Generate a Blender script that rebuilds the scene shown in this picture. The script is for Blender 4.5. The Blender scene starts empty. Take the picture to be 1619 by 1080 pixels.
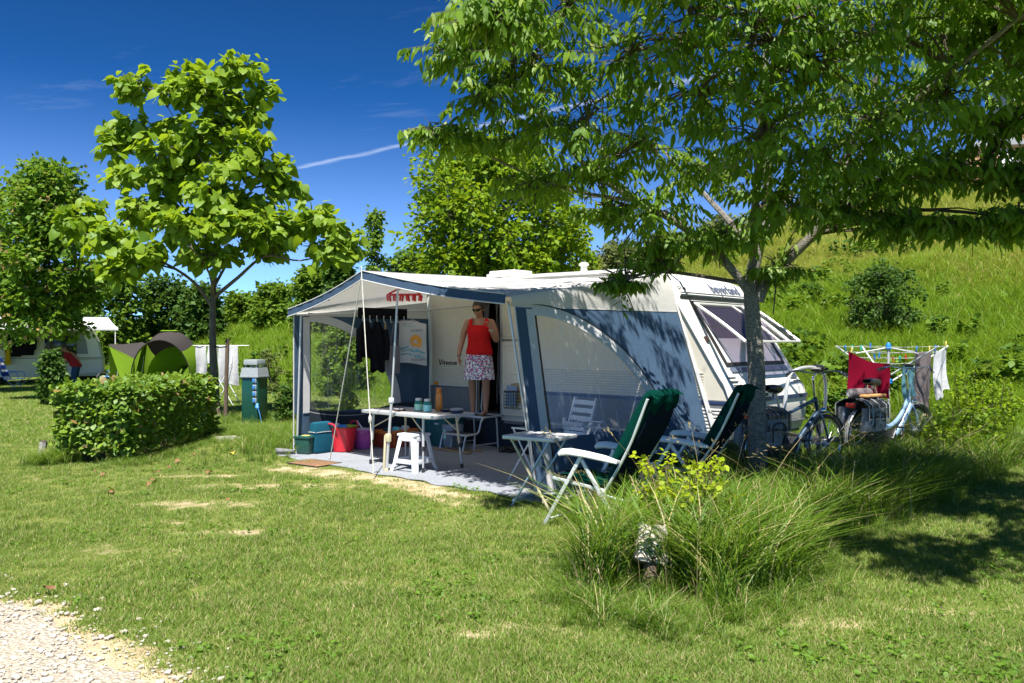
import bpy, bmesh, math, random
import numpy as np
from mathutils import Vector, Matrix, noise as mnoise

S = bpy.context.scene
COL = S.collection
R = math.radians
random.seed(7)

# ------------------------------------------------------------------ camera
cd = bpy.data.cameras.new("camera")
cam = bpy.data.objects.new("camera", cd)
COL.objects.link(cam)
cam.location = (0, 0, 1.6)
cam.rotation_euler = (R(90), 0, 0)
cd.sensor_width = 36
cd.lens = 36 * 1300 / 1619
cd.clip_start = 0.05
cd.clip_end = 4000
S.camera = cam

# ------------------------------------------------------------------ sky, sun, exposure
SUN_TRAVEL = Vector((0.06, 0.48, -1)).normalized()
w = bpy.data.worlds.new("World")
S.world = w
w.use_nodes = True
nt = w.node_tree
N = nt.nodes
L = nt.links
N.clear()


def wn(t, **k):
    n = N.new(t)
    for a, b in k.items():
        setattr(n, a, b)
    return n


def wmath(op, a, b=None, c=None, clamp=False):
    n = N.new("ShaderNodeMath")
    n.operation = op
    n.use_clamp = clamp
    for i, x in enumerate((a, b, c)):
        if x is None:
            continue
        if isinstance(x, (int, float)):
            n.inputs[i].default_value = x
        else:
            L.new(x, n.inputs[i])
    return n.outputs[0]


sky = wn("ShaderNodeTexSky", sky_type="NISHITA")
sky.sun_disc = False
sky.sun_elevation = R(64)
sky.sun_rotation = R(180)
sky.altitude = 2000
sky.air_density = 0.5
sky.dust_density = 0.0
sky.ozone_density = 10.0
gam = wn("ShaderNodeGamma")
gam.inputs[1].default_value = 1.5
L.new(sky.outputs[0], gam.inputs[0])
tint = wn("ShaderNodeMix", data_type="RGBA", blend_type="MULTIPLY")
tint.inputs[0].default_value = 1
tint.inputs[7].default_value = (0.22, 0.46, 0.39, 1)
L.new(gam.outputs[0], tint.inputs[6])
tc = wn("ShaderNodeTexCoord")
sep = wn("ShaderNodeSeparateXYZ")
L.new(tc.outputs["Generated"], sep.inputs[0])
zc = wmath("MAXIMUM", sep.outputs[2], 0.03)
pxx = wmath("DIVIDE", sep.outputs[0], zc)
pyy = wmath("DIVIDE", sep.outputs[1], zc)
comb = wn("ShaderNodeCombineXYZ")
L.new(wmath("MULTIPLY", pxx, 0.45), comb.inputs[0])
L.new(wmath("MULTIPLY_ADD", pxx, 0.35, wmath("MULTIPLY", pyy, 1.1)), comb.inputs[1])
n1 = wn("ShaderNodeTexNoise")
n1.inputs["Scale"].default_value = 1.0
n1.inputs["Detail"].default_value = 8
n1.inputs["Roughness"].default_value = 0.62
n1.inputs["Distortion"].default_value = 0.5
L.new(comb.outputs[0], n1.inputs[0])
cl = wmath("SUBTRACT", n1.outputs[0], 0.55)
cl = wmath("MULTIPLY", cl, 2.6, clamp=True)
cl = wmath("MULTIPLY", cl, 0.34)
# an aircraft trail: a line on the plane of the high clouds
n2 = wn("ShaderNodeTexNoise")
n2.inputs["Scale"].default_value = 5
n2.inputs["Detail"].default_value = 5
L.new(comb.outputs[0], n2.inputs[0])
d = wmath("ADD", wmath("MULTIPLY", pxx, 0.645), wmath("MULTIPLY", pyy, 0.764))
d = wmath("SUBTRACT", d, 2.835)
d = wmath("ADD", d, wmath("MULTIPLY", wmath("SUBTRACT", n2.outputs[0], 0.5), 0.16))
d = wmath("ABSOLUTE", d)
tr = wmath("SUBTRACT", 1.0, wmath("DIVIDE", d, 0.05), clamp=True)
tpos = wmath("SUBTRACT", wmath("MULTIPLY", pxx, 0.764), wmath("MULTIPLY", pyy, 0.645))
tr = wmath("MULTIPLY", tr, wmath("MULTIPLY", wmath("ADD", tpos, 4.08), 9.0, clamp=True))
tr = wmath("MULTIPLY", tr, wmath("MULTIPLY_ADD", n2.outputs[0], 0.5, 0.12))
cl = wmath("MAXIMUM", cl, tr)
cl = wmath("MULTIPLY", cl, wmath("MULTIPLY", sep.outputs[2], 14.0, clamp=True))
# paler towards the horizon, all the way round
hzn = wmath("SUBTRACT", 1.0, wmath("MULTIPLY", wmath("MAXIMUM", sep.outputs[2], 0.0), 3.4), clamp=True)
cl = wmath("MAXIMUM", cl, wmath("MULTIPLY", wmath("POWER", hzn, 1.8), 0.55))
mixc = wn("ShaderNodeMix", data_type="RGBA")
L.new(cl, mixc.inputs[0])
L.new(tint.outputs[2], mixc.inputs[6])
mixc.inputs[7].default_value = (3.6, 4.1, 4.8, 1)
bg = wn("ShaderNodeBackground")
bg.inputs[1].default_value = 0.125
L.new(mixc.outputs[2], bg.inputs[0])
wo = wn("ShaderNodeOutputWorld")
L.new(bg.outputs[0], wo.inputs[0])

sd = bpy.data.lights.new("sun", "SUN")
sd.energy = 5.0
sd.angle = R(0.53)
sd.color = (1, 0.95, 0.86)
sun = bpy.data.objects.new("sun", sd)
COL.objects.link(sun)
sun.rotation_euler = SUN_TRAVEL.to_track_quat("-Z", "Y").to_euler()
sun.location = (0, -10, 20)
S.view_settings.view_transform = "Standard"
S.view_settings.look = "None"
S.view_settings.gamma = 1
S.view_settings.use_curve_mapping = False
S.view_settings.exposure = 1.15
S.render.engine = "CYCLES"
S.cycles.use_denoising = True
S.cycles.max_bounces = 8
S.cycles.transparent_max_bounces = 24
S.cycles.diffuse_bounces = 3
S.cycles.caustics_reflective = False
S.cycles.caustics_refractive = False

# ------------------------------------------------------------------ frames of reference
TH = -math.atan2(0.678, 0.735)
CU = Vector((math.cos(TH), math.sin(TH), 0))
CV = Vector((-math.sin(TH), math.cos(TH), 0))
A0 = Vector((-3.03, 11.6, 0))


def W(a, b, z=0.0):
    "a point of the pitch grid: a along the caravan, b away from the open front"
    return A0 + CU * a + CV * b + Vector((0, 0, z))


def at(px, py, Y):
    return Vector(((px - 809.5) / 1300 * Y, Y, 1.6 - (py - 540) / 1300 * Y))


def bee(x, y):
    return (x - A0.x) * CV.x + (y - A0.y) * CV.y


def terr(x, y):
    b = bee(x, y) - 6.6
    a = (x - A0.x) * CU.x + (y - A0.y) * CU.y
    q = max(0.0, min(1.0, (a + 20) / 24))
    cap = 8 + 37 * q * q * (3 - 2 * q)
    if b > cap:
        b = cap + min(b - cap, 150) * 0.05
    t = 1.1
    s = t * math.log1p(math.exp(min(b / t, 30))) if b < 30 else b
    z = 0.3 * s
    if b > 0:
        z += 0.35 * min(1, b / 8) * (mnoise.noise(Vector((x * 0.13, y * 0.13, 3))) + 0.4 * mnoise.noise(Vector((x * 0.5, y * 0.5, 1))))
    return z


# ------------------------------------------------------------------ materials
def nodes_of(name):
    m = bpy.data.materials.new(name)
    m.use_nodes = True
    t = m.node_tree
    return m, t, t.nodes, t.links


def c4(c):
    return (c[0], c[1], c[2], 1)


def pm(name, col, rough=0.55, metal=0.0, var=0.12, scale=14.0, bump=0.0, bscale=120.0, spec=0.5, trans=0.0, alpha=1.0, coat=0.0, dirt=None, stretch=None):
    m, t, n, l = nodes_of(name)
    p = n["Principled BSDF"]
    p.inputs["Roughness"].default_value = rough
    p.inputs["Metallic"].default_value = metal
    p.inputs["Specular IOR Level"].default_value = spec
    p.inputs["Transmission Weight"].default_value = trans
    p.inputs["Alpha"].default_value = alpha
    p.inputs["Coat Weight"].default_value = coat
    tcn = n.new("ShaderNodeTexCoord")
    vec = tcn.outputs["Object"]
    if stretch:
        mp = n.new("ShaderNodeMapping")
        mp.inputs["Scale"].default_value = stretch
        l.new(vec, mp.inputs[0])
        vec = mp.outputs[0]
    nz = n.new("ShaderNodeTexNoise")
    nz.inputs["Scale"].default_value = scale
    nz.inputs["Detail"].default_value = 5
    nz.inputs["Roughness"].default_value = 0.65
    l.new(vec, nz.inputs[0])
    mx = n.new("ShaderNodeMix")
    mx.data_type = "RGBA"
    mx.inputs[6].default_value = c4([c * (1 - var) for c in col])
    mx.inputs[7].default_value = c4(dirt if dirt else [min(1, c * (1 + var)) for c in col])
    mr = n.new("ShaderNodeMapRange")
    mr.inputs[1].default_value = 0.35 if not dirt else 0.5
    mr.inputs[2].default_value = 0.68 if not dirt else 0.8
    l.new(nz.outputs[0], mr.inputs[0])
    l.new(mr.outputs[0], mx.inputs[0])
    l.new(mx.outputs[2], p.inputs["Base Color"])
    if bump:
        bz = n.new("ShaderNodeTexNoise")
        bz.inputs["Scale"].default_value = bscale
        bz.inputs["Detail"].default_value = 3
        l.new(vec, bz.inputs[0])
        bp = n.new("ShaderNodeBump")
        bp.inputs["Strength"].default_value = bump
        bp.inputs["Distance"].default_value = 0.01
        l.new(bz.outputs[0], bp.inputs["Height"])
        l.new(bp.outputs[0], p.inputs["Normal"])
    return m


def fabric(name, col, transl=0.3, var=0.12, scale=6.0, bump=0.25, bscale=260.0, tcol=None):
    m, t, n, l = nodes_of(name)
    n.remove(n["Principled BSDF"])
    out = n["Material Output"]
    tcn = n.new("ShaderNodeTexCoord")
    nz = n.new("ShaderNodeTexNoise")
    nz.inputs["Scale"].default_value = scale
    nz.inputs["Detail"].default_value = 6
    nz.inputs["Roughness"].default_value = 0.65
    l.new(tcn.outputs["Object"], nz.inputs[0])
    mx = n.new("ShaderNodeMix")
    mx.data_type = "RGBA"
    mx.inputs[6].default_value = c4([c * (1 - var) for c in col])
    mx.inputs[7].default_value = c4([min(1, c * (1 + var)) for c in col])
    l.new(nz.outputs[0], mx.inputs[0])
    df = n.new("ShaderNodeBsdfDiffuse")
    tl = n.new("ShaderNodeBsdfTranslucent")
    l.new(mx.outputs[2], df.inputs[0])
    if tcol:
        tl.inputs[0].default_value = c4(tcol)
    else:
        l.new(mx.outputs[2], tl.inputs[0])
    wv = n.new("ShaderNodeTexNoise")
    wv.inputs["Scale"].default_value = bscale
    wv.inputs["Detail"].default_value = 2
    l.new(tcn.outputs["Object"], wv.inputs[0])
    w2 = n.new("ShaderNodeTexNoise")
    w2.inputs["Scale"].default_value = 7
    w2.inputs["Detail"].default_value = 4
    l.new(tcn.outputs["Object"], w2.inputs[0])
    ad = n.new("ShaderNodeMath")
    ad.operation = "MULTIPLY_ADD"
    l.new(w2.outputs[0], ad.inputs[0])
    ad.inputs[1].default_value = 2.0
    l.new(wv.outputs[0], ad.inputs[2])
    bp = n.new("ShaderNodeBump")
    bp.inputs["Strength"].default_value = bump
    bp.inputs["Distance"].default_value = 0.012
    l.new(ad.outputs[0], bp.inputs["Height"])
    l.new(bp.outputs[0], df.inputs["Normal"])
    ms = n.new("ShaderNodeMixShader")
    ms.inputs[0].default_value = transl
    l.new(df.outputs[0], ms.inputs[1])
    l.new(tl.outputs[0], ms.inputs[2])
    l.new(ms.outputs[0], out.inputs[0])
    return m


def leafm(name, c1, c2, tcol, transl=0.45, gloss=0.06, rough=0.4, c3=None, p3=0.0):
    "leaf or blade: two greens chosen leaf by leaf, light passing through"
    m, t, n, l = nodes_of(name)
    n.remove(n["Principled BSDF"])
    out = n["Material Output"]
    g = n.new("ShaderNodeNewGeometry")
    oi = n.new("ShaderNodeObjectInfo")
    ad = n.new("ShaderNodeMath")
    ad.operation = "ADD"
    l.new(g.outputs["Random Per Island"], ad.inputs[0])
    l.new(oi.outputs["Random"], ad.inputs[1])
    fr = n.new("ShaderNodeMath")
    fr.operation = "FRACT"
    l.new(ad.outputs[0], fr.inputs[0])
    nz = n.new("ShaderNodeTexNoise")
    nz.inputs["Scale"].default_value = 0.9
    nz.inputs["Detail"].default_value = 3
    l.new(g.outputs["Position"], nz.inputs[0])
    fa = n.new("ShaderNodeMath")
    fa.operation = "MULTIPLY_ADD"
    l.new(fr.outputs[0], fa.inputs[0])
    fa.inputs[1].default_value = 0.65
    sb = n.new("ShaderNodeMath")
    sb.operation = "SUBTRACT"
    l.new(nz.outputs[0], sb.inputs[0])
    sb.inputs[1].default_value = 0.33
    l.new(sb.outputs[0], fa.inputs[2])
    fa.use_clamp = True
    mx = n.new("ShaderNodeMix")
    mx.data_type = "RGBA"
    mx.inputs[6].default_value = c4(c1)
    mx.inputs[7].default_value = c4(c2)
    l.new(fa.outputs[0], mx.inputs[0])
    colo = mx.outputs[2]
    if c3:
        gt = n.new("ShaderNodeMath")
        gt.operation = "GREATER_THAN"
        f2 = n.new("ShaderNodeMath")
        f2.operation = "MULTIPLY"
        l.new(fr.outputs[0], f2.inputs[0])
        f2.inputs[1].default_value = 13.7
        f3 = n.new("ShaderNodeMath")
        f3.operation = "FRACT"
        l.new(f2.outputs[0], f3.inputs[0])
        l.new(f3.outputs[0], gt.inputs[0])
        gt.inputs[1].default_value = 1 - p3
        m3 = n.new("ShaderNodeMix")
        m3.data_type = "RGBA"
        l.new(gt.outputs[0], m3.inputs[0])
        l.new(colo, m3.inputs[6])
        m3.inputs[7].default_value = c4(c3)
        colo = m3.outputs[2]
    df = n.new("ShaderNodeBsdfDiffuse")
    l.new(colo, df.inputs[0])
    tl = n.new("ShaderNodeBsdfTranslucent")
    ml = n.new("ShaderNodeMix")
    ml.data_type = "RGBA"
    ml.inputs[0].default_value = 0.6
    l.new(colo, ml.inputs[6])
    ml.inputs[7].default_value = c4(tcol)
    l.new(ml.outputs[2], tl.inputs[0])
    ms = n.new("ShaderNodeMixShader")
    ms.inputs[0].default_value = transl
    l.new(df.outputs[0], ms.inputs[1])
    l.new(tl.outputs[0], ms.inputs[2])
    gl = n.new("ShaderNodeBsdfGlossy")
    gl.inputs["Roughness"].default_value = max(0.5, rough)
    gl.inputs[0].default_value = (0.8, 0.9, 0.8, 1)
    m2 = n.new("ShaderNodeMixShader")
    m2.inputs[0].default_value = gloss * 0.3
    l.new(ms.outputs[0], m2.inputs[1])
    l.new(gl.outputs[0], m2.inputs[2])
    l.new(m2.outputs[0], out.inputs[0])
    return m


def film(name, tintc, clear=0.8, rough=0.08, milky=0.08, mcol=(0.8, 0.8, 0.8), wrinkle=True):
    "clear plastic sheet or tinted acrylic, thin: passes light, a little milky, a little shiny"
    m, t, n, l = nodes_of(name)
    n.remove(n["Principled BSDF"])
    out = n["Material Output"]
    tr = n.new("ShaderNodeBsdfTransparent")
    tr.inputs[0].default_value = c4(tintc)
    gl = n.new("ShaderNodeBsdfGlossy")
    gl.inputs["Roughness"].default_value = rough
    df = n.new("ShaderNodeBsdfDiffuse")
    df.inputs[0].default_value = c4(mcol)
    tcn = n.new("ShaderNodeTexCoord")
    mp = n.new("ShaderNodeMapping")
    mp.inputs["Rotation"].default_value = (0.62, 0, 0)
    mp.inputs["Scale"].default_value = (1, 9, 0.8)
    l.new(tcn.outputs["Object"], mp.inputs[0])
    nz = n.new("ShaderNodeTexNoise")
    nz.inputs["Scale"].default_value = 2.6
    nz.inputs["Detail"].default_value = 4
    l.new(mp.outputs[0], nz.inputs[0])
    bp = n.new("ShaderNodeBump")
    bp.inputs["Strength"].default_value = 0.35 if wrinkle else 0.02
    bp.inputs["Distance"].default_value = 0.02
    l.new(nz.outputs[0], bp.inputs["Height"])
    l.new(bp.outputs[0], gl.inputs["Normal"])
    m1 = n.new("ShaderNodeMixShader")
    if wrinkle:
        mr = n.new("ShaderNodeMapRange")
        mr.inputs[1].default_value = 0.5
        mr.inputs[2].default_value = 0.75
        mr.inputs[3].default_value = milky * 0.5
        mr.inputs[4].default_value = milky * 3.2
        l.new(nz.outputs[0], mr.inputs[0])
        l.new(mr.outputs[0], m1.inputs[0])
    else:
        m1.inputs[0].default_value = milky
    l.new(tr.outputs[0], m1.inputs[1])
    l.new(df.outputs[0], m1.inputs[2])
    m2 = n.new("ShaderNodeMixShader")
    m2.inputs[0].default_value = 1 - clear
    l.new(m1.outputs[0], m2.inputs[1])
    l.new(gl.outputs[0], m2.inputs[2])
    l.new(m2.outputs[0], out.inputs[0])
    return m


M = {}
M["white_fabric"] = fabric("white_fabric", (0.56, 0.555, 0.545), 0.22, 0.07, scale=3, bump=0.3, bscale=60)
M["white_trim"] = fabric("white_trim", (0.62, 0.62, 0.63), 0.2, 0.05)
M["navy_fabric"] = fabric("navy_fabric", (0.062, 0.105, 0.170), 0.10, 0.16, scale=4, bump=0.4, bscale=80)
M["navy_band"] = fabric("navy_band", (0.055, 0.09, 0.15), 0.1, 0.1)
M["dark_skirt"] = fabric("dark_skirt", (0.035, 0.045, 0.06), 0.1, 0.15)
M["awning_film"] = film("awning_film", (0.93, 0.94, 0.95), 0.92, 0.12, 0.10)
M["caravan_white"] = pm("caravan_white", (0.74, 0.73, 0.69), 0.28, var=0.035, scale=3, coat=0.25)
M["caravan_cream"] = pm("caravan_cream", (0.63, 0.59, 0.50), 0.35, var=0.04, scale=3)
M["caravan_grey"] = pm("caravan_grey", (0.16, 0.17, 0.18), 0.5)
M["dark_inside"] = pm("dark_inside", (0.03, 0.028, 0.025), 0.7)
M["rubber"] = pm("rubber", (0.018, 0.018, 0.02), 0.55, bump=0.1)
M["blind"] = pm("blind", (0.58, 0.56, 0.58), 0.6, var=0.04, scale=5)
M["screen"] = pm("screen", (0.15, 0.135, 0.175), 0.5, var=0.1)
M["acrylic"] = film("acrylic", (0.60, 0.57, 0.64), 0.88, 0.03, 0.04, (0.4, 0.38, 0.42), wrinkle=False)
M["stripe"] = pm("stripe", (0.03, 0.05, 0.13), 0.35)
M["print_grey"] = pm("print_grey", (0.11, 0.13, 0.19), 0.4)
M["print_black"] = pm("print_black", (0.02, 0.02, 0.02), 0.5)
M["amber"] = pm("amber", (0.75, 0.28, 0.02), 0.2)
M["alu"] = pm("alu", (0.56, 0.57, 0.58), 0.38, metal=0.45, var=0.06)
M["alu_paint"] = pm("alu_paint", (0.55, 0.57, 0.59), 0.4, metal=0.3, var=0.08)
M["steel_dark"] = pm("steel_dark", (0.12, 0.12, 0.13), 0.4, metal=0.6)
M["beige_tube"] = pm("beige_tube", (0.55, 0.50, 0.33), 0.4, var=0.06)
M["rope"] = pm("rope", (0.66, 0.64, 0.58), 0.8, bump=0.3, bscale=400)
M["black_plastic"] = pm("black_plastic", (0.022, 0.022, 0.025), 0.45)
M["white_plastic"] = pm("white_plastic", (0.72, 0.74, 0.77), 0.32, var=0.03)
M["grey_plastic"] = pm("grey_plastic", (0.25, 0.27, 0.3), 0.5)
M["red_plastic"] = pm("red_plastic", (0.62, 0.02, 0.035), 0.35, var=0.07)
M["lime_plastic"] = pm("lime_plastic", (0.35, 0.5, 0.05), 0.4)
M["blue_plastic"] = pm("blue_plastic", (0.02, 0.2, 0.6), 0.35)
M["pink_plastic"] = pm("pink_plastic", (0.60, 0.10, 0.42), 0.4)
M["lilac_plastic"] = pm("lilac_plastic", (0.6, 0.45, 0.62), 0.4)
M["orange_plastic"] = pm("orange_plastic", (0.72, 0.19, 0.03), 0.4)
M["brick_plastic"] = pm("brick_plastic", (0.42, 0.06, 0.03), 0.45)
M["teal_plastic"] = pm("teal_plastic", (0.012, 0.11, 0.11), 0.45)
M["bin_green"] = pm("bin_green", (0.015, 0.07, 0.055), 0.4)
M["bottle_orange"] = pm("bottle_orange", (0.85, 0.27, 0.03), 0.3)
M["jar_mint"] = pm("jar_mint", (0.42, 0.78, 0.58), 0.25)
M["jar_aqua"] = pm("jar_aqua", (0.28, 0.68, 0.66), 0.25)
M["brown_tin"] = pm("brown_tin", (0.07, 0.04, 0.03), 0.35, metal=0.3)
M["navy_plastic"] = pm("navy_plastic", (0.02, 0.03, 0.06), 0.4)
M["yellow_paper"] = pm("yellow_paper", (0.75, 0.6, 0.15), 0.7)
M["carpet"] = pm("carpet", (0.27, 0.29, 0.33), 0.95, var=0.2, scale=45, bump=0.8, bscale=160, spec=0.1)
M["doormat"] = pm("doormat", (0.36, 0.2, 0.11), 0.95, var=0.3, scale=60, bump=0.7, bscale=200, spec=0.1)
M["table_top"] = pm("table_top", (0.44, 0.43, 0.43), 0.45, var=0.1, scale=90)
M["side_top"] = pm("side_top", (0.52, 0.53, 0.56), 0.45, var=0.15, scale=70)
M["blue_tube"] = pm("blue_tube", (0.32, 0.45, 0.63), 0.35, metal=0.35, var=0.1)
M["wood"] = pm("wood", (0.42, 0.27, 0.13), 0.7, var=0.25, scale=8, stretch=(1, 12, 12))
M["stake_wood"] = pm("stake_wood", (0.12, 0.085, 0.06), 0.85, var=0.35, scale=10, bump=0.5, bscale=60, stretch=(6, 6, 1))
M["chair_green"] = fabric("chair_green", (0.006, 0.065, 0.055), 0.08, 0.15, bump=0.4)
M["towel_green"] = fabric("towel_green", (0.004, 0.055, 0.042), 0.1, 0.35, scale=40, bump=0.9, bscale=400)
M["chair_navy"] = fabric("chair_navy", (0.009, 0.016, 0.028), 0.05, 0.15, bump=0.3)
M["chair_frame"] = pm("chair_frame", (0.60, 0.64, 0.63), 0.35, metal=0.25, var=0.05)
M["skin"] = pm("skin", (0.40, 0.20, 0.125), 0.5, var=0.08, scale=30)
M["hair"] = pm("hair", (0.035, 0.022, 0.018), 0.55, var=0.4, scale=60, bump=0.6, bscale=120)
M["hair_grey"] = pm("hair_grey", (0.06, 0.055, 0.055), 0.6, var=0.4, scale=60)
M["red_cotton"] = fabric("red_cotton", (0.66, 0.022, 0.025), 0.1, 0.1, scale=12, bump=0.9, bscale=30)
M["dusty_red"] = fabric("dusty_red", (0.36, 0.03, 0.04), 0.1, 0.1)
M["denim"] = fabric("denim", (0.03, 0.07, 0.18), 0.05, 0.2)
M["lens_black"] = pm("lens_black", (0.008, 0.008, 0.009), 0.12)
M["maroon"] = fabric("maroon", (0.24, 0.008, 0.03), 0.2, 0.15, bump=0.5)
M["towel_grey"] = fabric("towel_grey", (0.25, 0.21, 0.22), 0.2, 0.25, scale=70, bump=0.9)
M["towel_white"] = fabric("towel_white", (0.72, 0.72, 0.74), 0.3, 0.06, bump=0.6)
M["towel_blue"] = fabric("towel_blue", (0.10, 0.24, 0.30), 0.2, 0.2)
M["black_cloth"] = fabric("black_cloth", (0.012, 0.012, 0.016), 0.03, 0.3)
M["grey_cloth"] = fabric("grey_cloth", (0.22, 0.22, 0.25), 0.1, 0.2)
M["bead_curtain"] = pm("bead_curtain", (0.12, 0.12, 0.13), 0.7, var=0.6, scale=90)
M["bike_navy"] = pm("bike_navy", (0.025, 0.055, 0.10), 0.3, metal=0.3, coat=0.4)
M["bike_ice"] = pm("bike_ice", (0.30, 0.46, 0.62), 0.28, metal=0.35, coat=0.4)
M["chrome"] = pm("chrome", (0.72, 0.74, 0.77), 0.18, metal=1.0, var=0.03)
M["pannier_black"] = pm("pannier_black", (0.025, 0.027, 0.03), 0.5, bump=0.2)
M["pannier_grey"] = pm("pannier_grey", (0.16, 0.19, 0.23), 0.4, bump=0.2)
M["reflector"] = pm("reflector", (0.55, 0.03, 0.02), 0.2)
M["lime_fabric"] = fabric("lime_fabric", (0.25, 0.42, 0.035), 0.35, 0.06)
M["charcoal_fabric"] = fabric("charcoal_fabric", (0.055, 0.05, 0.05), 0.06, 0.12)
M["stripe_white"] = fabric("stripe_white", (0.7, 0.7, 0.72), 0.2, 0.05)
M["stripe_blue"] = fabric("stripe_blue", (0.03, 0.06, 0.3), 0.2, 0.05)
M["far_cream"] = pm("far_cream", (0.60, 0.58, 0.50), 0.4, var=0.04)
M["far_white"] = pm("far_white", (0.76, 0.77, 0.8), 0.4, var=0.03)
M["far_glass"] = pm("far_glass", (0.015, 0.018, 0.022), 0.1)
M["far_grey"] = pm("far_grey", (0.22, 0.25, 0.29), 0.4)
M["pillar_green"] = pm("pillar_green", (0.004, 0.055, 0.038), 0.35, var=0.1, coat=0.2)
M["pillar_grey"] = pm("pillar_grey", (0.30, 0.33, 0.35), 0.5, var=0.08)
M["socket_blue"] = pm("socket_blue", (0.05, 0.22, 0.55), 0.4)
M["bark_pale"] = pm("bark_pale", (0.17, 0.16, 0.135), 0.9, var=0.6, scale=26, bump=1.0, bscale=40, stretch=(1, 1, 2.6))
M["bark_brown"] = pm("bark_brown", (0.15, 0.115, 0.085), 0.9, var=0.4, scale=14, bump=0.8, bscale=40, stretch=(1, 1, 0.35))
M["bark_dark"] = pm("bark_dark", (0.06, 0.05, 0.04), 0.9, var=0.4, scale=14)
M["twig"] = pm("twig", (0.075, 0.06, 0.042), 0.85)
M["twig_red"] = pm("twig_red", (0.16, 0.10, 0.06), 0.8)
M["stone"] = pm("stone", (0.52, 0.48, 0.42), 0.9, var=0.2, scale=9, bump=0.5, bscale=40)
M["stone_grey"] = pm("stone_grey", (0.36, 0.34, 0.31), 0.9, var=0.3, scale=12, bump=0.6, bscale=40)
M["dry_leaf"] = pm("dry_leaf", (0.22, 0.10, 0.05), 0.7, var=0.35, scale=30)
M["yellow_leaf"] = pm("yellow_leaf", (0.68, 0.48, 0.06), 0.6, var=0.2, scale=30)
M["roof_grey"] = pm("roof_grey", (0.28, 0.29, 0.31), 0.7)
M["wall_tan"] = pm("wall_tan", (0.42, 0.24, 0.12), 0.8)
M["paper"] = pm("paper", (0.6, 0.58, 0.56), 0.7, var=0.1, scale=20)

M["leaf_catalpa"] = leafm("leaf_catalpa", (0.10, 0.20, 0.014), (0.26, 0.36, 0.022), (0.46, 0.62, 0.02), 0.45)
M["leaf_zelkova"] = leafm("leaf_zelkova", (0.038, 0.105, 0.010), (0.17, 0.285, 0.022), (0.36, 0.58, 0.02), 0.42, 0.06, c3=(0.26, 0.34, 0.08), p3=0.08)
M["leaf_hedge"] = leafm("leaf_hedge", (0.065, 0.155, 0.014), (0.22, 0.32, 0.03), (0.38, 0.54, 0.03), 0.34, 0.1, c3=(0.26, 0.16, 0.06), p3=0.03)
M["leaf_golden"] = leafm("leaf_golden", (0.085, 0.18, 0.010), (0.24, 0.34, 0.014), (0.44, 0.58, 0.02), 0.4, 0.03)
M["leaf_dark"] = leafm("leaf_dark", (0.027, 0.075, 0.015), (0.088, 0.163, 0.025), (0.180, 0.312, 0.036), 0.3, 0.05)
M["leaf_mid"] = leafm("leaf_mid", (0.062, 0.138, 0.015), (0.163, 0.263, 0.027), (0.336, 0.480, 0.036), 0.38, 0.04)
M["leaf_maple"] = leafm("leaf_maple", (0.07, 0.16, 0.014), (0.17, 0.28, 0.025), (0.32, 0.50, 0.03), 0.4, 0.05, c3=(0.36, 0.24, 0.10), p3=0.06)
M["leaf_olive"] = leafm("leaf_olive", (0.077, 0.110, 0.033), (0.176, 0.209, 0.066), (0.275, 0.330, 0.088), 0.3, 0.04)
M["leaf_lime"] = leafm("leaf_lime", (0.22, 0.32, 0.01), (0.38, 0.45, 0.02), (0.6, 0.7, 0.03), 0.4, 0.04)
M["lawn_blade"] = leafm("lawn_blade", (0.100, 0.188, 0.028), (0.225, 0.320, 0.060), (0.38, 0.52, 0.07), 0.42, 0.04, c3=(0.45, 0.39, 0.20), p3=0.19)
M["meadow_blade"] = leafm("meadow_blade", (0.09, 0.20, 0.012), (0.20, 0.31, 0.02), (0.34, 0.50, 0.03), 0.4, 0.04, c3=(0.36, 0.36, 0.12), p3=0.06)
M["dry_meadow_blade"] = leafm("dry_meadow_blade", (0.17, 0.24, 0.03), (0.30, 0.33, 0.06), (0.42, 0.48, 0.06), 0.4, 0.03, c3=(0.42, 0.36, 0.14), p3=0.2)
M["tall_blade"] = leafm("tall_blade", (0.055, 0.135, 0.012), (0.16, 0.26, 0.025), (0.32, 0.48, 0.03), 0.42, 0.08, c3=(0.46, 0.40, 0.19), p3=0.13)
M["seed_head"] = leafm("seed_head", (0.36, 0.29, 0.14), (0.46, 0.38, 0.2), (0.5, 0.4, 0.2), 0.4, 0.02)
M["leaf_clover"] = leafm("leaf_clover", (0.075, 0.165, 0.02), (0.15, 0.26, 0.03), (0.3, 0.45, 0.04), 0.35, 0.05)

# ------------------------------------------------------------------ builders
def thing(name, label, cat, loc=(0, 0, 0), rotz=0.0, group=None):
    o = bpy.data.objects.new(name, None)
    o.empty_display_size = 0.2
    COL.objects.link(o)
    o.location = loc
    o.rotation_euler = (0, 0, rotz)
    o["label"] = label
    o["category"] = cat
    if group:
        o["group"] = group
    return o


def tag(o, label, cat, group=None):
    o["label"] = label
    o["category"] = cat
    if group:
        o["group"] = group
    return o


def copy_tree(o, parent=None):
    c = o.copy()
    COL.objects.link(c)
    if parent is not None:
        c.parent = parent
    for ch in [x for x in CHILD.get(o.name, [])]:
        copy_tree(ch, c)
    return c


CHILD = {}


def link(name, me, mat, parent=None, label=None, kind=None):
    o = bpy.data.objects.new(name, me)
    COL.objects.link(o)
    if mat is not None and not me.materials:
        me.materials.append(mat)
    if parent is not None:
        o.parent = parent
        CHILD.setdefault(parent.name, []).append(o)
    if label:
        o["label"] = label
    if kind:
        o["kind"] = kind
    return o


def rot(ax, ang):
    return Matrix.Rotation(ang, 3, ax)


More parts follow.
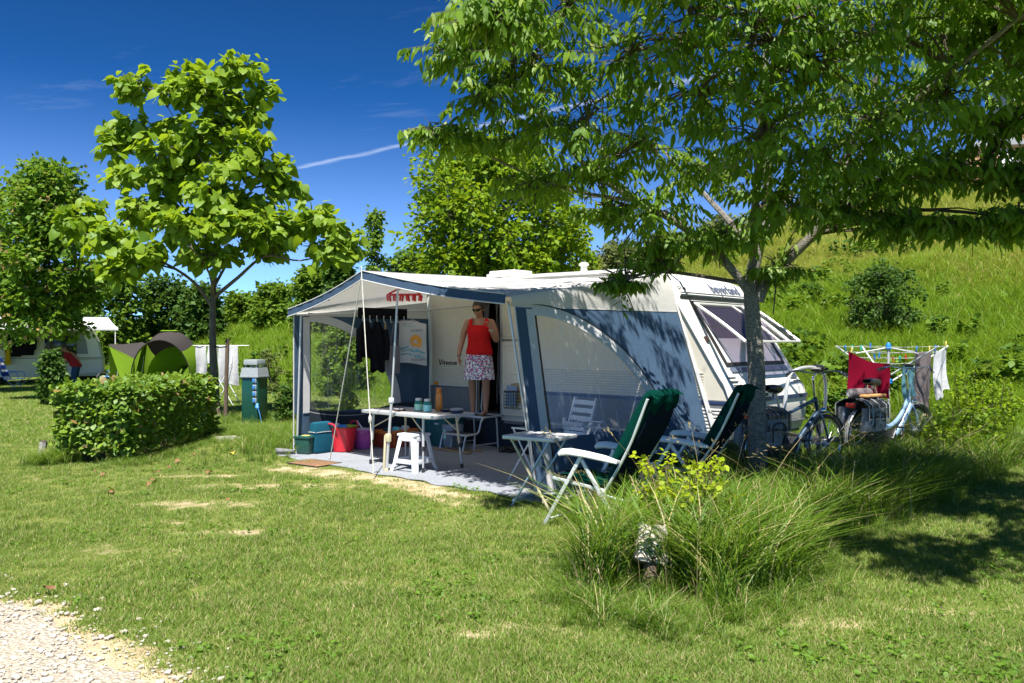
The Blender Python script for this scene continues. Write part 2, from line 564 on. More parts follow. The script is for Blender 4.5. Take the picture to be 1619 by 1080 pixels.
class MB:
    def __init__(s, off=(0, 0, 0)):
        s.v = []
        s.f = []
        s.off = Vector(off)

    def add(s, vs, fs):
        k = len(s.v)
        s.v += [Vector(x) for x in vs]
        s.f += [tuple(i + k for i in f) for f in fs]
        return s

    def box(s, c, sz, Rm=None, bev=0.0, taper=1.0):
        bm = bmesh.new()
        bmesh.ops.create_cube(bm, size=1)
        for v in bm.verts:
            t = taper if v.co.z < 0 else 1.0
            v.co = Vector((v.co.x * sz[0] * t, v.co.y * sz[1] * t, v.co.z * sz[2]))
        if bev:
            bmesh.ops.bevel(bm, geom=bm.edges[:], offset=bev, segments=2, affect="EDGES", profile=0.6)
        bm.verts.index_update()
        vs = []
        for v in bm.verts:
            p = v.co.copy()
            if Rm is not None:
                p = Rm @ p
            vs.append(p + Vector(c))
        fs = [tuple(x.index for x in f.verts) for f in bm.faces]
        bm.free()
        return s.add(vs, fs)

    def bar(s, a, b, w, h, bev=0.0, up=(0, 0, 1)):
        a = Vector(a)
        b = Vector(b)
        x = (b - a).normalized()
        u = Vector(up)
        y = u.cross(x)
        if y.length < 1e-4:
            y = Vector((0, 1, 0)).cross(x)
        y.normalize()
        z = x.cross(y)
        Rm = Matrix((x, y, z)).transposed()
        return s.box((a + b) / 2, ((b - a).length, w, h), Rm, bev)

    def tube(s, pts, r, n=8, closed=False, caps=True, flat=1.0):
        pts = [Vector(p) for p in pts]
        m = len(pts)
        rs = r if isinstance(r, (list, tuple)) else [r] * m
        tang = []
        for i in range(m):
            if closed:
                t = pts[(i + 1) % m] - pts[i - 1]
            else:
                t = pts[min(i + 1, m - 1)] - pts[max(i - 1, 0)]
            if t.length < 1e-9:
                t = Vector((0, 0, 1))
            tang.append(t.normalized())
        nrm = tang[0].orthogonal().normalized()
        k = len(s.v)
        for i in range(m):
            t = tang[i]
            nrm = nrm - t * nrm.dot(t)
            if nrm.length < 1e-6:
                nrm = t.orthogonal()
            nrm.normalize()
            bi = t.cross(nrm)
            for j in range(n):
                an = 2 * math.pi * j / n
                s.v.append(pts[i] + nrm * (math.cos(an) * rs[i]) + bi * (math.sin(an) * rs[i] * flat))
        for i in range(m if closed else m - 1):
            i2 = (i + 1) % m
            for j in range(n):
                j2 = (j + 1) % n
                s.f.append((k + i * n + j, k + i * n + j2, k + i2 * n + j2, k + i2 * n + j))
        if caps and not closed:
            s.f.append(tuple(k + j for j in reversed(range(n))))
            s.f.append(tuple(k + (m - 1) * n + j for j in range(n)))
        return s

    def lathe(s, prof, n=20, c=(0, 0, 0), Rm=None, sx=1.0, sy=1.0, caps=True):
        k = len(s.v)
        c = Vector(c)
        for (r, z) in prof:
            for j in range(n):
                an = 2 * math.pi * j / n
                p = Vector((r * math.cos(an) * sx, r * math.sin(an) * sy, z))
                if Rm is not None:
                    p = Rm @ p
                s.v.append(p + c)
        for i in range(len(prof) - 1):
            for j in range(n):
                j2 = (j + 1) % n
                s.f.append((k + i * n + j, k + i * n + j2, k + (i + 1) * n + j2, k + (i + 1) * n + j))
        if caps:
            s.f.append(tuple(k + j for j in reversed(range(n))))
            s.f.append(tuple(k + (len(prof) - 1) * n + j for j in range(n)))
        return s

    def ell(s, c, r, n=16, m=10, Rm=None):
        prof = []
        for i in range(m + 1):
            an = -math.pi / 2 + math.pi * i / m
            prof.append((max(1e-4, math.cos(an)), math.sin(an)))
        k = len(s.v)
        s.lathe(prof, n)
        for i in range(k, len(s.v)):
            p = s.v[i]
            p = Vector((p.x * r[0], p.y * r[1], p.z * r[2]))
            if Rm is not None:
                p = Rm @ p
            s.v[i] = p + Vector(c)
        return s

    def grid(s, fn, nu, nv, cu=False, cv=False):
        k = len(s.v)
        for i in range(nu + (0 if cu else 1)):
            for j in range(nv + (0 if cv else 1)):
                s.v.append(Vector(fn(i / nu, j / nv)))
        NV = nv + (0 if cv else 1)
        NU = nu + (0 if cu else 1)
        for i in range(nu):
            for j in range(nv):
                i2 = (i + 1) % NU
                j2 = (j + 1) % NV
                s.f.append((k + i * NV + j, k + i2 * NV + j, k + i2 * NV + j2, k + i * NV + j2))
        return s

    def prism(s, outline, ext):
        k = len(s.v)
        n = len(outline)
        ext = Vector(ext)
        s.v += [Vector(p) for p in outline]
        s.v += [Vector(p) + ext for p in outline]
        s.f.append(tuple(k + i for i in reversed(range(n))))
        s.f.append(tuple(k + n + i for i in range(n)))
        for i in range(n):
            j = (i + 1) % n
            s.f.append((k + i, k + j, k + n + j, k + n + i))
        return s

    def mesh(s, name, smooth=True, ang=38, thick=0.0, bev=0.0):
        me = bpy.data.meshes.new(name)
        me.from_pydata([p - s.off for p in s.v], [], s.f)
        if thick or bev:
            bm = bmesh.new()
            bm.from_mesh(me)
            bmesh.ops.remove_doubles(bm, verts=bm.verts[:], dist=1e-5)
            bmesh.ops.recalc_face_normals(bm, faces=bm.faces[:])
            if thick:
                bmesh.ops.solidify(bm, geom=bm.faces[:], thickness=thick)
            if bev:
                es = [e for e in bm.edges if len(e.link_faces) == 2 and e.calc_face_angle() > 0.6]
                bmesh.ops.bevel(bm, geom=es, offset=bev, segments=2, affect="EDGES", profile=0.6, clamp_overlap=True)
            bm.to_mesh(me)
            bm.free()
        else:
            me.validate()
        if smooth and len(me.polygons):
            me.polygons.foreach_set("use_smooth", [True] * len(me.polygons))
            me.set_sharp_from_angle(angle=R(ang))
        me.update()
        return me

    def build(s, name, mat, parent=None, smooth=True, ang=38, thick=0.0, bev=0.0, label=None, kind=None):
        if isinstance(mat, str):
            mat = M[mat]
        return link(name, s.mesh(name, smooth, ang, thick, bev), mat, parent, label, kind)


def spline(pts, k=6):
    "a smooth polyline through the points"
    P = [Vector(p) for p in pts]
    out = []
    for i in range(len(P) - 1):
        p0 = P[max(0, i - 1)]
        p1 = P[i]
        p2 = P[i + 1]
        p3 = P[min(len(P) - 1, i + 2)]
        for j in range(k):
            t = j / k
            out.append(0.5 * ((2 * p1) + (p2 - p0) * t + (2 * p0 - 5 * p1 + 4 * p2 - p3) * t * t + (3 * p1 - p0 - 3 * p2 + p3) * t ** 3))
    out.append(P[-1])
    return out


def resample(pts, n):
    "n points evenly along a polyline"
    P = [Vector(p) for p in pts]
    d = [0]
    for i in range(1, len(P)):
        d.append(d[-1] + (P[i] - P[i - 1]).length)
    out = []
    for k in range(n):
        t = d[-1] * k / (n - 1)
        i = 1
        while i < len(P) - 1 and d[i] < t:
            i += 1
        q = (t - d[i - 1]) / max(1e-9, d[i] - d[i - 1])
        out.append(P[i - 1].lerp(P[i], q))
    return out


def text_mesh(name, body, size, depth, mat, parent, Mx, bold=0.0, align="LEFT", xs=1.0, label=None):
    "lettering as thin geometry; Mx places its x (along), y (up), z (outward)"
    cu = bpy.data.curves.new(name, "FONT")
    cu.body = body
    cu.size = size
    cu.extrude = depth
    cu.offset = bold
    cu.align_x = align
    cu.resolution_u = 3
    ob = bpy.data.objects.new(name, cu)
    COL.objects.link(ob)
    dg = bpy.context.evaluated_depsgraph_get()
    me = bpy.data.meshes.new_from_object(ob.evaluated_get(dg))
    bpy.data.objects.remove(ob)
    me.name = name
    for v in me.vertices:
        v.co = Mx @ Vector((v.co.x * xs, v.co.y, v.co.z))
    me.materials.clear()
    return link(name, me, M[mat], parent, label)


def frame(o, x, y, z):
    m = Matrix((Vector(x), Vector(y), Vector(z))).transposed().to_4x4()
    m.translation = Vector(o)
    return m


def np_mesh(name, V, F):
    "fast mesh from numpy: V (n,3), F (m,3)"
    me = bpy.data.meshes.new(name)
    V = np.asarray(V, np.float32)
    F = np.asarray(F, np.int32)
    me.vertices.add(len(V))
    me.vertices.foreach_set("co", V.ravel())
    k = F.shape[1]
    me.loops.add(F.size)
    me.loops.foreach_set("vertex_index", F.ravel())
    me.polygons.add(len(F))
    me.polygons.foreach_set("loop_start", np.arange(0, F.size, k, dtype=np.int32))
    me.polygons.foreach_set("use_smooth", np.ones(len(F), bool))
    me.update(calc_edges=True)
    return me


# ------------------------------------------------------------------ leaves and trees
def leaf_template(kind):
    "verts (n,3): x across, y along, z up from the blade; tris"
    if kind == "heart":
        half = [(0.0, -0.02), (0.30, -0.10), (0.46, 0.12), (0.42, 0.40), (0.22, 0.72)]
        mid = [(0, 0.0, 0), (0, 0.15, 0.02), (0, 0.42, 0.03), (0, 0.72, 0.0), (0, 1.0, -0.12)]
        fold, curl = 0.28, 0.16
    elif kind == "lance":
        half = [(0.0, 0.0), (0.11, 0.18), (0.15, 0.42), (0.10, 0.74)]
        mid = [(0, 0.0, 0), (0, 0.2, 0.02), (0, 0.45, 0.02), (0, 0.74, -0.03), (0, 1.0, -0.12)]
        fold, curl = 0.35, 0.06
    elif kind == "oval":
        half = [(0.0, 0.0), (0.26, 0.18), (0.34, 0.48), (0.20, 0.8)]
        mid = [(0, 0.0, 0), (0, 0.5, 0.02), (0, 1.0, -0.1)]
        fold, curl = 0.3, 0.08
    else:
        V = np.array([(0, 0, 0), (0.32, 0.45, 0.06), (0, 1, -0.05), (-0.32, 0.45, 0.06)], np.float32)
        return V, np.array([(0, 1, 2), (0, 2, 3)])
    V = [m for m in mid]
    n = len(mid)
    F = []
    for sgn in (1, -1):
        k = len(V)
        for (x, y) in half[1:]:
            V.append((sgn * x, y, fold * x * 0.5 - curl * y * y))
        h = len(half) - 1
        edge = [0] + [k + i for i in range(h)] + [n - 1]
        # zip edge with midrib
        i = j = 0
        mids = list(range(n))
        while i < len(edge) - 1 or j < n - 1:
            ai = V[edge[i + 1]][1] if i < len(edge) - 1 else 9
            bj = V[mids[j + 1]][1] if j < n - 1 else 9
            if ai <= bj and i < len(edge) - 1:
                t = (mids[j], edge[i], edge[i + 1])
                i += 1
            else:
                t = (mids[j], edge[i], mids[j + 1])
                j += 1
            if len(set(t)) == 3:
                F.append(t if sgn < 0 else t[::-1])
    return np.array(V, np.float32), np.array(F)


def unit(a):
    return a / np.maximum(1e-9, np.linalg.norm(a, axis=1, keepdims=True))


def leaf_frames(D, Nn):
    D = unit(D)
    X = unit(np.cross(D, Nn))
    Z = np.cross(X, D)
    return X, D, Z


def leaves_joined(name, kind, P, X, D, Z, size, mat, parent, mark=True):
    V, F = leaf_template(kind)
    n = len(P)
    A = P[:, None, :] + size[:, None, None] * (V[None, :, 0:1] * X[:, None, :] + V[None, :, 1:2] * D[:, None, :] + V[None, :, 2:3] * Z[:, None, :])
    FF = (F[None] + (np.arange(n) * len(V))[:, None, None]).reshape(-1, 3)
    me = np_mesh(name, A.reshape(-1, 3), FF)
    return link(name, me, mat, parent, kind="stuff" if mark else None)


LEAFMESH = {}


def leaves(kind, P, X, D, Z, size, mat, parent, base, single=300, minpx=0.0):
    "the crown: the leaves that show largest are parts of their own, the rest one part"
    P = np.asarray(P)
    Wp = P + np.array(base)
    dep = np.maximum(Wp[:, 1], 0.5)
    px = Wp[:, 0] / dep * 1300
    py = (1.6 - Wp[:, 2]) / dep * 1300
    mid = Wp + D * size[:, None] * 0.5
    view = unit(mid - np.array((0, 0, 1.6)))
    face = np.abs((view * Z).sum(1)) * 0.8 + 0.2
    show = size / dep * 1300 * np.sqrt(face)
    inside = (Wp[:, 1] > 1) & (np.abs(px) < 800) & (np.abs(py) < 535)
    show = np.where(inside, show, 0)
    idx = np.argsort(-show)[:single]
    idx = idx[show[idx] > minpx]
    key = (kind, mat.name)
    if key not in LEAFMESH:
        V, F = leaf_template(kind)
        me = np_mesh("leaf", V, F)
        me.materials.append(mat)
        LEAFMESH[key] = me
    me = LEAFMESH[key]
    for i in idx:
        o = bpy.data.objects.new("leaf", me)
        COL.objects.link(o)
        o.parent = parent
        s = float(size[i])
        m = Matrix(((X[i][0] * s, D[i][0] * s, Z[i][0] * s, P[i][0]), (X[i][1] * s, D[i][1] * s, Z[i][1] * s, P[i][1]), (X[i][2] * s, D[i][2] * s, Z[i][2] * s, P[i][2]), (0, 0, 0, 1)))
        o.matrix_basis = m
    keep = np.ones(len(P), bool)
    keep[idx] = False
    if keep.any():
        leaves_joined("crown", kind, P[keep], X[keep], D[keep], Z[keep], size[keep], mat, parent)


def tree(name, label, cat, base, limbs, blobs, leaf, lsize, lmat, bark, twig="twig", ntw=20, perleaf=8, hang=0.5, rnd=0.6, seed=1, group=None, single=0, twlen=0.0, shell=0.6, lvar=0.3, flat=0.0, upn=1.0, tw_r=0.006, minpx=9.0, droop=0.15, keepf=None):
    """base: world point. limbs: list of (points relative to base, r0, r1). blobs: (x,y,z,rx,ry,rz[,weight]) relative to base.
    Branches run from the nearest limb to each blob, twigs spread through it and carry the leaves."""
    rg = np.random.default_rng(seed)
    root = thing(name, label, cat, base, 0, group)
    tb = MB()
    skel = []
    for (pts, r0, r1) in limbs:
        sp = spline(pts, 5)
        m = len(sp)
        rs = [r0 + (r1 - r0) * (i / (m - 1)) ** 0.8 for i in range(m)]
        if pts[0][2] <= 0.3:
            rs[0] *= 1.45
            rs[1] *= 1.2
        tb.tube(sp, rs, 10 if r0 > 0.05 else 6)
        skel += sp
    tb.build("trunk", bark, root)
    bb = MB()
    P = []
    D = []
    base_v = Vector(base)
    sk = np.array([list(p) for p in skel])
    for bl in blobs:
        c = np.array(bl[:3])
        r = np.array(bl[3:6])
        wgt = bl[6] if len(bl) > 6 else 1.0
        dd = np.linalg.norm(sk - c, axis=1) + np.where(sk[:, 2] > c[2] + 0.2 * r[2], 1.5, 0.0)
        a = sk[int(np.argmin(dd))]
        br = None
        if np.linalg.norm(a - c) > 0.1:
            mid = (a + c) / 2 + np.array((rg.normal(0, 0.08), rg.normal(0, 0.08), 0.1)) * np.linalg.norm(c - a)
            br = spline([a, mid, c], 4)
            L0 = np.linalg.norm(c - a)
            r0 = 0.012 + 0.010 * L0
            bb.tube(br, [r0 * (1 - 0.6 * i / (len(br) - 1)) for i in range(len(br))], 5, caps=False)
        k = max(3, int(ntw * wgt))
        for q in range(k):
            v = rg.normal(size=3)
            v /= np.linalg.norm(v)
            rad = rg.random() ** (1 / 3) * (1 - shell) + shell * (0.75 + 0.3 * rg.random())
            p = c + v * r * rad
            if flat:
                p[2] = c[2] + (p[2] - c[2]) * (1 - flat)
            if twlen:
                dirv = v.copy()
                dirv[2] *= 0.4
                dirv /= np.linalg.norm(dirv)
                s0 = p - dirv * twlen * (0.7 + 0.6 * rg.random())
                if rg.random() < 0.4:
                    src = c if rg.random() < 0.5 else np.array(br[int(rg.integers(len(br)))]) if br else c
                    if np.linalg.norm(src - s0) < 2.2 * max(r):
                        bb.tube([src, (src + s0) / 2 + (0, 0, 0.05), s0], [0.011, 0.009, 0.006], 4, caps=False)
            else:
                s0 = c + (p - c) * 0.25 * rg.random()
            ln = np.linalg.norm(p - s0)
            ctrl = (s0 + p) / 2 + np.array((0, 0, droop * ln))
            tw = [Vector(s0), Vector(ctrl * 0.7 + (s0 + p) / 2 * 0.3), Vector(p)]
            tw = spline(tw, 3)
            bb.tube(tw, [tw_r * (1 - 0.6 * i / (len(tw) - 1)) for i in range(len(tw))], 3, caps=False)
            twn = np.array([list(x) for x in tw])
            for li in range(perleaf):
                t = 0.22 + 0.78 * (li + rg.random() * 0.6) / perleaf
                f = t * (len(twn) - 1)
                i0 = min(int(f), len(twn) - 2)
                pos = twn[i0] + (twn[i0 + 1] - twn[i0]) * (f - i0)
                td = twn[i0 + 1] - twn[i0]
                td /= max(1e-6, np.linalg.norm(td))
                side = np.cross(td, (0, 0, 1))
                side /= max(1e-6, np.linalg.norm(side))
                sg = 1 if li % 2 else -1
                dv = td * 0.5 + side * sg * 0.75 + rg.normal(size=3) * rnd * 0.5 + np.array((0, 0, -hang))
                if twlen == 0:
                    dv = dv + v * 0.4
                pos = pos + (0 if twlen else 1) * rg.normal(size=3) * lsize * 0.5
                P.append(pos)
                D.append(dv)
    if bb.v:
        bb.build("branches", twig, root, kind="stuff")
    P = np.array(P)
    D = unit(np.array(D))
    if keepf is not None:
        kk = keepf(P + np.array(base))
        P = P[kk]
        D = D[kk]
    n = len(P)
    up = np.tile(np.array((0, -0.25, upn)), (n, 1)) + rg.normal(size=(n, 3)) * rnd
    X, D, Z = leaf_frames(D, up)
    size = lsize * (1 + lvar * rg.normal(size=n)).clip(0.45, 1.8)
    leaves(leaf, P, X, D, Z, size, M[lmat], root, base, single=single, minpx=minpx)
    return root


# ------------------------------------------------------------------ scattered ground cover
def blade_clump(name, n, rad, h, wd, lean, mat, seed, seg=2, heads=0, curve=0.6):
    "a tuft of n curved blades (not linked to the scene: an instance source)"
    rg = np.random.default_rng(seed)
    V = []
    F = []
    for i in range(n):
        an = rg.random() * 6.283
        rr = rad * math.sqrt(rg.random())
        x, y = rr * math.cos(an), rr * math.sin(an)
        hh = h * (0.55 + 0.6 * rg.random())
        la = rg.random() * 6.283
        le = lean * (0.25 + rg.random()) * hh
        ww = wd * (0.7 + 0.6 * rg.random())
        fx, fy = -math.sin(la), math.cos(la)
        tw = rg.normal() * 0.6
        fx2, fy2 = math.cos(la + 1.57 + tw), math.sin(la + 1.57 + tw)
        k = len(V)
        for s in range(seg):
            t = s / seg
            q = le * t ** (1 + curve)
            z = hh * (t - 0.28 * curve * t * t)
            wv = ww * (1 - 0.55 * t) * 0.5
            V.append((x + math.cos(la) * q - fx2 * wv, y + math.sin(la) * q - fy2 * wv, z))
            V.append((x + math.cos(la) * q + fx2 * wv, y + math.sin(la) * q + fy2 * wv, z))
        V.append((x + math.cos(la) * le, y + math.sin(la) * le, hh * (1 - 0.28 * curve)))
        for s in range(seg - 1):
            a = k + 2 * s
            F.append((a, a + 1, a + 3))
            F.append((a, a + 3, a + 2))
        a = k + 2 * (seg - 1)
        F.append((a, a + 1, a + 2))
    me = np_mesh(name, np.array(V), np.array(F))
    me.materials.append(mat)
    return bpy.data.objects.new(name, me)


def scatter(name, pts, yaw, scale, src, tilt=None, label=None):
    "one 'stuff' object: points that carry instances of the source tufts (picked at random)"
    me = bpy.data.meshes.new(name)
    me.vertices.add(len(pts))
    me.vertices.foreach_set("co", np.asarray(pts, np.float32).ravel())
    a = me.attributes.new("rotv", "FLOAT_VECTOR", "POINT")
    rv = np.zeros((len(pts), 3), np.float32)
    rv[:, 2] = yaw
    if tilt is not None:
        rv[:, :2] = tilt
    a.data.foreach_set("vector", rv.ravel())
    b = me.attributes.new("scv", "FLOAT_VECTOR", "POINT")
    sc = np.asarray(scale, np.float32)
    if sc.ndim == 1:
        sc = np.stack([sc, sc, sc], 1)
    b.data.foreach_set("vector", sc.ravel())
    ids = me.attributes.new("pick", "INT", "POINT")
    ids.data.foreach_set("value", np.random.default_rng(len(pts)).integers(0, len(src), len(pts)).astype(np.int32))
    o = bpy.data.objects.new(name, me)
    COL.objects.link(o)
    o["kind"] = "stuff"
    if label:
        o["label"] = label
    g = bpy.data.node_groups.new(name, "GeometryNodeTree")
    g.interface.new_socket("Geometry", in_out="INPUT", socket_type="NodeSocketGeometry")
    g.interface.new_socket("Geometry", in_out="OUTPUT", socket_type="NodeSocketGeometry")
    gi = g.nodes.new("NodeGroupInput")
    go = g.nodes.new("NodeGroupOutput")
    m2p = g.nodes.new("GeometryNodeMeshToPoints")
    g.links.new(gi.outputs[0], m2p.inputs[0])
    iop = g.nodes.new("GeometryNodeInstanceOnPoints")
    g.links.new(m2p.outputs[0], iop.inputs["Points"])
    g2i = g.nodes.new("GeometryNodeGeometryToInstance")
    for s in reversed(src):
        oi = g.nodes.new("GeometryNodeObjectInfo")
        oi.inputs["Object"].default_value = s
        g.links.new(oi.outputs["Geometry"], g2i.inputs[0])
    g.links.new(g2i.outputs[0], iop.inputs["Instance"])
    iop.inputs["Pick Instance"].default_value = True
    for nm, dt, sock in (("pick", "INT", "Instance Index"), ("rotv", "FLOAT_VECTOR", "Rotation"), ("scv", "FLOAT_VECTOR", "Scale")):
        at_ = g.nodes.new("GeometryNodeInputNamedAttribute")
        at_.data_type = dt
        at_.inputs[0].default_value = nm
        g.links.new(at_.outputs[0], iop.inputs[sock])
    g.links.new(iop.outputs[0], go.inputs[0])
    md = o.modifiers.new("tufts", "NODES")
    md.node_group = g
    return o


def inside(poly, x, y):
    c = False
    n = len(poly)
    j = n - 1
    for i in range(n):
        if (poly[i][1] > y) != (poly[j][1] > y) and x < (poly[j][0] - poly[i][0]) * (y - poly[i][1]) / (poly[j][1] - poly[i][1]) + poly[i][0]:
            c = not c
        j = i
    return c


def gp(px, py):
    "ground point (flat part) under a direction, as x, y"
    s = (py - 540) / 1.6
    return ((px - 809.5) / s, 1300 / s)

# ------------------------------------------------------------------ ground
BARE = [  # worn spots on the lawn: x, y, rx, ry, strength
    (-2.55, 9.1, 1.0, 0.16, 0.8), (-3.2, 8.1, 0.7, 0.18, 0.75), (-2.3, 6.9, 0.5, 0.12, 0.75), (-3.1, 7.3, 0.5, 0.12, 0.6),
    (-1.0, 5.45, 0.35, 0.12, 0.6), (-0.05, 4.55, 0.45, 0.1, 0.9), (1.75, 4.65, 0.5, 0.13, 0.7), (2.55, 4.9, 0.35, 0.12, 0.6),
    (1.9, 5.35, 0.5, 0.14, 0.55), (-2.9, 6.3, 0.6, 0.15, 0.5), (-0.35, 5.6, 0.3, 0.1, 0.5), (-3.6, 9.8, 0.8, 0.1, 0.8), (2.7, 4.3, 0.4, 0.1, 0.5)]
# the gravel track's edge, near left
TRACK = [(-5.4, 5.55), (-3.85, 5.3), (-3.4, 5.15), (-2.85, 4.95), (-2.35, 4.45), (-1.95, 4.15), (-1.5, 3.75), (-1.2, 3.45), (-0.8, 3.0), (0.1, 2.0), (0.6, 0.5), (0.6, -6), (-14, -6), (-14, 6.6), (-8, 6.3)]


def wear(x, y):
    v = 0.0
    n = mnoise.noise(Vector((x * 1.3, y * 2.2, 0.5))) + 0.5 * mnoise.noise(Vector((x * 4, y * 5, 2)))
    n2 = mnoise.noise(Vector((x * 6, y * 8, 8))) + 0.6 * mnoise.noise(Vector((x * 15, y * 18, 2)))
    v = max(v, 0.6 * (n + 0.5 * n2 - 0.25))
    for (cx, cy, rx, ry, s) in BARE:
        q = ((x + 0.22 * n - cx) / rx) ** 2 + ((y + 0.12 * n2 - cy) / (ry * 1.3)) ** 2
        if q < 5:
            v = max(v, s * 0.95 * math.exp(-q * 0.7) * (0.7 + 0.7 * n2))
    a = (x - A0.x) * CU.x + (y - A0.y) * CU.y
    b = bee(x, y)
    if -1 < a < 5.2 and b < 0.3:
        e = (b + 0.62 + 0.16 * math.sin(a * 1.7)) / 0.22
        v = max(v, 0.72 * math.exp(-max(0, abs(e) - 0.5) ** 2) * (0.8 + 0.6 * n2) * min(1, max(0, (a - 0.1) * 1.2)) * min(1, max(0, (5.0 - a))))
    # gravelly edge of the track
    if y < 6.2 and x < 0.5:
        dm = min(math.hypot(x - p[0], y - p[1]) for p in TRACKD)
        if inside(TRACK, x, y):
            v = 1.0
        else:
            v = max(v, (0.7 + 0.6 * n2) * math.exp(-(dm / 0.20) ** 2))
    return max(0.0, min(1.0, v))


TRACKD = []
for i in range(len(TRACK) - 1):
    p, q = TRACK[i], TRACK[i + 1]
    m = max(1, int(math.hypot(q[0] - p[0], q[1] - p[1]) / 0.15))
    if math.hypot(q[0] - p[0], q[1] - p[1]) < 3:
        TRACKD += [(p[0] + (q[0] - p[0]) * k / m, p[1] + (q[1] - p[1]) * k / m) for k in range(m)]


def axis(a, b, step, lo, hi, g=1.18):
    xs = list(np.arange(a, b + 1e-6, step))
    s = step
    x = b
    while x < hi:
        s *= g
        x += s
        xs.append(x)
    s = step
    x = a
    while x > lo:
        s *= g
        x -= s
        xs.insert(0, x)
    return xs


gx = axis(-6.5, 6.5, 0.09, -1500, 1500)
gy = axis(3.2, 12.5, 0.09, -60, 2500)
GV = []
GW = []
for y in gy:
    for x in gx:
        near = -7 < x < 7 and 2.5 < y < 13
        z = terr(x, y)
        if near:
            z += 0.012 * mnoise.noise(Vector((x * 1.1, y * 1.1, 0)))
        GV.append((x, y, z))
        GW.append(wear(x, y) if near else 0.0)
nx = len(gx)
GF = []
for j in range(len(gy) - 1):
    for i in range(nx - 1):
        k = j * nx + i
        GF.append((k, k + 1, k + nx + 1, k + nx))
gme = np_mesh("ground", np.array(GV), np.array(GF))
at_ = gme.attributes.new("wear", "FLOAT", "POINT")
at_.data.foreach_set("value", np.array(GW, np.float32))

m, t, n, l = nodes_of("ground_turf")
p = n["Principled BSDF"]
p.inputs["Roughness"].default_value = 0.95
p.inputs["Specular IOR Level"].default_value = 0.1
g = n.new("ShaderNodeNewGeometry")


def gnoise(scale, det=6, rough=0.65):
    z = n.new("ShaderNodeTexNoise")
    z.inputs["Scale"].default_value = scale
    z.inputs["Detail"].default_value = det
    z.inputs["Roughness"].default_value = rough
    l.new(g.outputs["Position"], z.inputs[0])
    return z.outputs[0]


def gmix(fac, a, b):
    x = n.new("ShaderNodeMix")
    x.data_type = "RGBA"
    for s, v in ((0, fac), (6, a), (7, b)):
        if isinstance(v, (tuple, list)):
            x.inputs[s].default_value = c4(v)
        elif isinstance(v, float):
            x.inputs[s].default_value = v
        else:
            l.new(v, x.inputs[s])
    return x.outputs[2]


def gramp(v, lo, hi):
    r_ = n.new("ShaderNodeMapRange")
    r_.inputs[1].default_value = lo
    r_.inputs[2].default_value = hi
    l.new(v, r_.inputs[0])
    return r_.outputs[0]


green = gmix(gramp(gnoise(1.2), 0.35, 0.65), (0.075, 0.12, 0.018), (0.15, 0.19, 0.035))
green = gmix(gramp(gnoise(24), 0.4, 0.7), green, (0.20, 0.20, 0.07))
soil = gmix(gramp(gnoise(5), 0.35, 0.65), (0.42, 0.32, 0.20), (0.58, 0.47, 0.33))
soil = gmix(gramp(gnoise(60), 0.45, 0.7), soil, (0.30, 0.23, 0.13))
atn = n.new("ShaderNodeAttribute")
atn.attribute_name = "wear"
ws = n.new("ShaderNodeMath")
ws.operation = "MULTIPLY_ADD"
l.new(gnoise(30), ws.inputs[0])
ws.inputs[1].default_value = 0.5
l.new(atn.outputs["Fac"], ws.inputs[2])
l.new(gmix(gramp(ws.outputs[0], 0.5, 0.85), green, soil), p.inputs["Base Color"])
bp = n.new("ShaderNodeBump")
bp.inputs["Strength"].default_value = 0.7
bp.inputs["Distance"].default_value = 0.02
l.new(gnoise(55, 4), bp.inputs["Height"])
l.new(bp.outputs[0], p.inputs["Normal"])
ground = link("ground", gme, m, kind="structure")

# gravel track: a sheet just above the lawn, with pale stones
m, t, n, l = nodes_of("track_gravel")
p = n["Principled BSDF"]
p.inputs["Roughness"].default_value = 0.95
p.inputs["Specular IOR Level"].default_value = 0.15
g = n.new("ShaderNodeNewGeometry")
cA = gmix(gramp(gnoise(6), 0.3, 0.7), (0.54, 0.50, 0.44), (0.68, 0.65, 0.59))
vo = n.new("ShaderNodeTexVoronoi")
vo.inputs["Scale"].default_value = 42
l.new(g.outputs["Position"], vo.inputs[0])
cB = gmix(gramp(vo.outputs["Distance"], 0.0, 0.55), cA, (0.34, 0.30, 0.24))
l.new(gmix(gramp(gnoise(2.3), 0.52, 0.66), cB, (0.42, 0.36, 0.28)), p.inputs["Base Color"])
bp = n.new("ShaderNodeBump")
bp.inputs["Strength"].default_value = 0.9
bp.inputs["Distance"].default_value = 0.02
bp.invert = True
l.new(vo.outputs["Distance"], bp.inputs["Height"])
l.new(bp.outputs[0], p.inputs["Normal"])
tb = MB()
tx = np.arange(-7, 0.6, 0.1)
ty = np.arange(1.5, 6.4, 0.1)
idx = {}
for i, x in enumerate(tx):
    for j, y in enumerate(ty):
        dm = min(math.hypot(x - q[0], y - q[1]) for q in TRACKD)
        ins = inside(TRACK, x, y)
        sd_ = dm if ins else -dm
        sd_ += 0.16 * mnoise.noise(Vector((x * 2.2, y * 2.2, 5))) + 0.1 * mnoise.noise(Vector((x * 7, y * 7, 5)))
        idx[i, j] = (len(tb.v), sd_)
        z = 0.012 * mnoise.noise(Vector((x * 1.1, y * 1.1, 0))) + 0.006 + 0.012 * mnoise.noise(Vector((x * 6, y * 6, 1)))
        z -= 0.035 * (1 - min(1, max(0, (sd_ + 0.1) / 0.18)))
        tb.v.append(Vector((x, y, z)))
for i in range(len(tx) - 1):
    for j in range(len(ty) - 1):
        q = [idx[i, j], idx[i + 1, j], idx[i + 1, j + 1], idx[i, j + 1]]
        if max(a[1] for a in q) > -0.05:
            tb.f.append(tuple(a[0] for a in q))
track = tb.build("gravel_track", m, None, kind="structure")


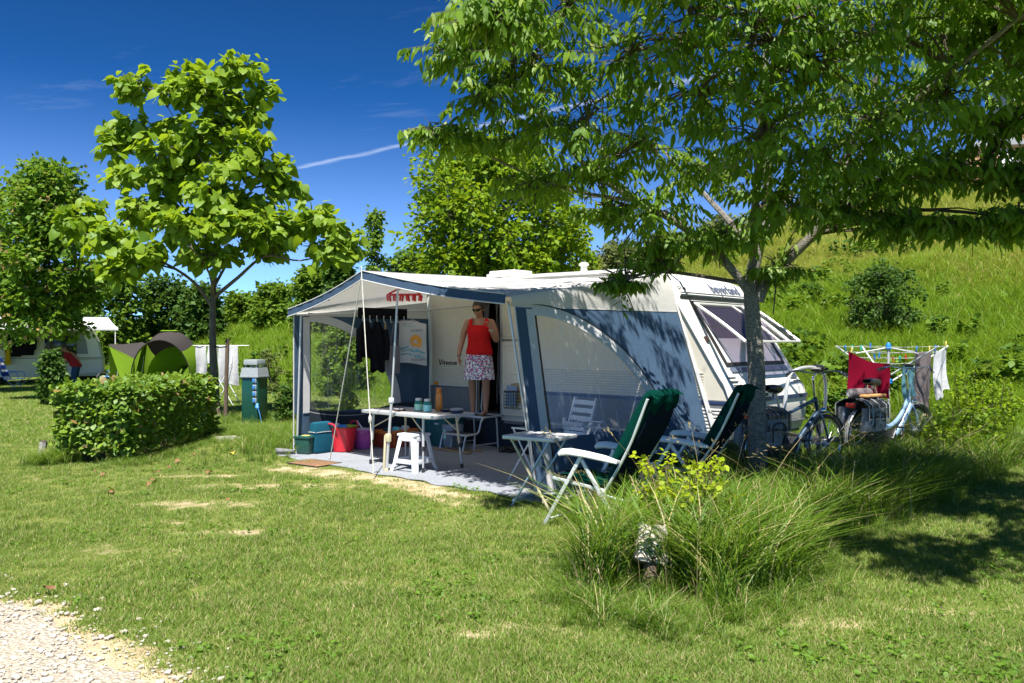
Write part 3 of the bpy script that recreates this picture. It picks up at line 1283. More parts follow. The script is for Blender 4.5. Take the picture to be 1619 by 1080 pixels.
def rock_mesh(seed, sub=1):
    bm = bmesh.new()
    bmesh.ops.create_icosphere(bm, subdivisions=sub, radius=1)
    rg = random.Random(seed)
    for v in bm.verts:
        v.co = v.co * (0.75 + 0.45 * rg.random())
        v.co.z *= 0.6
    me = bpy.data.meshes.new("stone")
    bm.to_mesh(me)
    bm.free()
    return me


rocks = [rock_mesh(i) for i in range(6)]
for r_ in rocks:
    r_.materials.append(M["stone"])
rg = random.Random(3)
cnt = 0
sp, sy, ss = [], [], []
for k in range(9000):
    x = rg.uniform(-5, 0.3)
    y = rg.uniform(3.3, 6.0)
    dm = min(math.hypot(x - q[0], y - q[1]) for q in TRACKD)
    ins = inside(TRACK, x, y)
    if not ins and dm > rg.random() ** 2 * 0.5:
        continue
    if abs(x / y) > 0.66:
        continue
    big = rg.random() ** 9
    s_ = 0.004 + 0.009 * rg.random() ** 2 + 0.016 * big
    if s_ > 0.013 and cnt < 160:
        o = bpy.data.objects.new("stone", rocks[k % 6])
        COL.objects.link(o)
        o.parent = track
        o.location = (x, y, 0.006 + s_ * 0.25)
        o.rotation_euler = (rg.uniform(-0.3, 0.3), rg.uniform(-0.3, 0.3), rg.uniform(0, 6.3))
        o.scale = (s_ * 1.2, s_, s_)
        cnt += 1
    else:
        sp.append((x, y, 0.006 + s_ * 0.3))
        sy.append(rg.uniform(0, 6.3))
        ss.append(s_)
rsrc = [bpy.data.objects.new("pebble_source", r_) for r_ in rocks]
pe = scatter("gravel", sp, np.array(sy), np.array(ss), rsrc)

# ------------------------------------------------------------------ mown lawn, meadow
CARPET = [W(-0.15, -0.25), W(4.6, -0.25), W(5.3, 2.5), W(5.4, 4.6), W(-0.3, 4.6), W(-0.1, 2.5)]
CARPET = [(p.x, p.y) for p in CARPET]
BED = [(0.42, 5.15), (0.62, 4.72), (1.05, 4.6), (1.75, 5.25), (2.35, 6.35), (3.6, 7.5), (4.6, 8.6), (6.6, 10.5), (6.4, 11.8), (5.0, 12.0), (3.6, 10.6), (2.9, 9.9), (1.9, 8.9), (1.3, 7.1), (0.68, 6.1)]
rgn = np.random.default_rng(11)


def visible(x, y):
    return abs(x) < 0.66 * y + 0.5


pts, yaw, sc = [], [], []
K = 33000
for k in range(K):
    y = 3.3 + (rgn.random() ** 1.7) * 15.5
    x = (rgn.random() * 2 - 1) * (0.8 * y + 0.8)
    if inside(CARPET, x, y) or bee(x, y) > 6.4 or inside(TRACK, x, y) and rgn.random() < 0.965:
        continue
    wv = wear(x, y) if (-7 < x < 7 and y < 13) else 0
    if rgn.random() < wv * 1.5 - 0.1:
        continue
    pts.append((x, y, terr(x, y) - 0.004))
    yaw.append(rgn.random() * 6.28)
    gq = 0.75 + 0.5 * rgn.random() + 0.35 * mnoise.noise(Vector((x * 0.8, y * 0.8, 7)))
    sc.append((1.0, 1.0, max(0.4, gq * (1 - 0.5 * wv))))
srcs = [blade_clump("lawn_tuft_source", 52, 0.09, 0.046, 0.0058, 0.9, M["lawn_blade"], i, 2) for i in range(4)]
scatter("lawn_grass", pts, np.array(yaw), np.array(sc), srcs)
# far lawn towards the neighbours
pts, yaw, sc = [], [], []
for k in range(9000):
    y = 13 + rgn.random() * 24
    x = -0.68 * y + rgn.random() * (0.68 * y + 2)
    if bee(x, y) > 6.8 or inside(CARPET, x, y):
        continue
    pts.append((x, y, terr(x, y)))
    yaw.append(rgn.random() * 6.28)
    sc.append((2.2, 2.2, 1.6 * (0.7 + 0.6 * rgn.random())))
scatter("far_lawn_grass", pts, np.array(yaw), np.array(sc), srcs)
# meadow on the bank: tall fresh grass below, drier above
pts, yaw, sc = [], [], []
pd, yd, sdn = [], [], []
for k in range(50000):
    y = 11 + 52 * rgn.random() ** 1.5
    x = (rgn.random() * 2 - 1) * (0.76 * y + 1)
    b = bee(x, y)
    if b < 6.0 or b > 50:
        continue
    z = terr(x, y)
    f = (0.65 + 0.6 * rgn.random() ** 1.5) * (1 + 0.55 * mnoise.noise(Vector((x * 0.35, y * 0.35, 4)))) * min(1, 0.35 + (b - 6) * 0.35)
    f *= 1 + y * 0.012
    dry = mnoise.noise(Vector((x * 0.16, y * 0.16, 9))) + (b - 17) * 0.075 + rgn.normal() * 0.25
    if x < -1:
        dry -= 0.6
    if dry > 0.0:
        pd.append((x, y, z))
        yd.append(rgn.random() * 6.28)
        sdn.append((f * 1.1, f * 1.1, f * 0.8))
    else:
        pts.append((x, y, z))
        yaw.append(rgn.random() * 6.28)
        sc.append((f, f, f))
ms = [blade_clump("meadow_tuft_source", 48, 0.30, 0.30, 0.013, 1.0, M["meadow_blade"], 20 + i, 2) for i in range(3)]
scatter("meadow_grass", pts, np.array(yaw), np.array(sc), ms)
msd = [blade_clump("dry_tuft_source", 48, 0.32, 0.30, 0.011, 1.0, M["dry_meadow_blade"], 30 + i, 2) for i in range(3)]
scatter("dry_meadow_grass", pd, np.array(yd), np.array(sdn), msd)

# broad-leaved weeds: rosettes in the lawn, darker leafy clumps in the meadow
def rosette(name, n, rad, mat, seed, rise):
    rg_ = np.random.default_rng(seed)
    V0, F0 = leaf_template("oval")
    an = rg_.random(n) * 6.283
    rr = rad * np.sqrt(rg_.random(n)) * 0.6
    P = np.stack([rr * np.cos(an), rr * np.sin(an), rise * (0.3 + 0.7 * rg_.random(n))], 1)
    D = np.stack([np.cos(an), np.sin(an), 0.35 * rg_.normal(size=n)], 1)
    X, D, Z = leaf_frames(D, np.tile(np.array((0, 0, 1.0)), (n, 1)) + 0.5 * rg_.normal(size=(n, 3)))
    size = rad * (0.5 + 0.4 * rg_.random(n))
    A = P[:, None, :] + size[:, None, None] * (V0[None, :, 0:1] * X[:, None, :] + V0[None, :, 1:2] * D[:, None, :] + V0[None, :, 2:3] * Z[:, None, :])
    FF = (F0[None] + (np.arange(n) * len(V0))[:, None, None]).reshape(-1, 3)
    me = np_mesh(name, A.reshape(-1, 3), FF)
    me.materials.append(mat)
    return bpy.data.objects.new(name, me)


ros = [rosette("weed_source", 14, 0.036, M["leaf_clover"], 90 + i, 0.034) for i in range(3)]
pts, yaw, sc = [], [], []
for k in range(5200):
    y = 3.4 + (rgn.random() ** 1.5) * 9
    x = (rgn.random() * 2 - 1) * (0.66 * y + 0.3)
    if inside(CARPET, x, y) or inside(TRACK, x, y) or mnoise.noise(Vector((x * 1.1, y * 1.1, 21))) < 0.06 + 0.4 * rgn.random():
        continue
    pts.append((x, y, 0.002))
    yaw.append(rgn.random() * 6.28)
    sc.append(0.5 + 0.7 * rgn.random())
scatter("lawn_weeds", pts, np.array(yaw), np.array(sc), ros)
mw = [rosette("weed_source", 60, 0.14, M["leaf_mid"], 95 + i, 0.42) for i in range(2)] + [rosette("weed_source", 60, 0.12, M["leaf_dark"], 99, 0.5)]
pts, yaw, sc = [], [], []
for k in range(4200):
    y = 12 + 34 * rgn.random() ** 1.4
    x = (rgn.random() * 2 - 1) * (0.66 * y + 1)
    b = bee(x, y)
    if b < 6.6 or b > 40 or mnoise.noise(Vector((x * 0.3, y * 0.3, 31))) + 0.5 * mnoise.noise(Vector((x * 1.2, y * 1.2, 31))) < 0.08 + 0.2 * rgn.random() + max(0, b - 18) * 0.02:
        continue
    pts.append((x, y, terr(x, y)))
    yaw.append(rgn.random() * 6.28)
    sc.append((0.6 + 0.9 * rgn.random()))
scatter("meadow_weeds", pts, np.array(yaw), np.array(sc), mw)

# ------------------------------------------------------------------ the caravan (camp coordinates: a, b, z)
def camp(name, label, cat, a, b, z=0.0, group=None, rz=0.0):
    return thing(name, label, cat, W(a, b, z), TH + rz, group)


OC = (2.3, 2.5, 0)
van = camp("caravan", "white touring caravan with its front window propped open and an awning on its side", "caravan", 2.3, 2.5)
B0, B1 = 2.5, 4.6
PROF = [(-0.30, 0.42), (-0.30, 1.9), (-0.24, 2.25), (-0.05, 2.43), (0.4, 2.52), (2.0, 2.56), (3.6, 2.54), (4.25, 2.46), (4.46, 2.38), (4.60, 2.20),
        (5.20, 1.24), (5.30, 1.10), (5.38, 1.00), (5.42, 0.84), (5.40, 0.60), (5.34, 0.42)]
mb = MB(OC)
NBs = [0, 0.02, 0.06, 0.16, 0.4, 0.75, 1.05, 1.35, 1.7, 1.94, 2.04, 2.08, 2.1]


def shell(i, j):
    a, z = PROF[i]
    q = NBs[j]
    e = min(q, 2.1 - q)
    crown = max(0, min(1, (z - 2.40) / 0.12)) * 0.10 * (1 - ((q - 1.05) / 1.05) ** 2)
    rr = 0.0 if e > 0.07 else 0.05 * (1 - math.sqrt(max(0, 1 - (1 - e / 0.07) ** 2)))
    ca, cz = 2.4, 1.4
    k = 1 - rr / max(0.6, math.hypot(a - ca, z - cz))
    return Vector((ca + (a - ca) * k, B0 + q, cz + (z - cz) * k + crown))


vs = [shell(i, j) for i in range(len(PROF)) for j in range(len(NBs))]
nb = len(NBs)
mb.add(vs, [(i * nb + j, i * nb + j + 1, (i + 1) * nb + j + 1, (i + 1) * nb + j) for i in range(len(PROF) - 1) for j in range(nb - 1)])
mb.build("shell", "caravan_white", van, ang=30)
# floor and far side
mb = MB(OC)
mb.box((2.5, 3.55, 0.40), (5.6, 2.06, 0.05))
mb.prism([(a * 0.995 + 0.012, 4.57, z) for a, z in PROF], (0, 0.02, 0))
mb.build("chassis", "caravan_grey", van, smooth=False)
DO = (1.10, 1.60, 0.50, 2.22)   # doorway a0 a1 z0 z1
up = [p_ for p_ in PROF]
out = [(a, B0 + 0.012, z) for a, z in PROF if True]
k = 1 - 0.03
wall = [(-0.28, 0.42), (-0.28, 1.9), (-0.22, 2.23), (-0.04, 2.41), (0.4, 2.50), (2.0, 2.54), (3.6, 2.52), (4.24, 2.44), (4.44, 2.36), (4.57, 2.19), (5.17, 1.24), (5.27, 1.10), (5.35, 0.99), (5.38, 0.84), (5.36, 0.6), (5.30, 0.42),
        (DO[1], 0.42), (DO[1], DO[3]), (DO[0], DO[3]), (DO[0], 0.42)]
mb = MB(OC)
# near wall in three convex-ish pieces round the doorway
left = [(-0.28, 0.42), (-0.28, 1.9), (-0.22, 2.23), (-0.04, 2.41), (0.4, 2.50), (DO[0], 2.52), (DO[0], 0.42)]
top = [(DO[0], DO[3]), (DO[0], 2.52), (DO[1], 2.53), (DO[1], DO[3])]
right = [(DO[1], 0.42), (DO[1], 2.53), (2.0, 2.54), (3.6, 2.52), (4.24, 2.44), (4.44, 2.36), (4.57, 2.19), (5.17, 1.24), (5.27, 1.10), (5.35, 0.99), (5.38, 0.84), (5.36, 0.6), (5.30, 0.42)]
for pl in (left, top, right):
    mb.prism([(a, B0 + 0.004, z) for a, z in pl], (0, 0.03, 0))
mb.build("side_wall", "caravan_cream", van, smooth=False)
# ribbed band low on the wall
for (a0, a1) in ((0.02, 1.06), (2.16, 5.0)):
    for q in range(9):
        z = 0.94 + q * 0.034
        MB(OC).bar((a0, B0 - 0.001, z), (a1, B0 - 0.001, z), 0.014, 0.020, 0.004).build("siding_rib", "caravan_cream", van)
mb = MB(OC)
mb.box((0.52, B0 - 0.003, 0.67), (1.08, 0.010, 0.44))
mb.box((3.75, B0 - 0.003, 0.67), (3.2, 0.010, 0.44))
mb.build("lower_panel", "caravan_grey", van, smooth=False)
mb = MB(OC)
mb.box((3.75, B0 - 0.012, 0.86), (3.22, 0.006, 0.035))
mb.box((0.52, B0 - 0.012, 0.885), (1.08, 0.006, 0.012))
mb.build("side_stripe", "stripe", van, smooth=False)
# louvres near the front corner
for q in range(8):
    z = 0.48 + q * 0.042
    MB(OC).bar((4.92, B0 - 0.006, z), (5.33, B0 - 0.006, z), 0.018, 0.026, 0.005).build("louvre", "caravan_white", van)
mb = MB(OC)
mb.box((0.16, B0 - 0.012, 0.925), (0.085, 0.03, 0.05), bev=0.008)
mb.build("marker_light", "amber", van)
text_mesh("lettering", "Vitesse", 0.15, 0.001, "print_black", van, frame(Vector((0.20, B0 - 0.002, 1.21)) - Vector(OC), (1, 0, 0), (0, 0, 1), (0, -1, 0)), 0.002)
# awning rail along the roof edge and down the front edge of the side wall
mb = MB(OC)
edge = [(-0.28, 1.9), (-0.22, 2.23), (-0.04, 2.41), (0.4, 2.50), (2.0, 2.54), (3.6, 2.52), (4.24, 2.44), (4.44, 2.36), (4.58, 2.19), (5.18, 1.24), (5.29, 1.08), (5.36, 0.9)]
mb.tube(spline([(a, B0 - 0.012, z) for a, z in edge], 3), 0.016, 6)
mb.build("awning_rail", "caravan_white", van)
# doorway: step sill, jambs, opened two-part door lying back against the wall
mb = MB(OC)
mb.box((1.35, B0 + 0.22, 0.49), (0.5, 0.46, 0.03))
mb.bar((DO[0] - 0.015, B0 - 0.012, 0.46), (DO[0] - 0.015, B0 - 0.012, DO[3] + 0.03), 0.03, 0.03, 0.006, up=(0, 1, 0))
mb.bar((DO[1] + 0.015, B0 - 0.012, 0.46), (DO[1] + 0.015, B0 - 0.012, DO[3] + 0.03), 0.03, 0.03, 0.006, up=(0, 1, 0))
mb.bar((DO[0] - 0.03, B0 - 0.012, DO[3] + 0.02), (DO[1] + 0.03, B0 - 0.012, DO[3] + 0.02), 0.03, 0.03, 0.006)
mb.build("door_frame", "alu_paint", van)
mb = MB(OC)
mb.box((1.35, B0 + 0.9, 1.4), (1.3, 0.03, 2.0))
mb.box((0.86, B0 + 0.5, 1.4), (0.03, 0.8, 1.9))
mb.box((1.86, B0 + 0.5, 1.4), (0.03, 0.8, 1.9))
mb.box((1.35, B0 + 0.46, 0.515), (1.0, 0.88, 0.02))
mb.build("interior_dark_box", "dark_inside", van, smooth=False)  # near-black box behind the doorway: the interior's shade put into its colour
for (z0, z1, nm) in ((1.63, 2.26, "upper"), (0.50, 1.605, "lower")):
    mb = MB(OC)
    mb.box((1.90, B0 - 0.035, (z0 + z1) / 2), (0.49, 0.035, z1 - z0), bev=0.02)
    dr = mb.build("door", "caravan_cream", van, label="%s half of the cream stable door, folded back" % nm)
    mb = MB(OC)
    # raised mouldings
    h = z1 - z0

    def ring(x0, x1, y0, y1, r_):
        pts = []
        for (cx, cy, a0) in ((x1 - r_, y1 - r_, 0), (x0 + r_, y1 - r_, 90), (x0 + r_, y0 + r_, 180), (x1 - r_, y0 + r_, 270)):
            for q in range(5):
                an = R(a0 + q * 22.5)
                pts.append((cx + r_ * math.cos(an), B0 - 0.054, cy + r_ * math.sin(an)))
        return pts
    mb.tube(ring(1.70, 2.10, z0 + 0.06, z1 - 0.06, 0.05), 0.007, 5, closed=True)
    if h > 1:
        mb.tube(ring(1.76, 2.04, z0 + 0.62, z1 - 0.14, 0.08), 0.007, 5, closed=True)
    else:
        mb.tube(ring(1.76, 2.04, z0 + 0.26, z1 - 0.1, 0.06), 0.006, 5, closed=True)
    mb.build("moulding", "caravan_cream", dr)
    if h < 1:
        mb = MB(OC)
        mb.box((2.03, B0 - 0.066, z0 + 0.17), (0.09, 0.03, 0.03), bev=0.008)
        mb.build("handle", "black_plastic", dr)
    else:
        mb = MB(OC)
        # wire-net pocket on the lower half
        for q in range(7):
            a = 1.74 + q * 0.047
            mb.tube([(a, B0 - 0.058, 0.60), (a + 0.01, B0 - 0.105, 0.63), (a + 0.02, B0 - 0.115, 0.86)], 0.004, 4)
        for q in range(6):
            z = 0.62 + q * 0.045
            mb.tube([(1.73, B0 - 0.058, z), (1.76, B0 - 0.112, z), (2.02, B0 - 0.118, z + 0.015), (2.06, B0 - 0.058, z)], 0.004, 4)
        mb.tube([(1.73, B0 - 0.058, 0.87), (1.76, B0 - 0.12, 0.86), (2.03, B0 - 0.12, 0.875), (2.07, B0 - 0.058, 0.88)], 0.008, 5)
        mb.build("net_pocket", "black_plastic", dr)
# beaded door curtain: strands gathered to both sides
mb = MB(OC)
rg = random.Random(5)
for q in range(16):
    a = (1.18 + 0.012 * q) if q < 8 else (1.47 + 0.013 * (q - 8))
    wob = rg.uniform(0, 6)
    pts = [(a + 0.012 * math.sin(wob + z * 5) + (0.05 * (2.2 - z) * (1 if q > 7 else -0.3)) * 0.25, B0 + 0.05 + 0.02 * math.cos(wob + z * 4), z) for z in np.linspace(2.2, 0.62 + rg.uniform(0, 0.2), 10)]
    mb.tube(pts, 0.010, 5)
mb.build("bead_curtain", "bead_curtain", van)
mb = MB(OC)
mb.tube(spline([(1.23, B0 - 0.02, 0.95), (1.235, B0 - 0.05, 0.7), (1.24, B0 - 0.06, 0.56), (1.28, B0 - 0.05, 0.5), (1.45, B0 - 0.05, 0.49), (1.62, B0 - 0.05, 0.49), (1.66, B0 - 0.05, 0.54)], 4), 0.014, 7)
mb.build("grab_rail", "alu_paint", van)
# roof fittings
mb = MB(OC)
mb.box((1.05, 3.3, 2.66), (0.62, 0.5, 0.06), bev=0.02)
mb.box((1.05, 3.3, 2.71), (0.56, 0.44, 0.06), bev=0.025)
mb.build("roof_hatch", "caravan_white", van)
mb = MB(OC)
mb.lathe([(0.055, 2.58), (0.05, 2.72), (0.075, 2.725), (0.075, 2.75), (0.03, 2.775)], 14, (2.62, 3.2, 0))
mb.build("flue", "caravan_white", van)


# front: everything on the sloping face uses its own frame
def fp(b, z, o=0.0):
    "point on the sloping front face at height z, o metres off it"
    if z >= 1.24:
        a = 4.60 + (2.20 - z) / (2.20 - 1.24) * 0.60
        nx_, nz = 0.848, 0.530
    else:
        a = 5.20 + (1.24 - z) * 0.72
        nx_, nz = 0.9, 0.4
    return Vector((a + nx_ * o, b, z + nz * o))


def face_quad(mb, b0, b1, z0, z1, o, th, nb_=1):
    q = [fp(b0, z0, o), fp(b1, z0, o), fp(b1, z1, o), fp(b0, z1, o)]
    nrm = Vector((0.848, 0, 0.530))
    mb.prism(q, -nrm * th)


WB0, WB1, WZ0, WZ1 = 2.80, 4.34, 1.33, 2.06
mb = MB(OC)
for (b0, b1, z0, z1) in ((WB0 - 0.05, WB1 + 0.05, WZ1, WZ1 + 0.05), (WB0 - 0.05, WB1 + 0.05, WZ0 - 0.04, WZ0), (WB0 - 0.05, WB0, WZ0, WZ1), (WB1, WB1 + 0.05, WZ0, WZ1)):
    face_quad(mb, b0, b1, z0, z1, 0.02, 0.03)
fw = mb.build("front_window", "rubber", van, smooth=False)
mb = MB(OC)
face_quad(mb, WB0, WB1, WZ0, WZ1, 0.008, 0.015)
mb.build("blind", "blind", fw, smooth=False)
mb = MB(OC)
face_quad(mb, WB0 + 0.1, WB1 - 0.1, 1.64, WZ1 - 0.02, 0.012, 0.006)
mb.build("insect_screen", "screen", fw, smooth=False)
# the propped-open pane
hz = fp(2.82, 2.07, 0.03)
hA, hB = Vector((hz.x, 2.80, hz.z)), Vector((hz.x, 4.36, hz.z))
tA, tB = Vector((5.40, 2.80, 1.60)), Vector((5.40, 4.36, 1.60))
mb = MB(OC)
mb.grid(lambda u, v: hA.lerp(hB, u).lerp(tA.lerp(tB, u), v) + Vector((0.008, 0, 0.01)) * math.sin(v * 3.14), 6, 5)
fl = mb.build("open_pane", "acrylic", van, thick=0.006)
mb = MB(OC)
for (p_, q_) in ((hA, hB), (tA, tB)):
    mb.bar(p_, q_, 0.045, 0.03, 0.008)
for u in (0.0, 1.0):
    pts = [hA.lerp(hB, u).lerp(tA.lerp(tB, u), v / 6) + Vector((0.008, 0, 0.01)) * math.sin(v / 6 * 3.14) for v in range(7)]
    mb.tube(pts, 0.022, 6)
for u in (0.62, 0.8):
    pts = [hA.lerp(hB, u).lerp(tA.lerp(tB, u), v / 6) + Vector((0.008, 0, 0.016)) * math.sin(v / 6 * 3.14) for v in range(7)]
    mb.tube(pts, 0.012 if u < 0.7 else 0.02, 5)
mb.build("pane_frame", "caravan_white", fl)
for b in (2.86, 4.30):
    MB(OC).bar(fp(b, 1.78, 0.02), hA.lerp(tA, 0.62) + Vector((0, b - 2.80, 0)), 0.02, 0.012).build("window_stay", "steel_dark", fl)
# mouldings, stripe, lettering, lamp on the front
mb = MB(OC)
mb.bar((4.615, 2.62, 2.225), (4.615, 4.52, 2.225), 0.03, 0.016)
mb.build("header_trim", "print_grey", van)
mb = MB(OC)
mb.bar((4.64, 2.56, 2.165), (4.64, 4.54, 2.165), 0.02, 0.035)
mb.build("gutter", "rubber", van)
hn = Vector((0.78, 0, 0.62))
hx = Vector((0, 1, 0))
hy = hn.cross(hx).normalized()
text_mesh("lettering", "beyerland", 0.225, 0.0015, "print_grey", van, frame(Vector((4.566, 3.52, 2.262)) - Vector(OC), hx, hy, hn), 0.003, xs=0.9)
text_mesh("lettering", "GT-M", 0.075, 0.0015, "print_black", van, frame(Vector((4.553, 2.66, 2.265)) - Vector(OC), hx, hy, hn), 0.001, xs=1.1)
mb = MB(OC)
c = fp(2.62, 1.62, 0.012)
mb.box(c, (0.03, 0.055, 0.085), rot("Y", R(-32)), 0.008)
mb.build("marker_light", "brown_tin", van)
mb = MB(OC)
mb.bar((5.425, 2.55, 0.875), (5.425, 4.55, 0.875), 0.014, 0.05)
mb.build("front_stripe", "stripe", van)
mb = MB(OC)
mb.bar((5.415, 2.52, 0.55), (5.415, 4.58, 0.55), 0.02, 0.02)
mb.build("front_seam", "caravan_grey", van)
mb = MB(OC)
face_quad(mb, 2.80, 4.36, 1.215, 1.265, 0.02, 0.02)
mb.build("window_ledge", "print_grey", van, smooth=False)
for (b0, b1) in ((2.62, 2.80), (4.30, 4.48)):
    mb = MB(OC)
    for q in range(3):
        z = 1.16 - q * 0.045
        mb.bar((5.265 + q * 0.042, b0, z), (5.265 + q * 0.042, b1, z), 0.02, 0.014)
    mb.build("front_vent", "caravan_grey", van)
# wheel, drawbar, steadies
for bb_ in (2.62, 4.48):
    mb = MB(OC)
    mb.lathe([(0.2, -0.09), (0.3, -0.09), (0.32, -0.05), (0.32, 0.05), (0.3, 0.09), (0.2, 0.09)], 24, (2.75, bb_, 0.32), rot("X", R(90)))
    wh = mb.build("wheel", "rubber", van)
    mb = MB(OC)
    mb.lathe([(0.01, -0.04), (0.12, -0.06), (0.2, -0.085), (0.2, 0.085), (0.1, 0.05), (0.01, 0.04)], 20, (2.75, bb_, 0.32), rot("X", R(90)))
    mb.build("rim", "alu_paint", wh)
mb = MB(OC)
for b in (3.0, 4.1):
    mb.bar((5.0, b, 0.38), (6.05, 3.55, 0.38), 0.05, 0.07)
mb.bar((6.0, 3.55, 0.40), (6.25, 3.55, 0.41), 0.06, 0.06, 0.01)
mb.lathe([(0.03, 0.0), (0.03, 0.75)], 10, (5.95, 3.65, 0))
mb.lathe([(0.09, -0.03), (0.11, 0), (0.09, 0.03)], 14, (5.95, 3.65, 0.11), rot("X", R(90)))
mb.box((5.1, 2.75, 0.2), (0.05, 0.05, 0.4))
mb.box((5.1, 4.35, 0.2), (0.05, 0.05, 0.4))
mb.build("drawbar", "steel_dark", van)
# cycle carrier hoop on the drawbar
mb = MB(OC)
lo1, lo2 = Vector((5.75, 3.0, 0.45)), Vector((5.95, 3.75, 0.45))
hoop = spline([lo1, lo1 + Vector((0.05, 0.02, 0.4)), lo1 + Vector((0.06, 0.12, 0.72)), lo1.lerp(lo2, 0.35) + Vector((0.06, 0, 0.82)), lo1.lerp(lo2, 0.75) + Vector((0.06, 0, 0.82)), lo2 + Vector((0.06, -0.06, 0.72)), lo2 + Vector((0.05, 0, 0.4)), lo2], 6)
mb.tube(hoop, 0.022, 9)
ho = mb.build("cycle_carrier", "alu", van)
mb = MB(OC)
pm_ = lo1.lerp(lo2, 0.72) + Vector((0.06, 0, 0.82))
mb.tube([pm_, pm_ + Vector((0.03, 0.12, -0.01))], 0.05, 10)
mb.build("foam_grip", "black_plastic", ho)
# cloth skirt under the caravan, inside the awning
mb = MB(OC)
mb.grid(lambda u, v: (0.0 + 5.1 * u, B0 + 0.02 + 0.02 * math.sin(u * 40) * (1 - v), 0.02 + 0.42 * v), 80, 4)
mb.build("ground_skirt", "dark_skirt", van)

# ------------------------------------------------------------------ the awning
OA = (2.2, 0.0, 0)
awn = camp("caravan_awning", "blue and off white caravan awning standing open at the front with arched clear windows", "awning", 2.2, 0.0)
FL, FP, FR = Vector((-0.02, -0.12, 2.05)), Vector((2.05, -0.40, 2.45)), Vector((4.17, -0.14, 2.10))
RL, RM, RR = Vector((0.0, 2.49, 2.47)), Vector((2.1, 2.49, 2.50)), Vector((4.50, 2.49, 2.46))


def front(u):
    if u < 0.5:
        p_ = FL.lerp(FP, u * 2)
        s_ = math.sin(u * 2 * math.pi) * 0.035
    else:
        p_ = FP.lerp(FR, u * 2 - 1)
        s_ = math.sin((u * 2 - 1) * math.pi) * 0.035
    return p_ - Vector((0, 0, s_)) + Vector((0, s_ * 0.6, 0))


def rear(u):
    return RL.lerp(RM, u * 2) if u < 0.5 else RM.lerp(RR, u * 2 - 1)


def roof(u, v):
    p_ = front(u).lerp(rear(u), v)
    k_ = math.sin(v * math.pi)
    ridge = math.exp(-((u - 0.5) / 0.05) ** 2)
    p_.z += -0.05 * k_ * (1 - ridge) * (math.sin(2 * math.pi * u) ** 2) + 0.012 * k_ * math.sin(u * 60 + v * 3) * math.exp(-((v - 0.3) / 0.3) ** 2) * 0.6
    edge_ = max(0, abs(u - 0.5) - 0.46) / 0.04
    p_.z -= 0.03 * edge_ ** 2
    return p_


mb = MB(OA)
mb.grid(roof, 60, 24)
rf_ = mb.build("roof", "white_fabric", awn, ang=60)
for us in (0.16, 0.335, 0.5, 0.665, 0.84):
    MB(OA).tube([roof(us, v / 24) + Vector((0, 0, 0.004)) for v in range(25)], 0.005, 4, flat=0.5).build("seam", "white_trim", rf_)
# front valance
mb = MB(OA)
mb.grid(lambda u, v: front(u) + Vector((0, -0.012 - 0.012 * v + 0.004 * math.sin(u * 90), -0.002 - 0.098 * v)), 60, 2)
val = mb.build("valance", "navy_band", awn)
mb = MB(OA)
mb.tube([front(i / 40) + Vector((0, -0.026, -0.104)) for i in range(41)], 0.008, 5)
mb.tube([front(i / 40) + Vector((0, -0.016, 0.004)) for i in range(41)], 0.007, 5)
mb.build("piping", "white_trim", val)


def side_pt(sd_, b, z):
    "a point of a side wall; sd_ = -1 left, +1 right"
    t_ = max(0.0, min(1.0, b / 2.47))
    if sd_ < 0:
        zr = 2.03 + 0.42 * t_
        fold = 0.018 * math.sin(b * 15 + z * 1.2) * max(0, min(1, (b - 1.5) * 1.5)) * max(0, 1.9 - z) / 1.9
        a = -0.02 + 0.02 * math.sin(z * 1.5) * t_ + fold
        return Vector((a, b, z))
    aF = 4.50 - 0.33 * z / 2.1
    aR = 5.18 - 0.68 * min(1.0, (z / 2.44)) ** 1.15
    a = aF + (aR - aF) * t_
    fold = 0.03 * (math.sin(b * 13 + z * 2.2) + 0.5 * math.sin(b * 29 + z)) * max(0, min(1, (b - 1.75) * 2.2)) * (1 - min(1, abs(z - 0.9) / 1.2)) * (1 - max(0, (t_ - 0.9) * 10))
    return Vector((a + fold - 0.02 * math.sin(t_ * math.pi) * math.sin(min(1, z / 2.3) * math.pi), b, z))


def roof_edge_z(sd_, b):
    t_ = max(0.0, min(1.0, b / 2.47))
    return (2.03 + (2.46 - 2.03) * t_) if sd_ < 0 else (2.08 + (2.45 - 2.08) * t_)


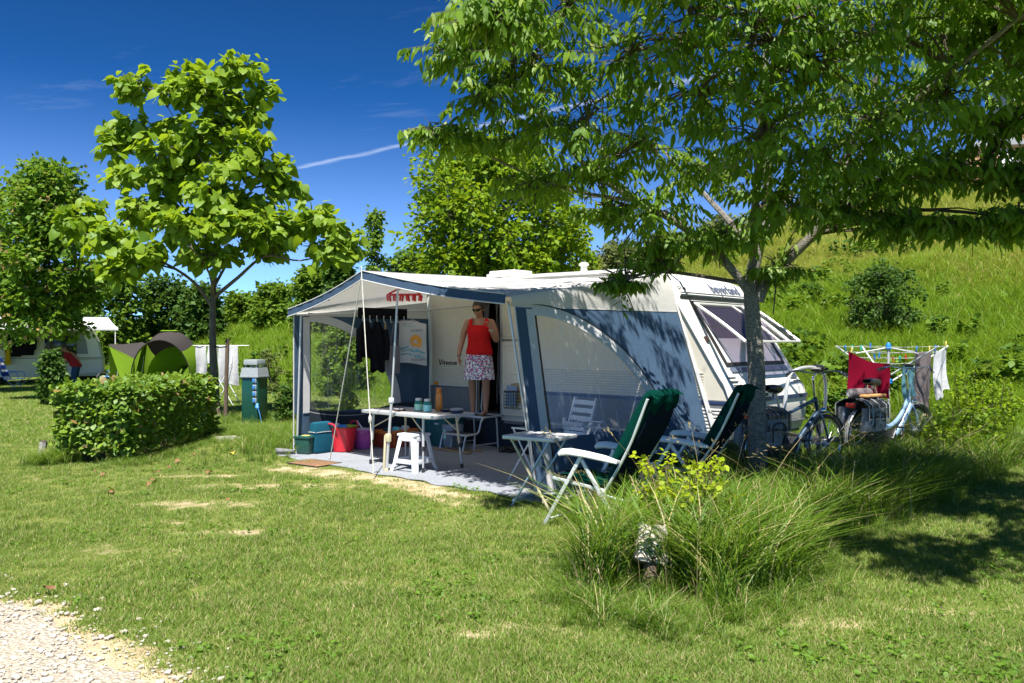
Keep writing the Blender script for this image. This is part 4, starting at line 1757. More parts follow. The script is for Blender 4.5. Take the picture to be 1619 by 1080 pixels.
for sd_ in (-1, 1):
    o_ = Vector((0.006 * sd_, 0, 0))
    b0, z0, rb, rz = (0.20, 0.58, 1.60, 1.35)
    zt = 1.97
    mb = MB(OA)
    # white head band up to the roof edge
    mb.grid(lambda u, v: side_pt(sd_, -0.1 + 2.57 * u if u > 0 else -0.1, zt + (roof_edge_z(sd_, 2.47 * u) - zt) * v) + Vector((0.03 * sd_ * math.sin(v * 2.6), 0, 0)), 30, 6)
    mb.build("head_band", "white_fabric", awn, ang=60)
    mb = MB(OA)
    NB_ = 24
    be = 2.47

    def outer(phi):
        # rectangle corner path: right edge then top
        f = phi / (math.pi / 2)
        if f < 0.5:
            return (be, z0 + (zt - z0) * f * 2)
        return (be + (b0 - be) * (f - 0.5) * 2, zt)

    def pan(u, v):
        phi = u * math.pi / 2
        ib, iz = b0 + rb * math.cos(phi) ** 1.05, z0 + rz * math.sin(phi) ** 1.05
        ob_, oz = outer(phi)
        return side_pt(sd_, ib + (ob_ - ib) * v, iz + (oz - iz) * v)
    mb.grid(pan, 32, 14)
    mb.grid(lambda u, v: side_pt(sd_, 2.47 * u, 0.02 + (z0 - 0.02) * v), 40, 6)
    mb.grid(lambda u, v: side_pt(sd_, b0 * u - 0.04 * (1 - u), z0 + (zt - z0) * v), 3, 16)
    sp_ = mb.build("side_panel", "navy_fabric", awn, ang=60)
    for bs in (1.98, 2.22):
        MB(OA).tube([side_pt(sd_, bs, 0.05 + (zt - 0.05) * i / 20) + o_ * 0.6 for i in range(21)], 0.004, 4).build("seam", "navy_band", sp_)
    MB(OA).tube([side_pt(sd_, 2.47 * i / 30, zt) + o_ * 0.6 for i in range(31)], 0.006, 4).build("seam", "white_trim", sp_)
    # window film and its white trim
    mb = MB(OA)
    mb.grid(lambda u, v: side_pt(sd_, b0 + v * rb * math.cos(u * math.pi / 2) ** 1.05, z0 + v * rz * math.sin(u * math.pi / 2) ** 1.05) - o_, 24, 12)
    mb.build("window_film", "awning_film", awn)
    mb = MB(OA)

    def trim(u, v):
        phi = u * math.pi / 2
        k_ = 0.965 + 0.085 * v
        return side_pt(sd_, b0 + rb * k_ * math.cos(phi) ** 1.05, z0 + rz * k_ * math.sin(phi) ** 1.05) + o_
    mb.grid(trim, 30, 2)
    mb.grid(lambda u, v: side_pt(sd_, b0 - 0.085 + 0.10 * u, z0 - 0.55 * (sd_ > 0) + (rz + 0.02 + 0.55 * (sd_ > 0)) * v) + o_, 2, 14)
    mb.build("window_trim", "white_trim", awn, thick=0.003)
    if sd_ < 0:
        # the same trim on the inner face
        mb = MB(OA)
        mb.grid(lambda u, v: trim(u, v) - o_ * 2.6 + Vector((0.004, 0, 0)), 30, 2)
        mb.grid(lambda u, v: side_pt(sd_, b0 - 0.10 + 0.11 * u, z0 + (rz + 0.02) * v) - o_ * 1.8, 2, 14)
        mb.build("window_trim", "white_trim", awn, thick=0.003)
    mb = MB(OA)
    mb.tube([side_pt(sd_, b0 + rb * 1.055 * math.cos(i / 30 * math.pi / 2) ** 1.05, z0 + rz * 1.055 * math.sin(i / 30 * math.pi / 2) ** 1.05) + o_ * 1.8 for i in range(31)], 0.007, 4)
    mb.tube([side_pt(sd_, b0 + 0.03, z0 - 0.3 + 1.6 * i / 12) + o_ * 1.6 for i in range(13)], 0.011, 4)
    mb.build("zip_line", "black_plastic", awn)
    mb = MB(OA)
    mb.tube([side_pt(sd_, -0.04, 2.05 * i / 10) + o_ for i in range(11)], 0.009, 5)
    if sd_ < 0:
        mb.tube([side_pt(sd_, b0 + rb * i / 16, z0 - 0.10 * math.sin(i / 16 * 3.1) ** 0.8 + 0.02) - o_ * 2 for i in range(17)], 0.010, 5)
    mb.build("piping", "white_trim", awn)
    if sd_ < 0:
        # dark mud wall hanging below the window
        mb = MB(OA)
        mb.grid(lambda u, v: side_pt(sd_, b0 + 2.2 * u, 0.02 + (0.62 - 0.09 * math.sin(min(1, u * 1.4) * 3.1)) * v) + Vector((0.02, 0, 0)), 24, 4)
        mb.build("mud_wall", "dark_skirt", awn)
    else:
        mb = MB(OA)
        # dark rubber-backed gap flap against the caravan's front edge
        mb.grid(lambda u, v: Vector((4.50 + (5.12 - 4.50) * u + 0.06 * v * u, 2.46 + 0.02 * v, 2.42 - 1.9 * u)) + Vector((0.02, 0, 0)), 16, 3)
        mb.build("draught_strip", "white_trim", awn)
# poles
MB(OA).tube([(0.02, -0.02, 0.0), (0.06, 0.02, 1.97)], 0.014, 8).build("frame_pole", "alu", awn)
MB(OA).tube([(0.06, 0.02, 1.97), (0.05, 2.42, 2.10)], 0.012, 6).build("frame_pole", "alu", awn)
MB(OA).tube([(0.09, 2.40, 0.02), (0.09, 2.42, 2.42)], 0.013, 7).build("frame_pole", "alu", awn)
MB(OA).tube([(4.44, 0.04, 0.0), (4.12, -0.06, 2.02)], 0.014, 8).build("frame_pole", "alu", awn)
MB(OA).tube([(0.06, 2.40, 2.11), (1.06, 2.42, 2.15)], 0.011, 6).build("frame_pole", "alu", awn)
MB(OA).tube([(4.12, -0.02, 1.99), (4.42, 2.42, 2.38)], 0.012, 6).build("frame_pole", "alu", awn)
MB(OA).tube([(2.2, -0.02, 2.38), (2.15, 2.42, 2.46)], 0.012, 6).build("frame_pole", "alu", awn)

mb = MB(OA)
mb.tube([(2.20, 0.02, 2.36), (2.17, -0.06, 0.86)], 0.0125, 10)
mb.tube([(2.17, -0.06, 0.9), (2.14, -0.12, 0.0)], 0.017, 10)
cp = mb.build("centre_pole", "alu", awn)
mb = MB(OA)
MB(OA).box((2.165, -0.062, 0.88), (0.05, 0.05, 0.06), bev=0.008).build("pole_collar", "white_plastic", cp)
mb.box((2.15, -0.10, 0.42), (0.07, 0.05, 0.10), bev=0.012)
mb.bar((2.115, -0.11, 0.45), (2.12, -0.14, 0.03), 0.03, 0.02, 0.004)
mb.lathe([(0.026, 0), (0.03, 0.02), (0.022, 0.05)], 10, (2.14, -0.12, 0))
mb.build("pole_clamp", "beige_tube", cp)
# guy lines and pegs
top_ = FP + Vector((0, -0.03, -0.02))
for (pg, nm) in (((2.41, -0.52, 0.0), 1), ((1.02, -0.16, 0.0), 2)):
    mb = MB(OA)
    pg = Vector(pg)
    mb.tube([top_ + Vector((0, 0, 0.08 if nm == 1 else -0.06)), top_.lerp(pg, 0.5) - Vector((0, 0, 0.015)), pg + Vector((0, 0, 0.05))], 0.0065, 5)
    if nm == 1:
        q = top_.lerp(pg, 0.72)
        mb.lathe([(0.004, -0.05), (0.02, -0.03), (0.02, 0.03), (0.004, 0.06)], 8, q)
    gl_ = mb.build("guy_line", "rope", awn)
    mb = MB(OA)
    mb.tube([pg + Vector((0, 0.01, -0.05)), pg + Vector((0, -0.02, 0.07)), pg + Vector((0, -0.005, 0.085))], 0.005, 5)
    mb.build("peg", "alu_paint", gl_)
# corner light clip under the canvas
mb = MB(OA)
mb.box(roof(0.22, 0.03) + Vector((0, 0.03, -0.04)), (0.06, 0.03, 0.03), bev=0.004)
mb.build("canvas_clip", "steel_dark", awn)

# ------------------------------------------------------------------ on the pitch: carpet, mat, table, stool
cp_ = MB((2.2, 1.0, 0))
NA, NBb = 70, 36


def carpet_pt(u, v):
    a = -0.12 + 4.95 * u
    fr = -0.30 + 0.03 * math.sin(a * 5.1) + 0.02 * math.sin(a * 13) + 0.10 * max(0, 0.25 - a) * 2 - 0.02 * a * 0
    b = fr + (2.46 - fr) * v
    if a < 0.1:
        a += 0.05 * math.sin(b * 4)
    z = 0.016 + 0.006 * mnoise.noise(Vector((a * 2.5, b * 2.5, 0))) + 0.006 * math.exp(-v * 20) * math.sin(a * 11)
    return Vector((a, b, max(0.009, z)))


carpet = cp_.grid(carpet_pt, NA, NBb).build("groundsheet", "carpet", None, thick=0.006)
carpet.location = W(2.2, 1.0)
carpet.rotation_euler = (0, 0, TH)
tag(carpet, "grey woven groundsheet spread on the lawn under the awning", "groundsheet")

mt = thing("doormat", "brown ribbed doormat lying on the grass at the awning's left front corner", "doormat", (-2.58, 10.72, 0), R(-36))
mb = MB()
mb.box((0, 0, 0.016), (0.58, 0.40, 0.012), bev=0.004)
mb.build("mat_pile", "doormat", mt)
mb = MB()
for s_ in (-1, 1):
    mb.bar((-0.3, 0.205 * s_, 0.016), (0.3, 0.205 * s_, 0.016), 0.02, 0.014, 0.004)
    mb.bar((0.295 * s_, -0.2, 0.016), (0.295 * s_, 0.2, 0.016), 0.02, 0.014, 0.004)
mb.build("rubber_edge", "rubber", mt)
mb = MB()
for q in range(9):
    x = -0.24 + q * 0.06
    mb.bar((x - 0.04, -0.19, 0.0225), (x + 0.04, 0.19, 0.0225), 0.009, 0.004)
mb.build("rib", "bark_dark", mt, kind="stuff")

tbl = camp("camping_table", "grey topped folding camping table with jars standing under the awning", "table", 2.15, 0.36)
OT = (2.15, 0.36, 0)
mb = MB(OT)
mb.box((2.15, 0.36, 0.705), (1.40, 0.66, 0.022), bev=0.006)
mb.build("tabletop", "table_top", tbl)
mb = MB(OT)
for (p_, q_) in (((1.45, 0.03), (2.85, 0.03)), ((1.45, 0.69), (2.85, 0.69)), ((1.45, 0.03), (1.45, 0.69)), ((2.85, 0.03), (2.85, 0.69))):
    mb.bar((*p_, 0.70), (*q_, 0.70), 0.014, 0.04, 0.004)
mb.build("edge_trim", "alu_paint", tbl)
for (a, b, a2, b2, m_) in ((1.56, 0.14, 1.52, 0.12, "alu_paint"), (2.55, 0.12, 2.57, 0.10, "alu_paint"), (2.60, 0.62, 2.66, 0.66, "beige_tube"), (1.62, 0.62, 1.6, 0.64, "beige_tube")):
    mb = MB(OT)
    mb.tube([(a, b, 0.69), (a + (a2 - a) * 0.6, b + (b2 - b) * 0.6, 0.28)], 0.016, 8)
    lg = mb.build("leg", m_, tbl)
    mb = MB(OT)
    mb.tube([(a + (a2 - a) * 0.6, b + (b2 - b) * 0.6, 0.30), (a2, b2, 0.05)], 0.012, 8)
    mb.build("leg_extension", "alu", lg)
    mb = MB(OT)
    mb.lathe([(0.02, 0), (0.02, 0.05), (0.014, 0.06)], 8, (a2, b2, 0.014))
    mb.build("leg_foot", "black_plastic", lg)
    MB(OT).lathe([(0.02, 0), (0.021, 0.05)], 8, (a + (a2 - a) * 0.6, b + (b2 - b) * 0.6, 0.28)).build("leg_collar", "black_plastic", lg)
for pts in ([(1.56, 0.14, 0.50), (1.95, 0.2, 0.68)], [(2.55, 0.12, 0.50), (2.3, 0.14, 0.68)], [(2.60, 0.62, 0.5), (2.3, 0.6, 0.68)], [(1.56, 0.14, 0.66), (1.62, 0.62, 0.66)], [(2.55, 0.12, 0.66), (2.60, 0.62, 0.66)]):
    MB(OT).tube(pts, 0.008, 6).build("brace", "beige_tube", tbl)

TT = 0.722


def jar(a, b, mname, lab):
    t_ = camp("storage_jar", lab, "jar", a, b, TT - 0.005, "glass jars on the camping table")
    mb = MB()
    mb.lathe([(0.04, 0.0), (0.052, 0.006), (0.053, 0.10), (0.046, 0.125), (0.036, 0.135)], 20)
    mb.build("glass", mname, t_)
    mb = MB()
    mb.lathe([(0.0545, 0.03), (0.0545, 0.085)], 20, caps=False)
    mb.build("paper_label", "lilac_plastic" if False else "jar_mint" if mname == "jar_mint" else "jar_aqua", t_)
    mb = MB()
    mb.lathe([(0.038, 0.132), (0.041, 0.135), (0.041, 0.16), (0.034, 0.164)], 18)
    mb.build("screw_cap", "alu", t_)


M["jar_glass_green"] = pm("jar_glass_green", (0.03, 0.20, 0.15), 0.12, var=0.1)
for (a, b, col_, lab) in ((2.14, 0.40, "jar_mint", "jar with a mint green label and metal cap, left of the two on the table"), (2.33, 0.38, "jar_aqua", "jar with an aqua blue label and metal cap, right of the two on the table")):
    t_ = camp("storage_jar", lab, "jar", a, b, TT - 0.006, "jars on the camping table")
    MB().lathe([(0.042, 0.0), (0.052, 0.006), (0.053, 0.10), (0.046, 0.128), (0.036, 0.138)], 20).build("glass", "jar_glass_green", t_)
    MB().lathe([(0.0537, 0.014), (0.0542, 0.09)], 20, caps=False).build("paper_label", col_, t_)
    MB().lathe([(0.038, 0.134), (0.042, 0.137), (0.042, 0.162), (0.034, 0.166)], 18).build("screw_cap", "alu", t_)
t_ = camp("drinks_bottle", "orange plastic drinks bottle standing behind the two jars", "bottle", 2.30, 0.60, TT - 0.006)
MB().lathe([(0.04, 0), (0.045, 0.01), (0.045, 0.10), (0.04, 0.13), (0.044, 0.17), (0.034, 0.215), (0.028, 0.235)], 18).build("flask", "bottle_orange", t_)
MB().lathe([(0.032, 0.225), (0.034, 0.23), (0.034, 0.285), (0.026, 0.295)], 16).build("screw_cap", "orange_plastic", t_)
t_ = camp("ashtray", "round dark brown tin ashtray on the table beside the centre pole", "ashtray", 1.96, 0.24, TT - 0.006)
MB().lathe([(0.07, 0), (0.075, 0.004), (0.075, 0.04), (0.06, 0.045), (0.055, 0.02)], 20).build("tin", "brown_tin", t_)
MB().lathe([(0.0765, 0.028), (0.0775, 0.033), (0.0765, 0.038)], 20, caps=False).build("rim", "alu_paint", t_)
t_ = camp("dish", "flat dark blue dish behind the jars on the table", "dish", 2.46, 0.60, TT - 0.006)
MB().lathe([(0.06, 0), (0.095, 0.022), (0.1, 0.03), (0.09, 0.026), (0.055, 0.008)], 22).build("bowl", "navy_plastic", t_)
t_ = camp("lidded_tub", "round navy tub with a grey lid at the right end of the table", "tub", 2.72, 0.52, TT - 0.006)
MB().lathe([(0.06, 0), (0.078, 0.006), (0.082, 0.04)], 20).build("tub_body", "navy_plastic", t_)
MB().lathe([(0.087, 0.038), (0.087, 0.052), (0.06, 0.062), (0.0, 0.064)], 20).build("lid", "grey_plastic", t_)

# white plastic stool
st = camp("plastic_stool", "white moulded plastic stool under the camping table", "stool", 2.33, 0.16, 0.014, rz=R(8))
mb = MB()
H_ = 0.46
tw_, bw_ = 0.13, 0.20
# slab top with rounded rim
mb.box((0, 0, H_ - 0.018), (0.30, 0.30, 0.036), bev=0.016)
mb.build("seat", "white_plastic", st)
for (sx_, sy_) in ((-1, -1), (1, -1), (1, 1), (-1, 1)):
    mb = MB()
    # a leg is an L in plan, flaring outwards
    def legp(z, inset_x, inset_y):
        k_ = tw_ + (bw_ - tw_) * (1 - z / H_) + (0.012 if z < 0.03 else 0)
        wl = 0.055 + 0.02 * (z / H_)
        return Vector((sx_ * (k_ - inset_x * wl), sy_ * (k_ - inset_y * wl), z))
    zs = [0, 0.02, 0.1, 0.2, 0.3, 0.38, H_ - 0.03]
    pl = [(1, 0), (0.12, 0), (0, 0.12), (0, 1)]
    mb.grid(lambda u, v: legp(zs[round(v * 6)], *pl[round(u * 3)]), 3, 6)
    mb.build("leg", "white_plastic", st, thick=0.006)
mb = MB()
for s_ in (-1, 1):
    k1 = tw_ + (bw_ - tw_) * (1 - 0.12 / H_) - 0.003
    mb.bar((-k1 + 0.03, s_ * k1, 0.125), (k1 - 0.03, s_ * k1, 0.125), 0.012, 0.055, 0.004)
    mb.bar((s_ * k1, -k1 + 0.03, 0.125), (s_ * k1, k1 - 0.03, 0.125), 0.012, 0.055, 0.004)
    k1 = tw_ + 0.012
    mb.bar((-k1 + 0.03, s_ * k1, H_ - 0.06), (k1 - 0.03, s_ * k1, H_ - 0.06), 0.01, 0.06, 0.004)
    mb.bar((s_ * k1, -k1 + 0.03, H_ - 0.06), (s_ * k1, k1 - 0.03, H_ - 0.06), 0.01, 0.06, 0.004)
mb.build("apron", "white_plastic", st)

# ------------------------------------------------------------------ tubs, buckets and boxes along the left wall
GZ = 0.02
t_ = camp("caddy_bin", "small dark green lidded caddy bin with a yellow note on its lid", "bin", 0.10, 0.08, GZ, rz=R(20))
MB().box((0, 0, 0.11), (0.25, 0.21, 0.22), bev=0.02, taper=0.82).build("bin_body", "bin_green", t_)
ld = MB().box((0, 0, 0.235), (0.275, 0.235, 0.035), bev=0.014).build("lid", "bin_green", t_)
MB().box((0.0, 0, 0.2555), (0.11, 0.09, 0.004)).build("note", "yellow_paper", ld)
MB().tube(spline([(-0.132, 0.0, 0.2), (-0.15, -0.06, 0.15), (-0.135, -0.11, 0.1), (-0.10, -0.128, 0.06)], 4), 0.008, 6).build("handle", "grey_plastic", t_)
t_ = camp("shoe", "grey shoe lying beside the green caddy bin at the awning corner", "shoe", -0.12, -0.12, 0.012, rz=R(40))
mb = MB()
mb.grid(lambda u, v: Vector((-0.13 + 0.26 * u, (0.045 + 0.01 * math.sin(u * 5)) * math.cos(v * 6.283) * max(0.15, math.sin(max(0.06, min(0.97, u)) * math.pi) ** 0.4), 0.045 + 0.04 * math.sin(v * 6.283) * (1.1 - 0.6 * u))), 10, 12, cv=True)
mb.build("upper", "grey_cloth", t_)
MB().box((0, 0, 0.008), (0.27, 0.09, 0.018), bev=0.007).build("sole", "black_plastic", t_)
t_ = camp("storage_bag", "dark teal soft bag with a white seam standing behind the green caddy bin", "bag", 0.17, 0.30, GZ)
MB().box((0, 0, 0.22), (0.17, 0.34, 0.44), bev=0.05).build("bag_body", fabric("teal_cloth", (0.015, 0.09, 0.14), 0.05, 0.2), t_)
mb = MB()
mb.tube([(0.087, -0.15, 0.30), (0.089, 0, 0.305), (0.087, 0.15, 0.30)], 0.006, 4)
mb.tube([(-0.08, -0.172, 0.30), (0, -0.174, 0.303), (0.08, -0.172, 0.30)], 0.006, 4)
mb.build("seam", "white_trim", t_)

t_ = camp("flexible_tub", "red flexible tub filled with green and blue things", "tub", 0.24, 0.60, GZ)
MB().lathe([(0.14, 0), (0.155, 0.01), (0.195, 0.28), (0.212, 0.345), (0.22, 0.35), (0.205, 0.345), (0.19, 0.28), (0.19, 0.24)], 28).build("tub_body", "red_plastic", t_)
for an in (R(-80), R(100)):
    cx, cy = 0.215 * math.cos(an), 0.215 * math.sin(an)
    tx_, ty_ = -math.sin(an), math.cos(an)
    mb = MB()
    mb.tube(spline([(cx + tx_ * 0.09, cy + ty_ * 0.09, 0.33), (cx * 1.1 + tx_ * 0.06, cy * 1.1 + ty_ * 0.06, 0.395), (cx * 1.14, cy * 1.14, 0.41), (cx * 1.1 - tx_ * 0.06, cy * 1.1 - ty_ * 0.06, 0.395), (cx - tx_ * 0.09, cy - ty_ * 0.09, 0.33)], 4), 0.013, 7)
    mb.build("handle", "red_plastic", t_)
t2 = camp("washing_up_bowl", "lime green bowl resting in the red flexible tub", "bowl", 0.24, 0.60, GZ + 0.30)
MB().lathe([(0.12, -0.04), (0.16, 0.0), (0.205, 0.055), (0.214, 0.06), (0.2, 0.055), (0.15, 0.005), (0.0, -0.01)], 26).build("bowl_body", "lime_plastic", t2)
t2 = camp("beach_toy", "blue plastic scoop lying in the lime green bowl", "toy", 0.30, 0.56, GZ + 0.335)
MB().ell((0, 0, 0.02), (0.085, 0.06, 0.035)).build("scoop", "blue_plastic", t2)
MB().tube([(-0.08, 0, 0.03), (-0.18, 0.03, 0.05)], 0.014, 7).build("handle", "blue_plastic", t2)
t2 = camp("folded_cloth", "pale lilac cloth bundled in the lime green bowl beside the blue scoop", "cloth", 0.15, 0.55, GZ + 0.33)
mb = MB()
mb.grid(lambda u, v: Vector((0.08 * math.cos(u * 6.283) * math.sin(v * 3.14159), 0.06 * math.sin(u * 6.283) * math.sin(v * 3.14159), 0.02 - 0.045 * math.cos(v * 3.14159) + 0.012 * math.sin(u * 19 + v * 7))), 18, 8, cu=True)
mb.build("cloth", "lilac_plastic", t2)

t_ = camp("bucket", "pink plastic bucket with a lid and a stick leaning out of it", "bucket", 0.22, 0.98, GZ)
MB().lathe([(0.115, 0), (0.125, 0.01), (0.155, 0.26), (0.165, 0.265), (0.165, 0.28), (0.152, 0.28), (0.148, 0.25)], 26).build("bucket_body", "pink_plastic", t_)
MB().lathe([(0.148, 0.272), (0.15, 0.29), (0.10, 0.296), (0.0, 0.296)], 24).build("lid", "lilac_plastic", t_)
MB().tube(spline([(-0.163, 0, 0.26), (-0.12, -0.15, 0.20), (0.0, -0.185, 0.17), (0.12, -0.15, 0.2), (0.163, 0, 0.26)], 4), 0.004, 5).build("handle", "steel_dark", t_)
t2 = camp("dish_brush", "pale stick standing up slantwise from the pink bucket", "brush", 0.20, 0.94, GZ + 0.295)
MB().tube([(0.06, 0.0, 0.0), (-0.05, -0.02, 0.11)], 0.011, 7).build("handle", "white_plastic", t2)

t_ = camp("folding_crate", "orange and brick red slatted folding crate beside the pink bucket", "crate", 0.34, 1.50, GZ)
mb = MB()
cw, cl, ch = 0.34, 0.58, 0.25
mb.box((0, 0, 0.012), (cw, cl, 0.02))
mb.build("crate_base", "brick_plastic", t_)
mb = MB()
for q in range(4):
    z = 0.045 + q * 0.045
    for s_ in (-1, 1):
        mb.bar((s_ * cw / 2, -cl / 2, z), (s_ * cw / 2, cl / 2, z), 0.014, 0.034, 0.004)
        mb.bar((-cw / 2, s_ * cl / 2, z), (cw / 2, s_ * cl / 2, z), 0.014, 0.034, 0.004)
mb.build("slat", "brick_plastic", t_, kind="stuff")
mb = MB()
for s_ in (-1, 1):
    for q in range(6):
        y = -cl / 2 + cl * q / 5
        mb.bar((s_ * cw / 2, y, 0.02), (s_ * cw / 2, y, 0.22), 0.018, 0.02, 0.003, up=(0, 1, 0))
    mb.bar((s_ * cw / 2, -cl / 2 - 0.005, 0.225), (s_ * cw / 2, cl / 2 + 0.005, 0.225), 0.022, 0.05, 0.006)
    mb.bar((-cw / 2, s_ * cl / 2, 0.225), (cw / 2, s_ * cl / 2, 0.225), 0.022, 0.05, 0.006)
mb.build("top_rim", "orange_plastic", t_)
for k_, (mm, nn, lab) in enumerate((("teal_plastic", "packet", "dark green packet standing in the orange crate"), ("jar_aqua", "packet", "pale blue packet standing in the orange crate"), ("paper", "packet", "white packet standing in the orange crate"))):
    t2 = camp("packet", lab, "packet", 0.34 + 0.03 * (k_ - 1), 1.36 + 0.15 * k_, GZ + 0.025, rz=0.3 * k_)
    MB().box((0, 0, 0.12), (0.12, 0.07, 0.24 + 0.015 * k_), bev=0.01).build("carton", mm, t2)
    MB().box((0, 0, 0.244 + 0.0075 * k_), (0.10, 0.012, 0.02)).build("flap", mm, t2)
t_ = camp("plastic_ball", "purple pink plastic ball lying between the orange crate and the teal boxes", "ball", 0.62, 1.66, GZ)
MB().ell((0, 0, 0.10), (0.10, 0.10, 0.10), 20, 12).build("ball_shell", "pink_plastic", t_)
MB().lathe([(0.01, 0.0), (0.012, 0.004)], 8, (0.02, -0.04, 0.19)).build("valve", "lilac_plastic", t_)

for (a, b, lab) in ((0.50, 2.10, "dark teal storage box with a black catch, left of the two under the table"), (0.88, 2.06, "dark teal storage box with small white print, right of the two under the table")):
    t_ = camp("storage_box", lab, "box", a, b, GZ, "storage boxes behind the table")
    MB().box((0, 0, 0.20), (0.35, 0.40, 0.40), bev=0.015, taper=0.94).build("box_body", "teal_plastic", t_)
    MB().box((0, 0, 0.42), (0.375, 0.42, 0.045), bev=0.012).build("lid", "teal_plastic", t_)
    if a < 0.6:
        MB().box((0, -0.206, 0.33), (0.11, 0.02, 0.1), bev=0.008).build("catch", "black_plastic", t_)
    else:
        MB().box((-0.02, -0.203, 0.34), (0.09, 0.004, 0.02)).build("print", "paper", t_)
t_ = camp("waste_bin", "grey plastic bin lined with a clear bag beside the folding step", "bin", 1.12, 1.95, GZ)
MB().box((0, 0, 0.17), (0.24, 0.24, 0.34), bev=0.02, taper=0.8).build("bin_body", "grey_plastic", t_)
mb = MB()
mb.grid(lambda u, v: Vector(((0.13 + 0.02 * v + 0.008 * math.sin(u * 60)) * math.cos(u * 6.283) * 1.1, (0.13 + 0.02 * v + 0.008 * math.sin(u * 47)) * math.sin(u * 6.283) * 1.1, 0.36 - 0.09 * v + 0.012 * math.sin(u * 31))), 48, 3, cu=True)
mb.build("bin_liner", "awning_film", t_)
MB().box((-0.05, -0.117, 0.2), (0.05, 0.004, 0.14)).build("sticker", "jar_mint", t_)

# folding double step
stp = camp("folding_step", "two tread folding step with grey tubular frame below the caravan door", "step", 1.42, 2.05, GZ + 0.02)
OS = (1.42, 2.05, 0)
for (b, z, w_) in ((1.78, 0.22, 0.24), (2.16, 0.45, 0.26)):
    mb = MB(OS)
    mb.box((1.44, b, z), (0.48, w_, 0.03), bev=0.01)
    tr_ = mb.build("tread", "alu_paint", stp)
    mb = MB(OS)
    mb.box((1.44, b, z + 0.017), (0.44, w_ - 0.04, 0.005))
    mb.build("grip_mat", "black_plastic", tr_)
for a in (1.20, 1.68):
    mb = MB(OS)
    mb.tube(spline([(a, 1.62, 0.0), (a, 1.66, 0.16), (a, 1.70, 0.21), (a, 1.86, 0.22), (a, 1.94, 0.26), (a, 1.99, 0.40), (a, 2.06, 0.445), (a, 2.26, 0.45), (a, 2.31, 0.40), (a, 2.34, 0.0)], 5), 0.0135, 8)
    mb.build("side_frame", "alu", stp)
    mb = MB(OS)
    mb.tube([(a, 1.86, 0.21), (a, 1.84, 0.0)], 0.012, 8)
    mb.tube([(a, 1.85, 0.06), (a, 2.33, 0.06)], 0.010, 6)
    mb.build("strut", "alu", stp)
for b in (1.63, 1.86):
    t_ = camp("timber_plank", "wooden plank under the %s feet of the folding step" % ("front" if b < 1.7 else "middle"), "plank", 1.44, b, 0.016, "planks under the folding step")
    MB().box((0, 0, 0.012), (0.72, 0.075, 0.024), bev=0.004).build("board", "wood", t_)


def sandal(a, b, rz, lab, mm="bark_dark"):
    t_ = camp("sandal", lab, "sandal", a, b, GZ, "sandals by the folding step", rz)
    mb = MB()
    ol = [(-0.035, -0.13), (0.035, -0.13), (0.042, -0.05), (0.048, 0.04), (0.04, 0.11), (0, 0.14), (-0.038, 0.11), (-0.045, 0.03), (-0.036, -0.05)]
    mb.prism([(x, y, 0.0) for x, y in ol], (0, 0, 0.025))
    mb.build("sole", "black_plastic", t_, bev=0.006)
    for y in (0.06, -0.02, -0.09):
        mb = MB()
        mb.grid(lambda u, v: Vector((0.046 * math.cos(u * 3.1416), y - 0.018 + 0.036 * v, 0.022 + (0.055 if y < 0.03 else 0.045) * math.sin(u * 3.1416))), 10, 1)
        mb.build("strap", mm, t_, thick=0.004)


sandal(2.00, 2.16, 0.2, "left brown sandal of the near pair right of the folding step")
sandal(2.13, 2.18, 0.1, "right brown sandal of the near pair right of the folding step")
sandal(2.36, 2.22, 0.3, "left dark sandal of the farther pair by the awning's right wall", "black_plastic")
sandal(2.48, 2.26, 0.2, "right dark sandal of the farther pair by the awning's right wall", "black_plastic")

# magazines in the net pocket of the door
for (a, mm, lab, dz, tl) in ((1.87, "mag_blue", "magazine with a blue and orange cover in the door's net pocket", 0.0, 0.06), (1.98, "mag_brown", "magazine with a brown cover behind the blue one in the net pocket", 0.04, -0.1)):
    base = (0.25, 0.42, 0.62) if mm == "mag_blue" else (0.42, 0.27, 0.10)
    M[mm] = pm(mm, base, 0.4, var=0.3, scale=14, dirt=(0.7, 0.3, 0.05) if mm == "mag_blue" else (0.6, 0.5, 0.3))
    t_ = camp("magazine", lab, "magazine", a, B0 - (0.095 if mm == "mag_blue" else 0.075), 0.64)
    t_.rotation_euler = (R(-4), tl, TH)
    MB().box((0, 0, 0.16 + dz), (0.21, 0.012, 0.30)).build("cover", mm, t_)
    MB().box((0.002, 0, 0.16 + dz), (0.206, 0.008, 0.304)).build("pages", "paper", t_)

# ------------------------------------------------------------------ hanging inside the awning
pg_ = camp("hook_rail", "black fabric hook rail hanging from the awning's left roof pole", "hook rail", 0.10, 1.45, 1.93)
MB().box((0, 0, 0.10), (0.02, 0.94, 0.16), bev=0.006).build("rail_band", "black_cloth", pg_)
for q in range(7):
    y = -0.40 + q * 0.133
    mb = MB()
    mb.tube(spline([(0.012, y, 0.05), (0.02, y, -0.02), (0.045, y, -0.045), (0.06, y, -0.02)], 4), 0.006, 5)
    mb.ell((0.014, y, 0.05), (0.012, 0.012, 0.012), 8, 6)
    mb.build("hook", "alu", pg_)


